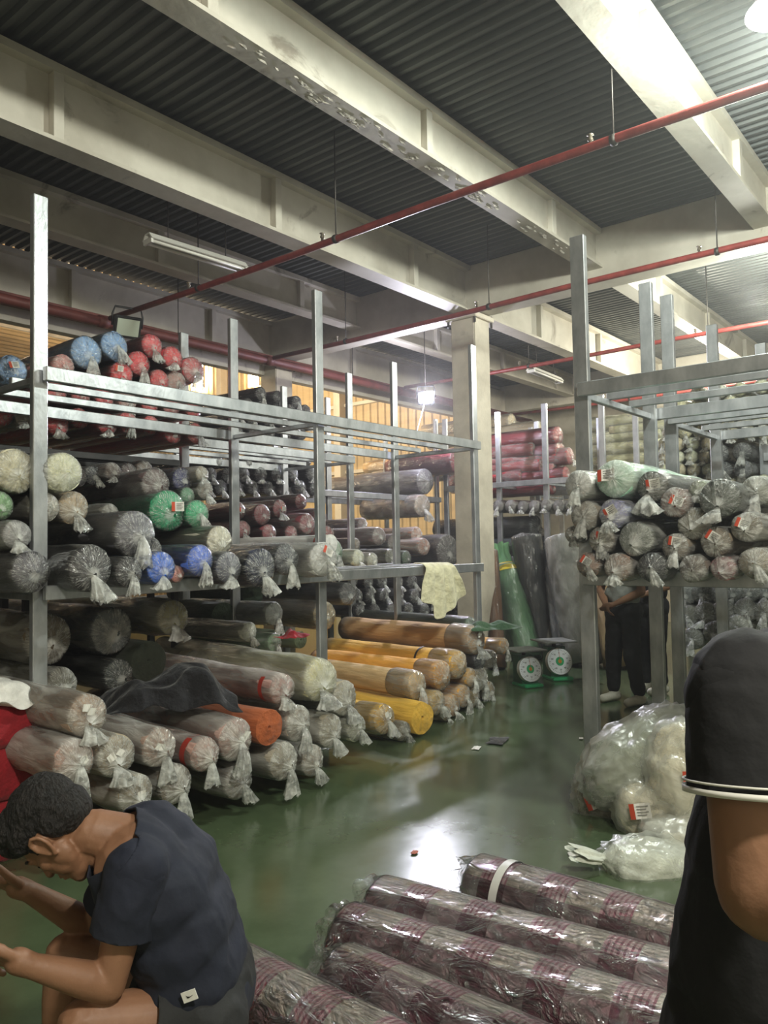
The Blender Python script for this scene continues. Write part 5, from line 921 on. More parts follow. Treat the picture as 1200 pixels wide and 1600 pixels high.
('-x', (8.500, 2.725, 0.520), 0.113, 1.40, (128,128,120), 'mtied', 'silver wrapped end, first in the lowest row near the floor behind the right posts', 'wrapped ends on the floor under the right racks', {'yaw': -0.049}),
('-x', (8.500, 2.497, 0.598), 0.115, 1.40, (119,119,112), 'mtied', 'silver wrapped end, second in the lowest row near the floor behind the right posts', 'wrapped ends on the floor under the right racks', {'yaw': -0.01}),
('-x', (8.500, 2.272, 0.671), 0.113, 1.40, (141,141,132), 'mtied', 'silver wrapped end, third in the lowest row near the floor behind the right posts', 'wrapped ends on the floor under the right racks', {'yaw': 0.017}),
]
for a in ROLLS:
    roll(*a[:8], **(a[8] if len(a) > 8 else {}))

# ================================================================ FOREGROUND PLAID ROLLS
def roll_to(front, back, r, L, *a, **k):
    d = (Vector(front)-Vector(back)).normalized(); yaw = math.atan2(d.y, d.x)+PI/2
    pitch = math.asin(max(-1, min(1, d.z)))
    return roll('-y', front, r, L, *a, yaw=yaw, pitch=-pitch if abs(pitch) > 0.01 else 0.0, **k)
PG = 'striped maroon rolls in the foreground'
V, F = wrap_profile(31, seg=72, knot=(0.1, 0.1), loose=0.035, pleat=30, dome=0.10); WRT = mesh('plastic_wrap', V, F, M['film_tight'], True)
def crumple(seed):
    """short crumpled film end sticking out of a roll"""
    rnd = random.Random(seed); V, F = [], []; seg = 60
    for i in range(7):
        t = i/6
        for k in range(seg):
            a = 2*PI*k/seg; q = noise.noise(Vector((math.cos(a)*2.2, math.sin(a)*2.2, t*1.6+seed)))
            rr = 1.02 - 0.25*t + 0.35*t*q + 0.08*t*math.sin(9*a+seed); V.append((math.cos(a)*rr, math.sin(a)*rr, t*0.55*(1+0.5*noise.noise(Vector((math.cos(a)*3, math.sin(a)*3, seed+4.0))))))
    for i in range(6):
        for k in range(seg): F.append((i*seg+k, i*seg+(k+1) % seg, (i+1)*seg+(k+1) % seg, (i+1)*seg+k))
    return mesh('crumpled_film_end', V, F, M['film_tight'], True)
for i, (p0, p1, lb, ra, bd) in enumerate((
    ((2.779, 1.788, 0.137), (2.772, 1.024, 0.137), 'striped maroon roll with a white tape band, farthest of the foreground rolls', 1.6, ('tape_white', 0.13, 0.035)),
    ((2.369, 1.978, 0.137), (2.464, 0.927, 0.137), 'striped maroon roll lying against the taped one, tip of dark checks', 0.2, None),
    ((2.116, 1.924, 0.137), (2.220, 0.864, 0.137), 'striped maroon roll with a dark purple lower side, middle of the foreground rolls', 1.0, None),
    ((1.889, 1.748, 0.137), (1.879, 1.187, 0.137), 'pale striped roll at the bottom edge, in front of the dark purple one', 2.6, None),
    ((1.679, 2.162, 0.137), (1.657, 1.464, 0.137), 'pale striped roll right behind the seated man', 3.4, None))):
    r_ = 0.134
    e = roll_to(p0, p1, r_, 1.55, (150, 120, 120), 'plaid', lb, PG, band=(bd[0], bd[1], bd[2]) if bd else None, roll_a=ra)
    put('plastic_wrap', WRT, e, (0, 0, 0), (0, 0, ra*1.7), (r_, r_, r_*1.27))
    put('crumpled_film_end', crumple(i*2.3+1), e, (0, 0, 0), None, (r_, r_, r_))

# ================================================================ BAGS AND LEANING ROLLS
def sack(name, c, rad, rot, col, label, cat='bag', group=None, seed=1, film_='film_bag', neck=None, tags=0, lump=0.16, cm='cloth_world', fold=0.11):
    """lumpy filled bag: cloth filling, film skin, optional gathered neck (direction, length)"""
    e = empty(name, c, rot, label, cat, group); seg, rg = 64, 36
    def shell(k, extra, lp, m_, nm, fo):
        V, F = [], []
        for i in range(rg+1):
            th = PI*i/rg
            for j in range(seg):
                ph = 2*PI*j/seg; n = Vector((math.sin(th)*math.cos(ph), math.sin(th)*math.sin(ph), math.cos(th)))
                d = lp*noise.noise(n*1.3+Vector((seed, 0, 0))) + lp*0.5*noise.noise(n*3.0+Vector((0, seed, 0)))
                rd = 1-abs(noise.noise(Vector((n.x*2.2, n.y*2.2, n.z*4.5))+Vector((seed*2, 0, 3))))*2; d += fo*max(0, rd)**3 + fo*0.5*noise.noise(n*9)
                sq = 1/max(0.62, (abs(n.x)**3+abs(n.y)**3+abs(n.z)**3)**(1/3))**0.6
                q = (1+d)*sq*k; V.append((n.x*(rad[0]*q+extra), n.y*(rad[1]*q+extra), n.z*(rad[2]*q+extra)))
        for i in range(rg):
            for j in range(seg): F.append((i*seg+j, i*seg+(j+1) % seg, (i+1)*seg+(j+1) % seg, (i+1)*seg+j))
        return put(nm, mesh(nm, V, F, m_, True), e, color=lin(col))
    shell(0.90, 0, lump, M[cm], 'filling', fold*0.5)
    if film_: shell(0.97, 0.006, lump, M[film_], 'plastic_bag', fold)
    if neck:
        d, L, w = Vector(neck[0]).normalized(), neck[1], neck[2]; s = 1/math.sqrt(sum((d[i]/rad[i])**2 for i in range(3)))*0.93
        a = Vector((0, 0, 1)) if abs(d.z) < 0.8 else Vector((1, 0, 0)); u = d.cross(a).normalized(); w_ = d.cross(u); V, F = [], []; sg = 36
        rows = [(-0.06, w*1.8), (0.0, w*0.9), (0.03, w*0.42), (0.05, w*0.42), (L*0.3, w*0.8), (L*0.6, w*1.0), (L*0.85, w*1.15), (L, w*1.2)]
        for i, (t, rr) in enumerate(rows):
            for k in range(sg):
                an = 2*PI*k/sg; q = 1+0.22*math.sin(7*an+seed)*(0.4 if i < 4 else 1)+0.3*noise.noise(Vector((math.cos(an)*2, math.sin(an)*2, t*8+seed)))
                fl_ = 0.45 if i > 3 else 1.0
                V.append(d*(s+t+0.03*math.sin(5*an)*(i > 5)) + u*math.cos(an)*rr*q + w_*math.sin(an)*rr*q*fl_)
        for i in range(len(rows)-1):
            for k in range(sg): F.append((i*sg+k, i*sg+(k+1) % sg, (i+1)*sg+(k+1) % sg, (i+1)*sg+k))
        put('gathered_neck', mesh('gathered_neck', V, F, M[neck[3] if len(neck) > 3 else 'film_bag'], True), e, color=lin(col))
    for t in range(tags):
        v = (camo.matrix_world.translation - Vector(c)).normalized()
        v = (v + Vector((0.25*math.sin(seed+t*2.1), 0.25*math.cos(seed+t), -0.15))).normalized()
        Rm = e.rotation_euler.to_matrix(); lv = Rm.transposed() @ v
        s = 1/math.sqrt(sum((lv[i]/rad[i])**2 for i in range(3)))*1.17
        o = put('paper_tag', LBL, e, lv*s, None, (0.11,)*3); o.rotation_euler = (lv.to_track_quat('Z', 'Y') @ Matrix.Rotation(0.4+t, 4, 'Z').to_quaternion()).to_euler()
    return e
def D2(c, z): return (c[0], c[1], z)
BG = 'bags heaped on the floor at the right'
cr = camo.matrix_world
sack('plastic_bag_bundle', (4.417, 1.712, 0.344), (0.40, 0.22, 0.20), (0.1, -0.42, -0.62), (120, 126, 104), 'big grey green roll bag on top of the heap beside the tall right post', group=BG, seed=2, tags=0, film_='film_bag', lump=0.12)
sack('plastic_bag_bundle', (4.359, 1.961, 0.072), (0.13, 0.15, 0.17), (0, 0.2, 0.3), (128, 120, 100), 'small grey film bag, left foot of the heap', group=BG, seed=5, tags=1, film_='film_bag')
sack('plastic_bag_bundle', (4.236, 1.634, 0.106), (0.17, 0.17, 0.17), (0.2, 0, 0), (206, 198, 176), 'cream bag with a red and white tag below the grey green one', group=BG, seed=7, tags=1, film_='film_bag')
sack('plastic_bag_bundle', (4.303, 1.457, 0.315), (0.19, 0.19, 0.27), (0.2, 0.3, 0), (208, 200, 176), 'tall cream bag touching the black shirt sleeve', group=BG, seed=9, tags=1, film_='film_bag', neck=((-0.3, -0.2, -0.75), 0.1, 0.04))
sack('plastic_bag_bundle', (4.090, 1.423, 0.024), (0.20, 0.18, 0.12), (0.0, 0.1, 0.3), (214, 212, 200), 'white bag lying between the tagged cream bag and the frontmost bag', group=BG, seed=11, film_='film_bag', neck=((-0.9, 0.5, 0.2), 0.06, 0.04))
sack('plastic_bag_bundle', (3.787, 1.402, -0.033), (0.30, 0.17, 0.15), (0.10, 0.24, -0.62), (216, 220, 208), 'white bag with a long white cloth end, frontmost of the heap', group=BG, seed=14, film_='film_bag', neck=((-1, 0.1, 0.03), 0.17, 0.055, 'cloth_world'), lump=0.08)

LG = 'rolls leaning upright behind the scales'
def lean(base, topp, r, col, style, label, band=None, name='leaning_roll'):
    b_, t_ = Vector(base), Vector(topp); d = (t_-b_); L = d.length; d.normalize()
    e = empty(name, t_, None, label, 'roll', LG); e.rotation_euler = d.to_track_quat('Z', 'Y').to_euler()
    lz = L/(10*r); s = RB.randrange(6)
    put('fabric', CR[RB.randrange(4)], e, (0, 0, 0), (0, 0, RB.uniform(0, 6)), (r, r, r*lz), lin(col))
    if style != 'bare':
        put('plastic_wrap', WR[('milky' if style[0] == 'm' else 'film'), s], e, (0, 0, 0), None, (r, r, r*lz))
    if style == 'tuft':
        V, F = crumple_vf(3); put('gathered_top', mesh('gathered_top', V, F, M['cloth'], True), e, (0, 0, 0), None, (r*0.8, r*0.8, r*1.6), lin(col))
    if band:
        V, F = tube_vf([(0, 0, -0.10), (0, 0, -0.02), (0, 0, 0.03)], [r*1.06, r*0.98, r*0.8], 30, False); put('yellow_tape', mesh('yellow_tape', V, F, M[band], True), e)
    return e
def crumple_vf(seed):
    V, F = [], []; seg = 48
    for i in range(6):
        t = i/5
        for k in range(seg):
            a = 2*PI*k/seg; rr = (0.9-0.5*t if t < 0.6 else 0.6+0.5*(t-0.6)) + 0.25*t*math.sin(8*a+seed) + 0.2*t*noise.noise(Vector((math.cos(a)*3, math.sin(a)*3, t*3)))
            V.append((math.cos(a)*rr, math.sin(a)*rr, t))
    for i in range(5):
        for k in range(seg): F.append((i*seg+k, i*seg+(k+1) % seg, (i+1)*seg+(k+1) % seg, (i+1)*seg+k))
    return V, F
lean((9.328, 5.151, 0.020), (9.622, 5.641, 1.219), 0.215, (104, 150, 108), 'tuft', 'fat green roll with yellow tape round its top', 'tape_yellow')
lean((8.467, 5.081, 0.020), (8.882, 5.423, 1.463), 0.105, (150, 104, 66), 'film', 'thin brown roll leaning left of the fat green one')
lean((9.729, 4.961, 0.020), (10.082, 5.379, 1.388), 0.15, (150, 152, 136), 'milky', 'grey net covered roll right of the fat green one')
lean((9.386, 4.624, 0.020), (9.946, 5.066, 1.442), 0.13, (120, 130, 146), 'milky', 'bluish roll in wrinkled film right of the net covered one')
lean((9.314, 4.326, 0.020), (9.675, 4.753, 1.615), 0.24, (150, 152, 146), 'milky', 'huge silver film wrapped roll beside the right rack post')
lean((9.750, 5.165, 0.020), (9.716, 5.335, 1.663), 0.20, (50, 52, 54), 'film', 'dark grey roll leaning behind the fat green one')
lean((9.433, 3.938, 0.020), (9.472, 4.072, 1.294), 0.185, (206, 178, 140), 'bare', 'pale peach roll leaning behind the standing man')
lean((10.100, 4.838, 0.020), (10.093, 4.720, 1.543), 0.16, (66, 70, 72), 'film', 'charcoal roll behind the huge silver one')
lean((9.776, 3.793, 0.020), (10.449, 3.982, 1.267), 0.18, (60, 58, 56), 'film', 'dark roll standing behind the second man')

# ================================================================ SPRING SCALES
def text_mesh(nm, cu):
    t_ = bpy.data.objects.new(nm, cu); C.objects.link(t_); dg = bpy.context.evaluated_depsgraph_get()
    me = bpy.data.meshes.new_from_object(t_.evaluated_get(dg)); bpy.data.objects.remove(t_)
    return put(nm, me)
def scale_(c, s, yaw, label):
    e = empty('dial_scale', c, (0, 0, yaw), label, 'scale', 'green dial scales')
    bm = bmesh.new(); bmesh.ops.create_cube(bm, size=1.0); bmesh.ops.scale(bm, vec=(0.20*s, 0.26*s, 0.03*s), verts=bm.verts); bmesh.ops.bevel(bm, geom=bm.edges[:], offset=0.008*s, segments=2, affect='EDGES')
    bm_obj('base', bm, M['scale_green_light'], e, (0, -0.03*s, 0.016*s))
    # body: box with its upper front edge sloping back like the dial
    w = 0.085*s; P = [(-0.08, 0.0), (0.09, 0.0), (0.09, 0.26), (-0.02, 0.26)]
    V = [(-w, y*s, 0.03*s+z*s) for y, z in P] + [(w, y*s, 0.03*s+z*s) for y, z in P]
    put('body', mesh('body', V, [(0, 1, 2, 3), (7, 6, 5, 4), (0, 4, 5, 1), (1, 5, 6, 2), (2, 6, 7, 3), (3, 7, 4, 0)], M['scale_green']), e)
    q = Matrix.Rotation(math.radians(90-13), 4, 'X')
    dc = Vector((0, -0.075*s, 0.165*s))
    dl = empty_child('dial', e, dc, q.to_euler())
    V, F = tube_vf([(0, 0, -0.035*s), (0, 0, 0.012*s)], 0.118*s, 40); me = mesh('dial', V, F, M['dial'], False); me.materials.append(M['scale_green'])
    dl2 = put('dial', me, e, dc, q.to_euler())
    bpy.data.objects.remove(dl)
    V, F = tube_vf([(0, 0, -0.03*s), (0, 0, 0.016*s)], 0.123*s, 40, False); put('dial_rim', mesh('dial_rim', V, F, M['white_plastic'], True), dl2)
    V, F = tube_vf([(0, 0, 0.0125*s), (0, 0, 0.014*s)], 0.040*s, 30); put('green_disc', mesh('green_disc', V, F, M['scale_green_light']), dl2)
    V, F = tube_vf([(0, 0, 0.014*s), (0, 0, 0.017*s)], 0.018*s, 8); put('emblem', mesh('emblem', V, F, M['gold']), dl2)
    V, F = [], []
    for k in range(40):
        a = 2*PI*k/40; r0, r1, t = (0.094 if k % 5 else 0.088)*s, 0.106*s, (0.0008 if k % 5 else 0.002)*s; u = Vector((math.cos(a), math.sin(a), 0)); v = Vector((-u.y, u.x, 0)); n = len(V)
        for rr, sg in ((r0, -1), (r1, -1), (r1, 1), (r0, 1)): V.append(u*rr+v*t*sg+Vector((0, 0, 0.0128*s)))
        F.append((n, n+1, n+2, n+3))
    tag(put('tick_marks', mesh('tick_marks', V, F, M['black']), dl2), kind='stuff')
    for k in range(10):
        cu = bpy.data.curves.new('dial_number', 'FONT'); cu.body = str(k*10); cu.size = 0.022*s; cu.align_x = 'CENTER'; cu.align_y = 'CENTER'; cu.extrude = 0.0002; cu.materials.append(M['black'])
        a = PI/2-2*PI*k/10; o = text_mesh('dial_number', cu); o.parent = dl2; o.location = (math.cos(a)*0.075*s, math.sin(a)*0.075*s, 0.0132*s)
    put('needle', mesh('needle', [(-0.003*s, -0.02*s, 0.018*s), (0.003*s, -0.02*s, 0.018*s), (0.001*s, 0.085*s, 0.018*s), (-0.001*s, 0.085*s, 0.018*s)], [(0, 1, 2, 3)], M['paper_band']), dl2)
    tube('stem', [(0, 0.03*s, 0.28*s), (0, 0.03*s, 0.335*s)], 0.018*s, M['rod'], e)
    bm = bmesh.new(); bmesh.ops.create_cube(bm, size=1.0); bmesh.ops.scale(bm, vec=(0.33*s, 0.33*s, 0.012*s), verts=bm.verts); bmesh.ops.bevel(bm, geom=bm.edges[:], offset=0.004*s, segments=2, affect='EDGES')
    bm_obj('weighing_plate', bm, M['steel_plate'], e, (0, 0.03*s, 0.34*s))
    for sx_ in (-1, 1):
        for sy_ in (-1, 1): tube('foot', [(sx_*0.075*s, (sy_*0.10-0.03)*s, 0), (sx_*0.075*s, (sy_*0.10-0.03)*s, 0.012*s)], 0.012*s, M['black'], e, 8)
    return e
def empty_child(n, p, loc, rot):
    o = bpy.data.objects.new(n, None); C.objects.link(o); o.parent = p; return o
scale_(D2((7.691, 4.272, 0.000), 0), 1.15, math.radians(-30), 'green dial scale on the left, its steel plate empty')
scale_(D2((8.279, 4.205, 0.000), 0), 1.26, math.radians(-38), 'green dial scale on the right, slightly farther back with a wider plate')

# ================================================================ LOOSE CLOTH
def drape(name, grid, m_, col, label, cat='cloth', thick=0.006, parent=None):
    """grid: rows of 3-D points; smoothed sheet with thickness"""
    rows = len(grid); cols = len(grid[0]); V = [Vector(p) for r_ in grid for p in r_]; F = []
    for i in range(rows-1):
        for j in range(cols-1): F.append((i*cols+j, i*cols+j+1, (i+1)*cols+j+1, (i+1)*cols+j))
    o = put(name, mesh(name, V, F, m_, True), parent, color=lin(col))
    s = o.modifiers.new('s', 'SOLIDIFY'); s.thickness = thick; d = o.modifiers.new('d', 'SUBSURF'); d.levels = 2; d.render_levels = 2
    return tag(o, label, cat) if label else o
# cream cloth over the middle rail near its right end
rnd = random.Random(4); g = []
A, B_ = Vector((5.696, 4.200, 1.380)), Vector((6.145, 4.200, 1.373))
for i in range(13):
    row = []
    for j in range(14):
        t = j/13; s = i/12; p = A.lerp(B_, t)
        fold = 0.030*math.sin(j*1.75+0.5*s)+0.018*math.sin(j*3.1+s*3)
        if i < 3: p = p+Vector((0, 0.10-0.055*i, 0.012+0.006*math.sin(j*2)))
        else:
            d = (i-2.4)/9.6; L = 0.50*(0.70+0.30*math.sin(t*PI*0.9+0.7))*(0.72 if t < 0.25 else 1)
            p = p+Vector(((t-0.5)*0.12*d + 0.10*d*(t-0.2), -0.06+fold*min(1, d*2), -L*d))
        row.append(p)
    g.append(row)
drape('hanging_cloth', g, M['cloth_world'], (222, 216, 182), 'cream cloth hanging over the bare middle rail', thick=0.008)
# black jacket thrown on the floor pile
g = []
J0 = Vector((2.880, 4.057, 0.705))
for i in range(12):
    row = []
    for j in range(18):
        u, v = j/17-0.5, i/11-0.5
        # outline: wide and low, raised hump at its right end
        x = u*0.80; y = v*0.42
        h = 0.05+0.13*math.exp(-((u-0.22)/0.26)**2-((v-0.1)/0.5)**2)+0.022*math.sin(u*15+v*5)+0.02*math.sin(v*13-u*7)+0.05*noise.noise(Vector((u*5, v*5, 1)))
        edge = max(abs(u), abs(v))*2; h -= 0.13*max(0, edge-0.6)/0.4
        row.append(J0+Vector((x*0.62+y*0.35+0.02*math.sin(i*2.1), -x*0.78+y*0.85+0.03*math.sin(j*1.3), h-0.02)))
    g.append(row)
drape('black_jacket', g, M['cloth_world'], (24, 24, 30), 'black jacket thrown over the floor pile near the tall front post', 'jacket', 0.012)
# red stack at the far left with white sheet on top
e = empty('red_bale', D2((1.822, 4.268, 0.443), 0), (0, 0, 0.06), 'red fabric bale at the left edge under a white sheet', 'bale')
for k, (z0, z1, dx) in enumerate(((0.0, 0.30, 0.0), (0.305, 0.56, 0.02), (0.565, 0.80, -0.01))):
    bm = bmesh.new(); bmesh.ops.create_cube(bm, size=1.0); bmesh.ops.subdivide_edges(bm, edges=bm.edges[:], cuts=7, use_grid_fill=True)
    bmesh.ops.scale(bm, vec=(0.56, 0.5, z1-z0), verts=bm.verts)
    for v in bm.verts:
        n = noise.noise(v.co*4+Vector((k*5, 0, 0))); q = 1-0.10*(abs(v.co.z)/((z1-z0)/2))**4; v.co.x *= q; v.co.y *= q; v.co += v.co.normalized()*n*0.02
    bm_obj('folded_layer', bm, M['cloth_world'], e, (dx, 0, (z0+z1)/2), True).color = lin((150, 22, 34))
g = []
Rb = Vector(e.location)
for i in range(10):
    row = []
    for j in range(12):
        u, v = j/11-0.5, i/9-0.5; z = 0.845+0.05*(1-4*u*u)+0.02*noise.noise(Vector((u*6, v*6, 2)))
        if abs(u) > 0.4 or abs(v) > 0.38: z -= 0.10+0.05*math.sin(j*1.9+i*2.3)
        row.append(Rb+Vector((u*0.68, v*0.62, z)))
    g.append(row)
drape('white_sheet', g, M['cloth_world'], (226, 224, 218), 'white sheet with a ragged beige edge spread over the red bale', thick=0.01)
# red scrap and green cloth
def rag(c, sx_, sy_, col, label, seed, h=0.05, cat='cloth', m_='cloth_world', rz=0.3):
    g = []; cc = Vector(c)
    for i in range(8):
        row = []
        for j in range(8):
            u, v = j/7-0.5, i/7-0.5; n = noise.noise(Vector((u*4, v*4, seed*3.7)))
            x, y = u*sx_*(1+0.4*n), v*sy_*(1+0.5*noise.noise(Vector((v*5, u*2, seed))))
            row.append(cc+Vector((x*math.cos(rz)-y*math.sin(rz), x*math.sin(rz)+y*math.cos(rz), h*(0.5+n)*(1-max(abs(u), abs(v))*1.6)+0.008)))
        g.append(row)
    return drape('cloth_scrap', g, M[m_], col, label, cat, 0.004)
rag((4.407, 4.550, 0.830), 0.22, 0.2, (170, 24, 40), 'small red cloth scrap by the pale green film end', 1, 0.14)
rag((6.591, 4.010, 0.719), 0.28, 0.5, (52, 84, 56), 'dark green cloth slipping over the right end of the orange pile', 5, 0.2, rz=1.0)
rag(D2((5.378, 3.256, 0.000), 0), 0.22, 0.14, (24, 24, 26), 'small black rag on the green floor in the aisle', 2, 0.03)
rag(D2((5.105, 3.273, 0.000), 0), 0.10, 0.06, (210, 210, 204), 'white paper scrap beside the black rag', 3, 0.01, 'paper', 'paper')
rag(D2((3.641, 1.786, 0.000), 0), 0.05, 0.04, (190, 196, 186), 'tiny pale scrap on the floor left of the white cloth end', 6, 0.01, 'paper', 'paper')
rag(D2((3.195, 2.433, 0.000), 0), 0.05, 0.03, (190, 110, 90), 'tiny orange scrap in the bright floor reflection', 7, 0.01, 'paper')
rag(D2((5.825, 2.756, 0.000), 0), 0.05, 0.03, (190, 196, 186), 'tiny pale scrap on the floor left of the tall right post', 8, 0.01, 'paper', 'paper')




# ================================================================ PEOPLE
M['skin'] = noisy('skin', (124, 88, 65), (144, 105, 80), 7, 0.55, 0, 0.06, 90, contrast=(0.3, 0.7))
M['skin'].node_tree.nodes['Principled BSDF'].inputs['Subsurface Weight'].default_value = 0.08
M['skin'].node_tree.nodes['Principled BSDF'].inputs['Subsurface Radius'].default_value = (0.02, 0.008, 0.004)
M['hair'] = noisy('black_hair', (10, 8, 8), (24, 19, 17), 60, 0.75, 0, 0.9, 120, (1, 1, 0.4))
M['navy_shirt'] = noisy('navy_tshirt', (17, 22, 36), (25, 30, 47), 5, 0.85, 0, 0.25, 18)
M['black_shirt'] = noisy('black_polo', (14, 14, 17), (22, 22, 26), 6, 0.85, 0, 0.2, 22)
M['shorts'] = noisy('charcoal_shorts', (24, 25, 27), (36, 37, 38), 6, 0.85, 0, 0.3, 20)
M['grey_shirt'] = noisy('grey_tshirt', (120, 122, 118), (140, 142, 138), 5, 0.85, 0, 0.2)
M['dark_sleeve'] = noisy('dark_grey_sleeve', (66, 74, 70), (82, 88, 84), 5, 0.85, 0, 0.2)
M['black_trousers'] = noisy('black_trousers', (12, 12, 14), (20, 20, 22), 6, 0.85, 0, 0.25, 18)
M['shoe'] = noisy('pale_trainers', (150, 146, 134), (180, 176, 164), 10, 0.6)

def prim_capsule(bm, p0, r0, p1, r1, n=8):
    p0, p1 = Vector(p0), Vector(p1)
    for i in range(n+1):
        t = i/n; bmesh.ops.create_icosphere(bm, subdivisions=2, radius=r0+(r1-r0)*t, matrix=Matrix.Translation(p0.lerp(p1, t)))
    d = p1-p0
    if d.length > 1e-5:
        m_ = Matrix.Translation((p0+p1)/2) @ d.to_track_quat('Z', 'Y').to_matrix().to_4x4()
        bmesh.ops.create_cone(bm, cap_ends=True, segments=20, radius1=r0, radius2=r1, depth=d.length, matrix=m_)
def prim_ell(bm, c, r, R_=None):
    m_ = Matrix.Translation(Vector(c)) @ (R_.to_4x4() if R_ is not None else Matrix.Identity(4)) @ Matrix.Diagonal((r[0], r[1], r[2], 1))
    bmesh.ops.create_icosphere(bm, subdivisions=3, radius=1.0, matrix=m_)
def fuse(name, prims, voxel, m_, parent=None, smooth=4, disp=0, xf=None, cut=None, dscale=8):
    """unite overlapping capsules ('c', p0, r0, p1, r1) and ellipsoids ('e', c, r, R) into one smooth skin"""
    bm = bmesh.new()
    for p in prims:
        if p[0] == 'c': prim_capsule(bm, *p[1:])
        else: prim_ell(bm, *p[1:])
    me = bpy.data.meshes.new(name); bm.to_mesh(me); bm.free(); o = bpy.data.objects.new(name, me); C.objects.link(o)
    r_ = o.modifiers.new('r', 'REMESH'); r_.mode = 'VOXEL'; r_.voxel_size = voxel
    if smooth: s = o.modifiers.new('s', 'SMOOTH'); s.factor = 0.6; s.iterations = smooth
    dg = bpy.context.evaluated_depsgraph_get(); ne = bpy.data.meshes.new_from_object(o.evaluated_get(dg)); bpy.data.objects.remove(o)
    ne.materials.clear(); ne.materials.append(m_)
    n = len(ne.vertices)
    if disp:
        ne.update(); co = np.empty(n*3); ne.vertices.foreach_get('co', co); co = co.reshape(-1, 3); no = np.empty(n*3); ne.vertices.foreach_get('normal', no); no = no.reshape(-1, 3)
        for i in range(n):
            v = Vector(co[i])*dscale; q = noise.noise(v)*0.6+(1-abs(noise.noise(v*1.7+Vector((3, 1, 2))))*2)*0.4
            co[i] += no[i]*disp*q
        ne.vertices.foreach_set('co', co.reshape(-1))
    if cut:
        bm = bmesh.new(); bm.from_mesh(ne)
        for (pc, pn) in cut: bmesh.ops.bisect_plane(bm, geom=bm.verts[:]+bm.edges[:]+bm.faces[:], plane_co=pc, plane_no=pn, clear_outer=True)
        bm.to_mesh(ne); bm.free()
    ne.polygons.foreach_set('use_smooth', [True]*len(ne.polygons)); ne.update()
    o = bpy.data.objects.new(name, ne); C.objects.link(o); o.parent = parent
    return o
def head_prims(o, X, Y, Z, k=1.0):
    """o: head centre between the ears; X lateral, Y forward, Z crown"""
    o, X, Y, Z = Vector(o), Vector(X), Vector(Y), Vector(Z)
    R_ = Matrix((X, Y, Z)).transposed()
    P = lambda x, y, z: o+(X*x+Y*y+Z*z)*k
    pr = [('e', P(0, -0.012, 0.035), (0.076*k, 0.096*k, 0.088*k), R_), ('e', P(0, 0.030, -0.030), (0.062*k, 0.058*k, 0.080*k), R_), ('e', P(0, 0.042, -0.082), (0.043*k, 0.042*k, 0.034*k), R_),
          ('e', P(0, 0.070, -0.100), (0.020*k, 0.017*k, 0.016*k), R_), ('c', P(0, 0.082, 0.006), 0.009*k, P(0, 0.104, -0.030), 0.012*k), ('c', P(-0.034, 0.072, 0.018), 0.013*k, P(0.034, 0.072, 0.018), 0.013*k),
          ('c', P(-0.014, 0.084, -0.058), 0.0085*k, P(0.014, 0.084, -0.058), 0.0085*k), ('c', P(-0.013, 0.082, -0.071), 0.009*k, P(0.013, 0.082, -0.071), 0.009*k)]
    for s in (-1, 1):
        pr += [('c', P(s*0.046, 0.010, -0.062), 0.018*k, P(s*0.014, 0.064, -0.096), 0.017*k), ('e', P(s*0.034, 0.034, -0.048), (0.028*k, 0.036*k, 0.040*k), R_), ('e', P(s*0.042, 0.050, -0.020), (0.021*k, 0.024*k, 0.022*k), R_), ('e', P(s*0.050, 0.010, -0.040), (0.020*k, 0.030*k, 0.034*k), R_), ('e', P(s*0.012, 0.096, -0.033), (0.008*k, 0.010*k, 0.008*k), R_),
               ('e', P(s*0.031, 0.068, 0.000), (0.014*k, 0.013*k, 0.009*k), R_)]
        # ear: rim, lobe and hollow left between them
        er = [P(s*0.074, 0.010, -0.026), P(s*0.080, 0.016, 0.004), P(s*0.086, 0.008, 0.026), P(s*0.090, -0.010, 0.030), P(s*0.090, -0.022, 0.016), P(s*0.086, -0.020, -0.006), P(s*0.080, -0.008, -0.026), P(s*0.078, 0.002, -0.034)]
        for a, b_ in zip(er, er[1:]): pr.append(('c', a, 0.0055*k, b_, 0.0055*k, 3))
        pr.append(('e', P(s*0.076, -0.004, 0.000), (0.006*k, 0.016*k, 0.024*k), R_))
    return pr, P, R_
def hand_prims(w, dirn, palm_n, side, k=1.0, curl=0.6, spread=0.0):
    """w wrist, dirn towards the knuckles, palm_n normal of the palm, side thumb side"""
    w, d, n, s = Vector(w), Vector(dirn).normalized(), Vector(palm_n).normalized(), Vector(side).normalized()
    pr = [('c', w, 0.026*k, w+d*0.03*k, 0.028*k), ('e', w+d*0.052*k, (0.042*k, 0.040*k, 0.017*k), Matrix((d, s, n)).transposed())]
    for i, (off, L) in enumerate(((0.030, 0.072), (0.010, 0.080), (-0.010, 0.075), (-0.029, 0.060))):
        p = w+d*(0.086 - 0.004*i)*k+s*off*k; a = 0.25; q = p - d*0.03*k; pr.append(('c', q, 0.012*k, p, 0.0105*k, 4))
        for seg_, fr in enumerate((0.45, 0.32, 0.25)):
            a += curl*(0.9+0.12*i); dd = (d*math.cos(a)+n*math.sin(a)+s*spread*(1.5-i)*0.2).normalized(); nx = p+dd*L*fr*k
            pr.append(('c', p, (0.0100-0.0008*seg_)*k, nx, (0.0092-0.0008*seg_)*k, 4)); p = nx
    p = w+d*0.022*k+s*0.026*k+n*0.006*k; dd = (d*0.75+s*0.65+n*0.25).normalized()
    for L, rr in ((0.034, 0.0125), (0.030, 0.011), (0.024, 0.0098)):
        nx = p+dd*L*k; pr.append(('c', p, rr*k, nx, (rr-0.0012)*k, 4)); p = nx; dd = (dd+d*0.25+n*0.35-s*0.28).normalized()
    return pr

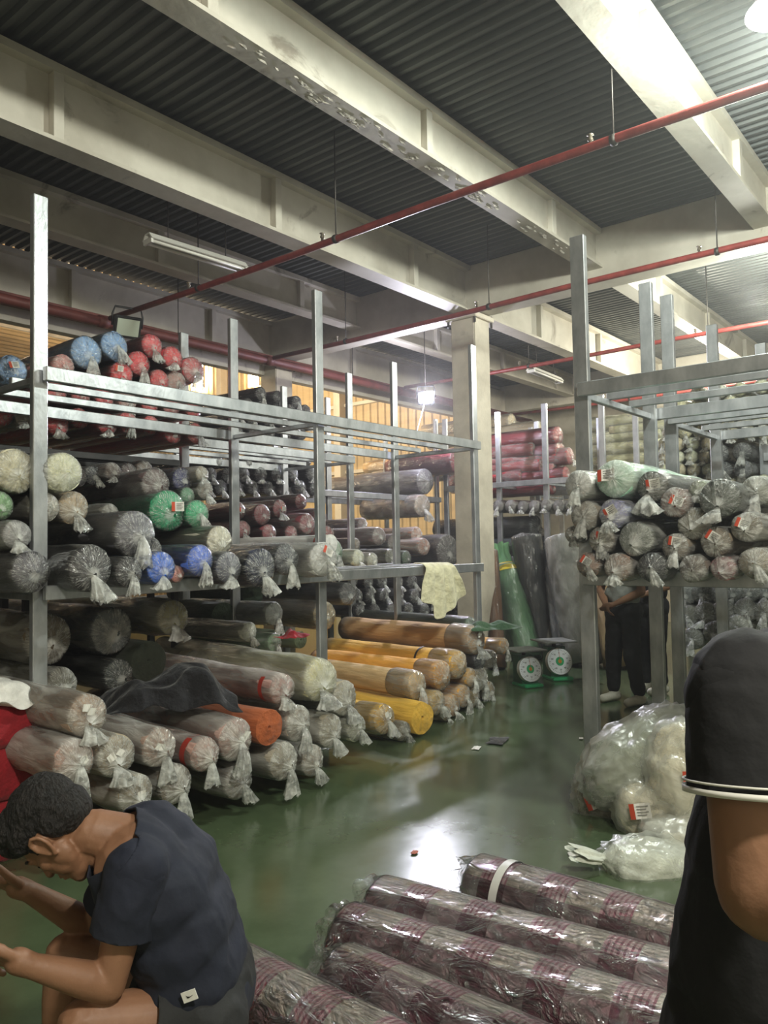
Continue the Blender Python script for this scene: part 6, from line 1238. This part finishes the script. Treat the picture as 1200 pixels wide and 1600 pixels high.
# ---- seated man, head bowed, in profile
HU = (RT*-0.89+UP*0.45).normalized(); HF = (RT*-0.45-UP*0.89).normalized(); HX = -FW
hX = HX; hY = (HF + FW*0.06).normalized(); hX = hY.cross(HU).normalized(); hZ = hX.cross(hY).normalized()
head_o = Vector((1.001, 1.865, 0.866))
hp, HP, HR = head_prims(head_o, hX, hY, hZ)
K1 = Vector((0.963, 1.685, 0.488)); K2 = Vector((1.118, 2.035, 0.472))
A1 = Vector((K1.x+0.02, K1.y-0.03, 0.085)); A2 = Vector((K2.x-0.02, K2.y+0.02, 0.085))
H1 = Vector((1.226, 1.589, 0.416)); H2 = Vector((1.321, 1.761, 0.357))
S1 = Vector((1.065, 1.623, 0.812)); S2 = Vector((1.232, 1.902, 0.701))
E1 = Vector((1.005, 1.644, 0.568)); W1 = Vector((0.851, 1.699, 0.659))
E2 = Vector((1.191, 2.038, 0.515)); W2 = Vector((1.014, 2.038, 0.673))
T = [Vector((1.160, 1.746, 0.788)), Vector((1.202, 1.709, 0.709)), Vector((1.235, 1.683, 0.612)), Vector((1.258, 1.670, 0.504)), Vector((1.273, 1.666, 0.411))]
LATX = FW.cross(UP).cross(UP).normalized(); lat = FW
pr = list(hp)
pr += [('c', Vector((1.124, 1.763, 0.831)), 0.062, Vector((1.059, 1.811, 0.859)), 0.056), ('c', Vector((1.083, 1.800, 0.807)), 0.045, Vector((1.057, 1.815, 0.820)), 0.042)]
for t_, rr, ww in zip(T, (0.085, 0.105, 0.108, 0.105, 0.115), (0.07, 0.075, 0.065, 0.06, 0.07)): pr.append(('c', t_-lat*ww, rr, t_+lat*ww, rr, 6))
for a, b_ in zip(T, T[1:]): pr += [('c', a-lat*0.05, 0.10, b_-lat*0.05, 0.10, 4), ('c', a+lat*0.05, 0.10, b_+lat*0.05, 0.10, 4)]
pr += [('c', S1, 0.051, E1, 0.037), ('c', E1, 0.038, E1.lerp(W1, 0.3), 0.039), ('c', E1.lerp(W1, 0.3), 0.039, W1, 0.025)]
pr += [('c', S2, 0.051, E2, 0.037), ('c', E2, 0.038, E2.lerp(W2, 0.3), 0.039), ('c', E2.lerp(W2, 0.3), 0.039, W2, 0.025)]
pr += [('c', T[0]-lat*0.05, 0.07, S1, 0.058), ('c', T[0]+lat*0.05, 0.07, S2, 0.058)]
pr += [('c', H1, 0.085, K1, 0.056), ('c', K1, 0.055, K1.lerp(A1, 0.3), 0.054), ('c', K1.lerp(A1, 0.3), 0.054, A1, 0.034)]
pr += [('c', H2, 0.085, K2, 0.056), ('c', K2, 0.055, K2.lerp(A2, 0.3), 0.054), ('c', K2.lerp(A2, 0.3), 0.054, A2, 0.034)]
fd = (-RT).copy(); fd.z = 0; fd.normalize()
for A_ in (A1, A2): pr += [('c', A_+Vector((0, 0, -0.045))-fd*0.03, 0.036, A_+fd*0.13+Vector((0, 0, -0.058)), 0.026)]
d1 = (W1-E1).normalized(); pr += hand_prims(W1, d1*0.8-RT*0.5+UP*0.25, -UP*0.6-RT*0.3+FW*0.3, UP*0.75-FW*0.55, curl=0.75)
d2 = (-RT*0.75+UP*0.35-FW*0.15); pr += hand_prims(W2, d2, -FW*0.4+UP*0.75+RT*0.2, RT*0.2+UP*0.5-FW*0.6, curl=0.55)
man = empty('person', D2(T[4], 0), None, 'man in navy t-shirt and dark shorts sitting bowed over his hands', 'person')
inv = Matrix.Translation(-man.location)
def under(o, e): o.parent = e; o.matrix_parent_inverse = e.matrix_world.inverted() if False else Matrix.Translation(-e.location); return o
under(fuse('body', pr, 0.0042, M['skin'], smooth=3), man)
P = HP
hair = []
hair += [('e', P(0, -0.028, 0.058), (0.080, 0.096, 0.080), HR), ('e', P(0, 0.030, 0.098), (0.064, 0.060, 0.045), HR), ('e', P(0, 0.072, 0.082), (0.050, 0.034, 0.040), HR), ('e', P(0, -0.060, 0.010), (0.072, 0.056, 0.062), HR)]
for s in (-1, 1): hair += [('e', P(s*0.050, 0.018, 0.056), (0.034, 0.046, 0.036), HR), ('e', P(s*0.055, -0.045, 0.018), (0.026, 0.034, 0.045), HR), ('c', P(s*0.074, 0.022, 0.022), 0.006, P(s*0.074, 0.024, 0.004), 0.004)]
under(fuse('hair', hair, 0.0035, M['hair'], smooth=2, disp=0.006, dscale=30), man)
for s in (-1, 1):
    under(fuse('eyebrow', [('c', P(s*0.016, 0.0875, 0.021), 0.0035, P(s*0.034, 0.0850, 0.027), 0.004), ('c', P(s*0.034, 0.0850, 0.027), 0.004, P(s*0.050, 0.070, 0.022), 0.0025)], 0.0015, M['hair'], smooth=1), man)
    under(fuse('eyelashes', [('c', P(s*0.020, 0.0790, -0.0065), 0.0016, P(s*0.031, 0.0815, -0.008), 0.0018), ('c', P(s*0.031, 0.0815, -0.008), 0.0018, P(s*0.043, 0.0745, -0.005), 0.0014)], 0.001, M['hair'], smooth=0), man)
under(fuse('lips', [('c', P(-0.013, 0.0895, -0.0595), 0.0052, P(0.013, 0.0895, -0.0595), 0.0052), ('c', P(-0.011, 0.0875, -0.070), 0.0062, P(0.011, 0.0875, -0.070), 0.0062)], 0.0016, plain('lip', (140, 84, 72), 0.5), smooth=2), man)
# t-shirt: torso, shoulders and short sleeves, hem and cuffs cut open
sh = []
for t_, rr, ww in zip(T, (0.094, 0.122, 0.124, 0.124, 0.130), (0.075, 0.08, 0.07, 0.065, 0.07)): sh.append(('c', t_-lat*ww, rr, t_+lat*ww, rr, 6))
for a, b_ in zip(T, T[1:]): sh += [('c', a-lat*0.06, 0.114, b_-lat*0.06, 0.118, 5), ('c', a+lat*0.06, 0.114, b_+lat*0.06, 0.118, 5)]
nk = Vector((1.127, 1.761, 0.825)); sh += [('c', T[0], 0.10, nk+(nk-T[0]).normalized()*0.05, 0.070)]
sh += [('c', T[0]-lat*0.05, 0.080, S1, 0.072), ('c', T[0]+lat*0.05, 0.080, S2, 0.072)]
C1 = S1.lerp(E1, 0.56); C2 = S2.lerp(E2, 0.62)
tee = under(fuse('t_shirt', sh, 0.006, M['navy_shirt'], smooth=6, disp=0.007, dscale=7), man)
def cut_obj(o, planes):
    bm = bmesh.new(); bm.from_mesh(o.data)
    for (pc, pn, cen, rad_) in planes:
        pc, pn = Vector(pc), Vector(pn).normalized()
        g_ = [v for v in bm.verts if (v.co-Vector(cen)).length < rad_]; gs = set(g_)
        fs = [f for f in bm.faces if all(v in gs for v in f.verts)]; es = {e_ for f in fs for e_ in f.edges}
        bmesh.ops.bisect_plane(bm, geom=list(gs)+list(es)+fs, plane_co=pc, plane_no=pn, clear_outer=True)
    bm.to_mesh(o.data); bm.free(); o.data.update()
dC = (C1-S1).normalized(); dC2 = (C2-S2).normalized(); dN = (nk-T[0]).normalized()
def cut_full(o, planes):
    bm = bmesh.new(); bm.from_mesh(o.data)
    for pc, pn in planes: bmesh.ops.bisect_plane(bm, geom=bm.verts[:]+bm.edges[:]+bm.faces[:], plane_co=pc, plane_no=pn, clear_outer=True)
    bm.to_mesh(o.data); bm.free(); o.data.update()
cut_full(tee, [(nk+dN*0.040, dN)])
for S_, C_, d_, q_ in ((S1, C1, dC, 0.071), (S2, C2, dC2, 0.066)):
    sv = under(fuse('sleeve', [('c', S_, q_, C_+d_*0.09, q_*0.98, 8)], 0.006, M['navy_shirt'], smooth=4, disp=0.007, dscale=14), man); cut_full(sv, [(C_, d_)])
    so = sv.modifiers.new('s', 'SOLIDIFY'); so.thickness = 0.004
so = tee.modifiers.new('s', 'SOLIDIFY'); so.thickness = 0.004
sp = [('c', T[4]-lat*0.09+Vector((0, 0, 0.01)), 0.128, T[4]+lat*0.09+Vector((0, 0, 0.01)), 0.128, 6), ('c', T[3].lerp(T[4], 0.5)-lat*0.05, 0.118, T[3].lerp(T[4], 0.5)+lat*0.05, 0.118, 5), ('c', H1, 0.112, H1.lerp(K1, 0.52), 0.088), ('c', H2, 0.112, H2.lerp(K2, 0.45), 0.088)]
st = under(fuse('shorts', sp, 0.007, M['shorts'], smooth=4, disp=0.014, dscale=9), man)
q1 = H1.lerp(K1, 0.50); q2 = H2.lerp(K2, 0.43)
cut_obj(st, [(q1, K1-H1, q1+(K1-H1).normalized()*0.08, 0.16), (q2, K2-H2, q2+(K2-H2).normalized()*0.08, 0.16)])
so = st.modifiers.new('s', 'SOLIDIFY'); so.thickness = 0.004
# white tab with a dark tick on the shorts, turned to the side
pc = Vector((1.130, 1.516, 0.532)); pu, pv = RT, UP
def quadm(nm, c, u, v, a, b_, m_, par, rz=0.0):
    c = Vector(c); U_ = (u*math.cos(rz)+v*math.sin(rz)); V_ = (v*math.cos(rz)-u*math.sin(rz)); n = U_.cross(V_)
    P_ = [c+U_*sx_*a+V_*sy_*b_+n*z for z in (-0.002, 0.001) for sx_, sy_ in ((-1, -1), (1, -1), (1, 1), (-1, 1))]
    o = put(nm, mesh(nm, P_, [(0, 3, 2, 1), (4, 5, 6, 7), (0, 1, 5, 4), (1, 2, 6, 5), (2, 3, 7, 6), (3, 0, 4, 7)], m_)); return under(o, par)
quadm('white_tab', pc, pu, pv, 0.017, 0.012, M['white_plastic'], man, 0.35)
tk = [pc-FW*0.0025+pu*a+pv*b_ for a, b_ in ((-0.008, 0.003), (-0.004, -0.004), (0.0, -0.003), (0.010, 0.005), (0.001, 0.0), (-0.004, 0.0))]
under(put('tick_mark', mesh('tick_mark', tk, [(0, 1, 2, 3, 4, 5)], M['black'])), man)
# shoes
for A_ in (A1, A2): under(fuse('shoe', [('c', A_+Vector((0, 0, -0.043))-fd*0.035, 0.043, A_+fd*0.15+Vector((0, 0, -0.050)), 0.034), ('c', A_+Vector((0, 0, -0.01)), 0.042, A_+Vector((0, 0, -0.04)), 0.044)], 0.007, M['black_trousers'], smooth=3), man)
# low stool under him
e = empty('stool', D2(T[4], 0), (0, 0, 0.4), 'low plastic stool under the seated man', 'stool')
box('seat', (-0.15, -0.15, 0.225), (0.15, 0.15, 0.25), M['tape_red'], e, 0.01)
for sx_ in (-1, 1):
    for sy_ in (-1, 1): tube('leg', [(sx_*0.145, sy_*0.145, 0), (sx_*0.125, sy_*0.125, 0.23)], 0.018, M['tape_red'], e, 8)

# ---- standing figures
def standing(base, facing, h, label, skin, top, sleeve, bottom, pose, voxel=0.012, shoe='shoe', sleeve_len=0.55, build=1.0, name='person', shirt_disp=0.01):
    base = Vector(base); Z = Vector((0, 0, 1)); Yf = Vector((math.cos(facing), math.sin(facing), 0)); Xr = Yf.cross(Z)
    k = h/1.72; P = lambda x, y, z: base+(Xr*x+Yf*y+Z*z)*k
    b_ = build
    pel = P(0, 0, 0.95); ch = P(0, 0.0, 1.28); sh_ = P(0, -0.01, 1.42); nk_ = P(0, 0.0, 1.48); hd = P(0, 0.035, 1.595)
    hp_, HP_, HR_ = head_prims(hd, Xr, Yf, Z, k*0.98)
    pr = list(hp_)+[('c', sh_+Z*0.02, 0.06*k, hd-Z*0.03, 0.052*k)]
    tor = [('c', P(-0.09*b_, 0, 0.92), 0.105*k*b_, P(0.09*b_, 0, 0.92), 0.105*k*b_), ('c', P(-0.08*b_, 0, 1.08), 0.10*k*b_, P(0.08*b_, 0, 1.08), 0.10*k*b_), ('c', P(-0.10*b_, 0, 1.27), 0.105*k*b_, P(0.10*b_, 0, 1.27), 0.105*k*b_), ('c', P(-0.12*b_, -0.01, 1.40), 0.065*k*b_, P(0.12*b_, -0.01, 1.40), 0.065*k*b_)]
    def grow(pl, g): return [(p[0], p[1], p[2]+g, p[3], p[4]+g) if p[0] == 'c' else p for p in pl]
    pr += tor; arms = []; sl = []
    for s in (-1, 1):
        S_ = P(s*0.18*b_, -0.01, 1.40); E_ = Vector(pose['elbow'][s]) if isinstance(pose['elbow'][s], tuple) and len(pose['elbow'][s]) == 4 else P(*pose['elbow'][s]); W_ = P(*pose['wrist'][s])
        arms += [('c', S_, 0.052*k*b_, E_, 0.040*k*b_), ('c', E_, 0.041*k*b_, E_.lerp(W_, 0.35), 0.041*k*b_), ('c', E_.lerp(W_, 0.35), 0.041*k*b_, W_, 0.026*k)]
        arms += hand_prims(W_, W_-E_, -Xr*s*0.6-Z*0.3, Yf*0.5+Z*0.6, k, curl=0.55)
        sl += [('c', P(s*0.10*b_, -0.01, 1.40), 0.07*k*b_, S_, 0.066*k*b_), ('c', S_, 0.068*k*b_, S_.lerp(E_, sleeve_len), 0.062*k*b_)]
        pose.setdefault('S', {})[s] = (S_, E_, W_)
    pr += arms; legs = []
    for s in (-1, 1):
        Hp, Kn, An = P(s*0.09, 0, 0.90), P(s*pose['knee'][0], pose['knee'][1], 0.49), P(s*pose['ankle'][0], pose['ankle'][1], 0.085)
        legs += [('c', Hp, 0.100*k*b_, Kn, 0.082*k), ('c', Kn, 0.082*k, An+Z*0.05*k, 0.064*k)]; pr += [('c', Hp, 0.075*k, Kn, 0.052*k), ('c', Kn, 0.05*k, An, 0.034*k), ('c', An+Z*-0.04*k, 0.035*k, An+Yf*0.12*k-Z*0.055*k, 0.025*k)]
        pose.setdefault('F', []).append(An)
    e = empty(name, base, None, label, 'person')
    under(fuse('body', pr, voxel*0.8, M[skin], smooth=2), e)
    under(fuse('hair', [('e', HP_(0, -0.026, 0.052), (0.082*k, 0.098*k, 0.084*k), HR_), ('e', HP_(0, 0.035, 0.095), (0.062*k, 0.05*k, 0.035*k), HR_)], voxel*0.7, M['hair'], smooth=1, disp=0.004, dscale=30), e)
    under(fuse('shirt', grow(tor, 0.014)+[('c', P(0, 0, 1.0), 0.12*k*b_, P(0, 0, 1.3), 0.12*k*b_)]+[('c', sh_, 0.08*k, nk_, 0.066*k)]+(sl if sleeve == top else []), voxel, M[top], smooth=3, disp=shirt_disp), e)
    if sleeve != top: under(fuse('sleeves', sl, voxel, M[sleeve], smooth=3, disp=0.006), e)
    under(fuse('trousers', legs+grow(tor[:1], 0.018), voxel, M[bottom], smooth=3, disp=0.012), e)
    for An in pose['F']: under(fuse('shoe', [('c', An+Z*-0.035*k-Yf*0.04*k, 0.050*k, An+Yf*0.18*k-Z*0.043*k, 0.042*k), ('c', An, 0.05*k, An-Z*0.035*k, 0.05*k)], voxel*0.8, M[shoe], smooth=2), e)
    return e, P, pose
b0 = D2((7.388, 3.018, 0.000), 0)
standing(b0, math.radians(165), 1.66, 'standing man in grey t-shirt and black trousers behind the right rack, hands together', 'skin', 'grey_shirt', 'grey_shirt', 'black_trousers',
    dict(elbow={-1: (-0.25, 0.03, 1.12), 1: (0.25, 0.03, 1.12)}, wrist={-1: (-0.05, 0.20, 1.00), 1: (0.05, 0.19, 0.97)}, knee=(0.11, 0.03), ankle=(0.15, -0.01)))
b1 = D2((8.047, 2.984, -0.000), 0)
standing(b1, math.radians(160), 1.66, 'second standing man all in black, half hidden behind the rack posts', 'skin', 'black_shirt', 'black_shirt', 'black_trousers',
    dict(elbow={-1: (-0.24, 0.02, 1.14), 1: (0.26, 0.02, 1.14)}, wrist={-1: (-0.06, 0.20, 1.05), 1: (0.16, 0.17, 0.98)}, knee=(0.09, 0.02), ankle=(0.11, 0)))

# ---- man in black polo at the right edge, seen from his left side and back
PM = empty('person', D2((1.242, 0.253, 1.048), 0), None, 'man in black polo with white striped sleeve hem at the right edge', 'person')
Zv = Vector((0, 0, 1)); s1 = Vector((1.023, 0.262, 1.360)); el = Vector((0.986, 0.244, 1.146)); wr = Vector((0.961, 0.113, 1.183))
tc_ = [Vector((1.225, 0.239, 1.311)), Vector((1.237, 0.248, 1.201)), Vector((1.217, 0.282, 1.066)), Vector((1.210, 0.300, 0.941)), Vector((1.208, 0.310, 0.824))]
latr = (RT*0.75+FW*0.66).normalized(); frn = latr.cross(Zv).normalized()
hd = Vector((1.280, 0.138, 1.559)); s2 = tc_[0]+latr*0.22
hp_, HP_, HR_ = head_prims(hd, latr, (RT*0.66-FW*0.75).normalized(), Zv)
cx = tc_[0]+latr*0.05; hip = Vector((tc_[4].x, tc_[4].y, 0.90))+latr*0.06
pr = list(hp_)+[('c', cx+Zv*0.02, 0.07, hd-Zv*0.06, 0.055)]
tp = [('c', s1.lerp(tc_[0], 0.4), 0.062, s2, 0.062)]
for c_, rr in zip(tc_, (0.10, 0.115, 0.115, 0.12, 0.13)): tp.append(('c', c_, rr, c_+latr*0.16, rr, 6))
for a, b_ in zip(tc_, tc_[1:]): tp += [('c', a, 0.11, b_, 0.115, 5), ('c', a+latr*0.16, 0.11, b_+latr*0.16, 0.115, 5)]
pr += tp
pr += [('c', s1, 0.060, el, 0.055), ('c', el, 0.054, el.lerp(wr, 0.35), 0.050), ('c', el.lerp(wr, 0.35), 0.046, wr, 0.030)] + hand_prims(wr, wr-el, Zv*-1, latr*-1, curl=0.6)
el2 = s2+Vector((0, 0, -0.29))+latr*0.05; wr2 = el2+(RT*0.15-FW*0.05-Zv*0.12); pr += [('c', s2, 0.056, el2, 0.045), ('c', el2, 0.044, wr2, 0.03)]+hand_prims(wr2, wr2-el2, latr*-1, Zv, curl=0.6)
lg = []
for s in (0.0, 0.18):
    a = hip-latr*0.06+latr*s; kn = Vector((a.x, a.y, 0.48)); an = Vector((a.x, a.y, 0.085)); lg += [('c', a, 0.10, kn, 0.065), ('c', kn, 0.065, an, 0.052)]
    pr += [('c', a, 0.085, kn, 0.055), ('c', kn, 0.053, an, 0.035)]
    under(fuse('shoe', [('c', an-Zv*0.045, 0.042, an-Zv*0.05+(RT*0.66-FW*0.75)*0.15, 0.036)], 0.01, M['shoe'], smooth=2), PM)
under(fuse('body', pr, 0.0055, M['skin'], smooth=3), PM)
under(fuse('hair', [('e', HP_(0, -0.026, 0.052), (0.082, 0.098, 0.084), HR_)], 0.008, M['hair'], smooth=1), PM)
tq = [(p[0], p[1], p[2]+0.016, p[3], p[4]+0.016)+tuple(p[5:]) for p in tp]
sd = (el-s1).normalized(); hem = s1+sd*0.112
tq += [('c', tc_[0], 0.085, s1, 0.074), ('c', s1.lerp(tc_[0], 0.6), 0.09, s1.lerp(tc_[1], 0.4), 0.08), ('c', s2, 0.074, s2.lerp(el2, 0.5), 0.08), ('c', cx, 0.09, cx+Zv*0.06, 0.075)]
polo = under(fuse('polo_shirt', tq, 0.0065, M['black_shirt'], smooth=5, disp=0.010, dscale=7), PM)
psl = under(fuse('sleeve', [('c', s1-sd*0.01, 0.073, hem+sd*0.1, 0.082, 8)], 0.006, M['black_shirt'], smooth=4, disp=0.005, dscale=12), PM); cut_full(psl, [(hem, sd)])
so = psl.modifiers.new('s', 'SOLIDIFY'); so.thickness = 0.004
so = polo.modifiers.new('s', 'SOLIDIFY'); so.thickness = 0.004
def ringm(nm, c, d, r_, t, m_, par):
    d = Vector(d).normalized(); V, F = tube_vf([Vector(c), Vector(c)+d*t], r_, 64, False); o = put(nm, mesh(nm, V, F, m_, True)); so = o.modifiers.new('s', 'SOLIDIFY'); so.thickness = 0.004; so.offset = 1; return under(o, par)
def hem_ring(off, t, m_):
    # follow the cut edge of the sleeve: take the shirt section at this height
    bm = bmesh.new(); bm.from_mesh(psl.data); pc_ = hem-sd*off
    cen = hem; vs = [v.co.copy() for v in bm.verts if abs((v.co-pc_).dot(sd)) < 0.008 and (v.co-cen).length < 0.12]; bm.free()
    u = sd.cross(Vector((0, 0, 1))).normalized(); w = sd.cross(u); seg = 48; rad_ = [0]*seg
    for v in vs:
        q = v-pc_; q -= sd*q.dot(sd); k = int((math.atan2(q.dot(w), q.dot(u)) % (2*PI))/(2*PI)*seg) % seg; rad_[k] = max(rad_[k], q.length)
    good = [r for r in rad_ if r > 0]; md = sorted(good)[len(good)//2] if good else 0.078; rad_ = [r if r > 0 else md for r in rad_]
    for _ in range(3): rad_ = [(rad_[i-1]+rad_[i]*2+rad_[(i+1) % seg])/4 for i in range(seg)]
    V, F = [], []
    for j, (dt, ex) in enumerate(((0, 0.0035), (t, 0.0035))):
        for k in range(seg):
            a = 2*PI*k/seg+PI/seg; V.append(pc_+sd*(dt-t/2)+(u*math.cos(a)+w*math.sin(a))*(rad_[k]+ex))
    for k in range(seg): F.append((k, (k+1) % seg, seg+(k+1) % seg, seg+k))
    o = put('sleeve_stripe', mesh('sleeve_stripe', V, F, m_, True)); so = o.modifiers.new('s', 'SOLIDIFY'); so.thickness = 0.003; so.offset = 0; under(o, PM)
hem_ring(0.003, 0.007, M['white_plastic']); hem_ring(0.013, 0.0025, M['white_plastic'])
tr_ = [(p[0], p[1], p[2]+0.012, p[3], p[4]+0.012) for p in lg]+[('c', hip-latr*0.06, 0.13, hip+latr*0.12, 0.13)]
under(fuse('trousers', tr_, 0.01, M['black_trousers'], smooth=3, disp=0.01), PM)
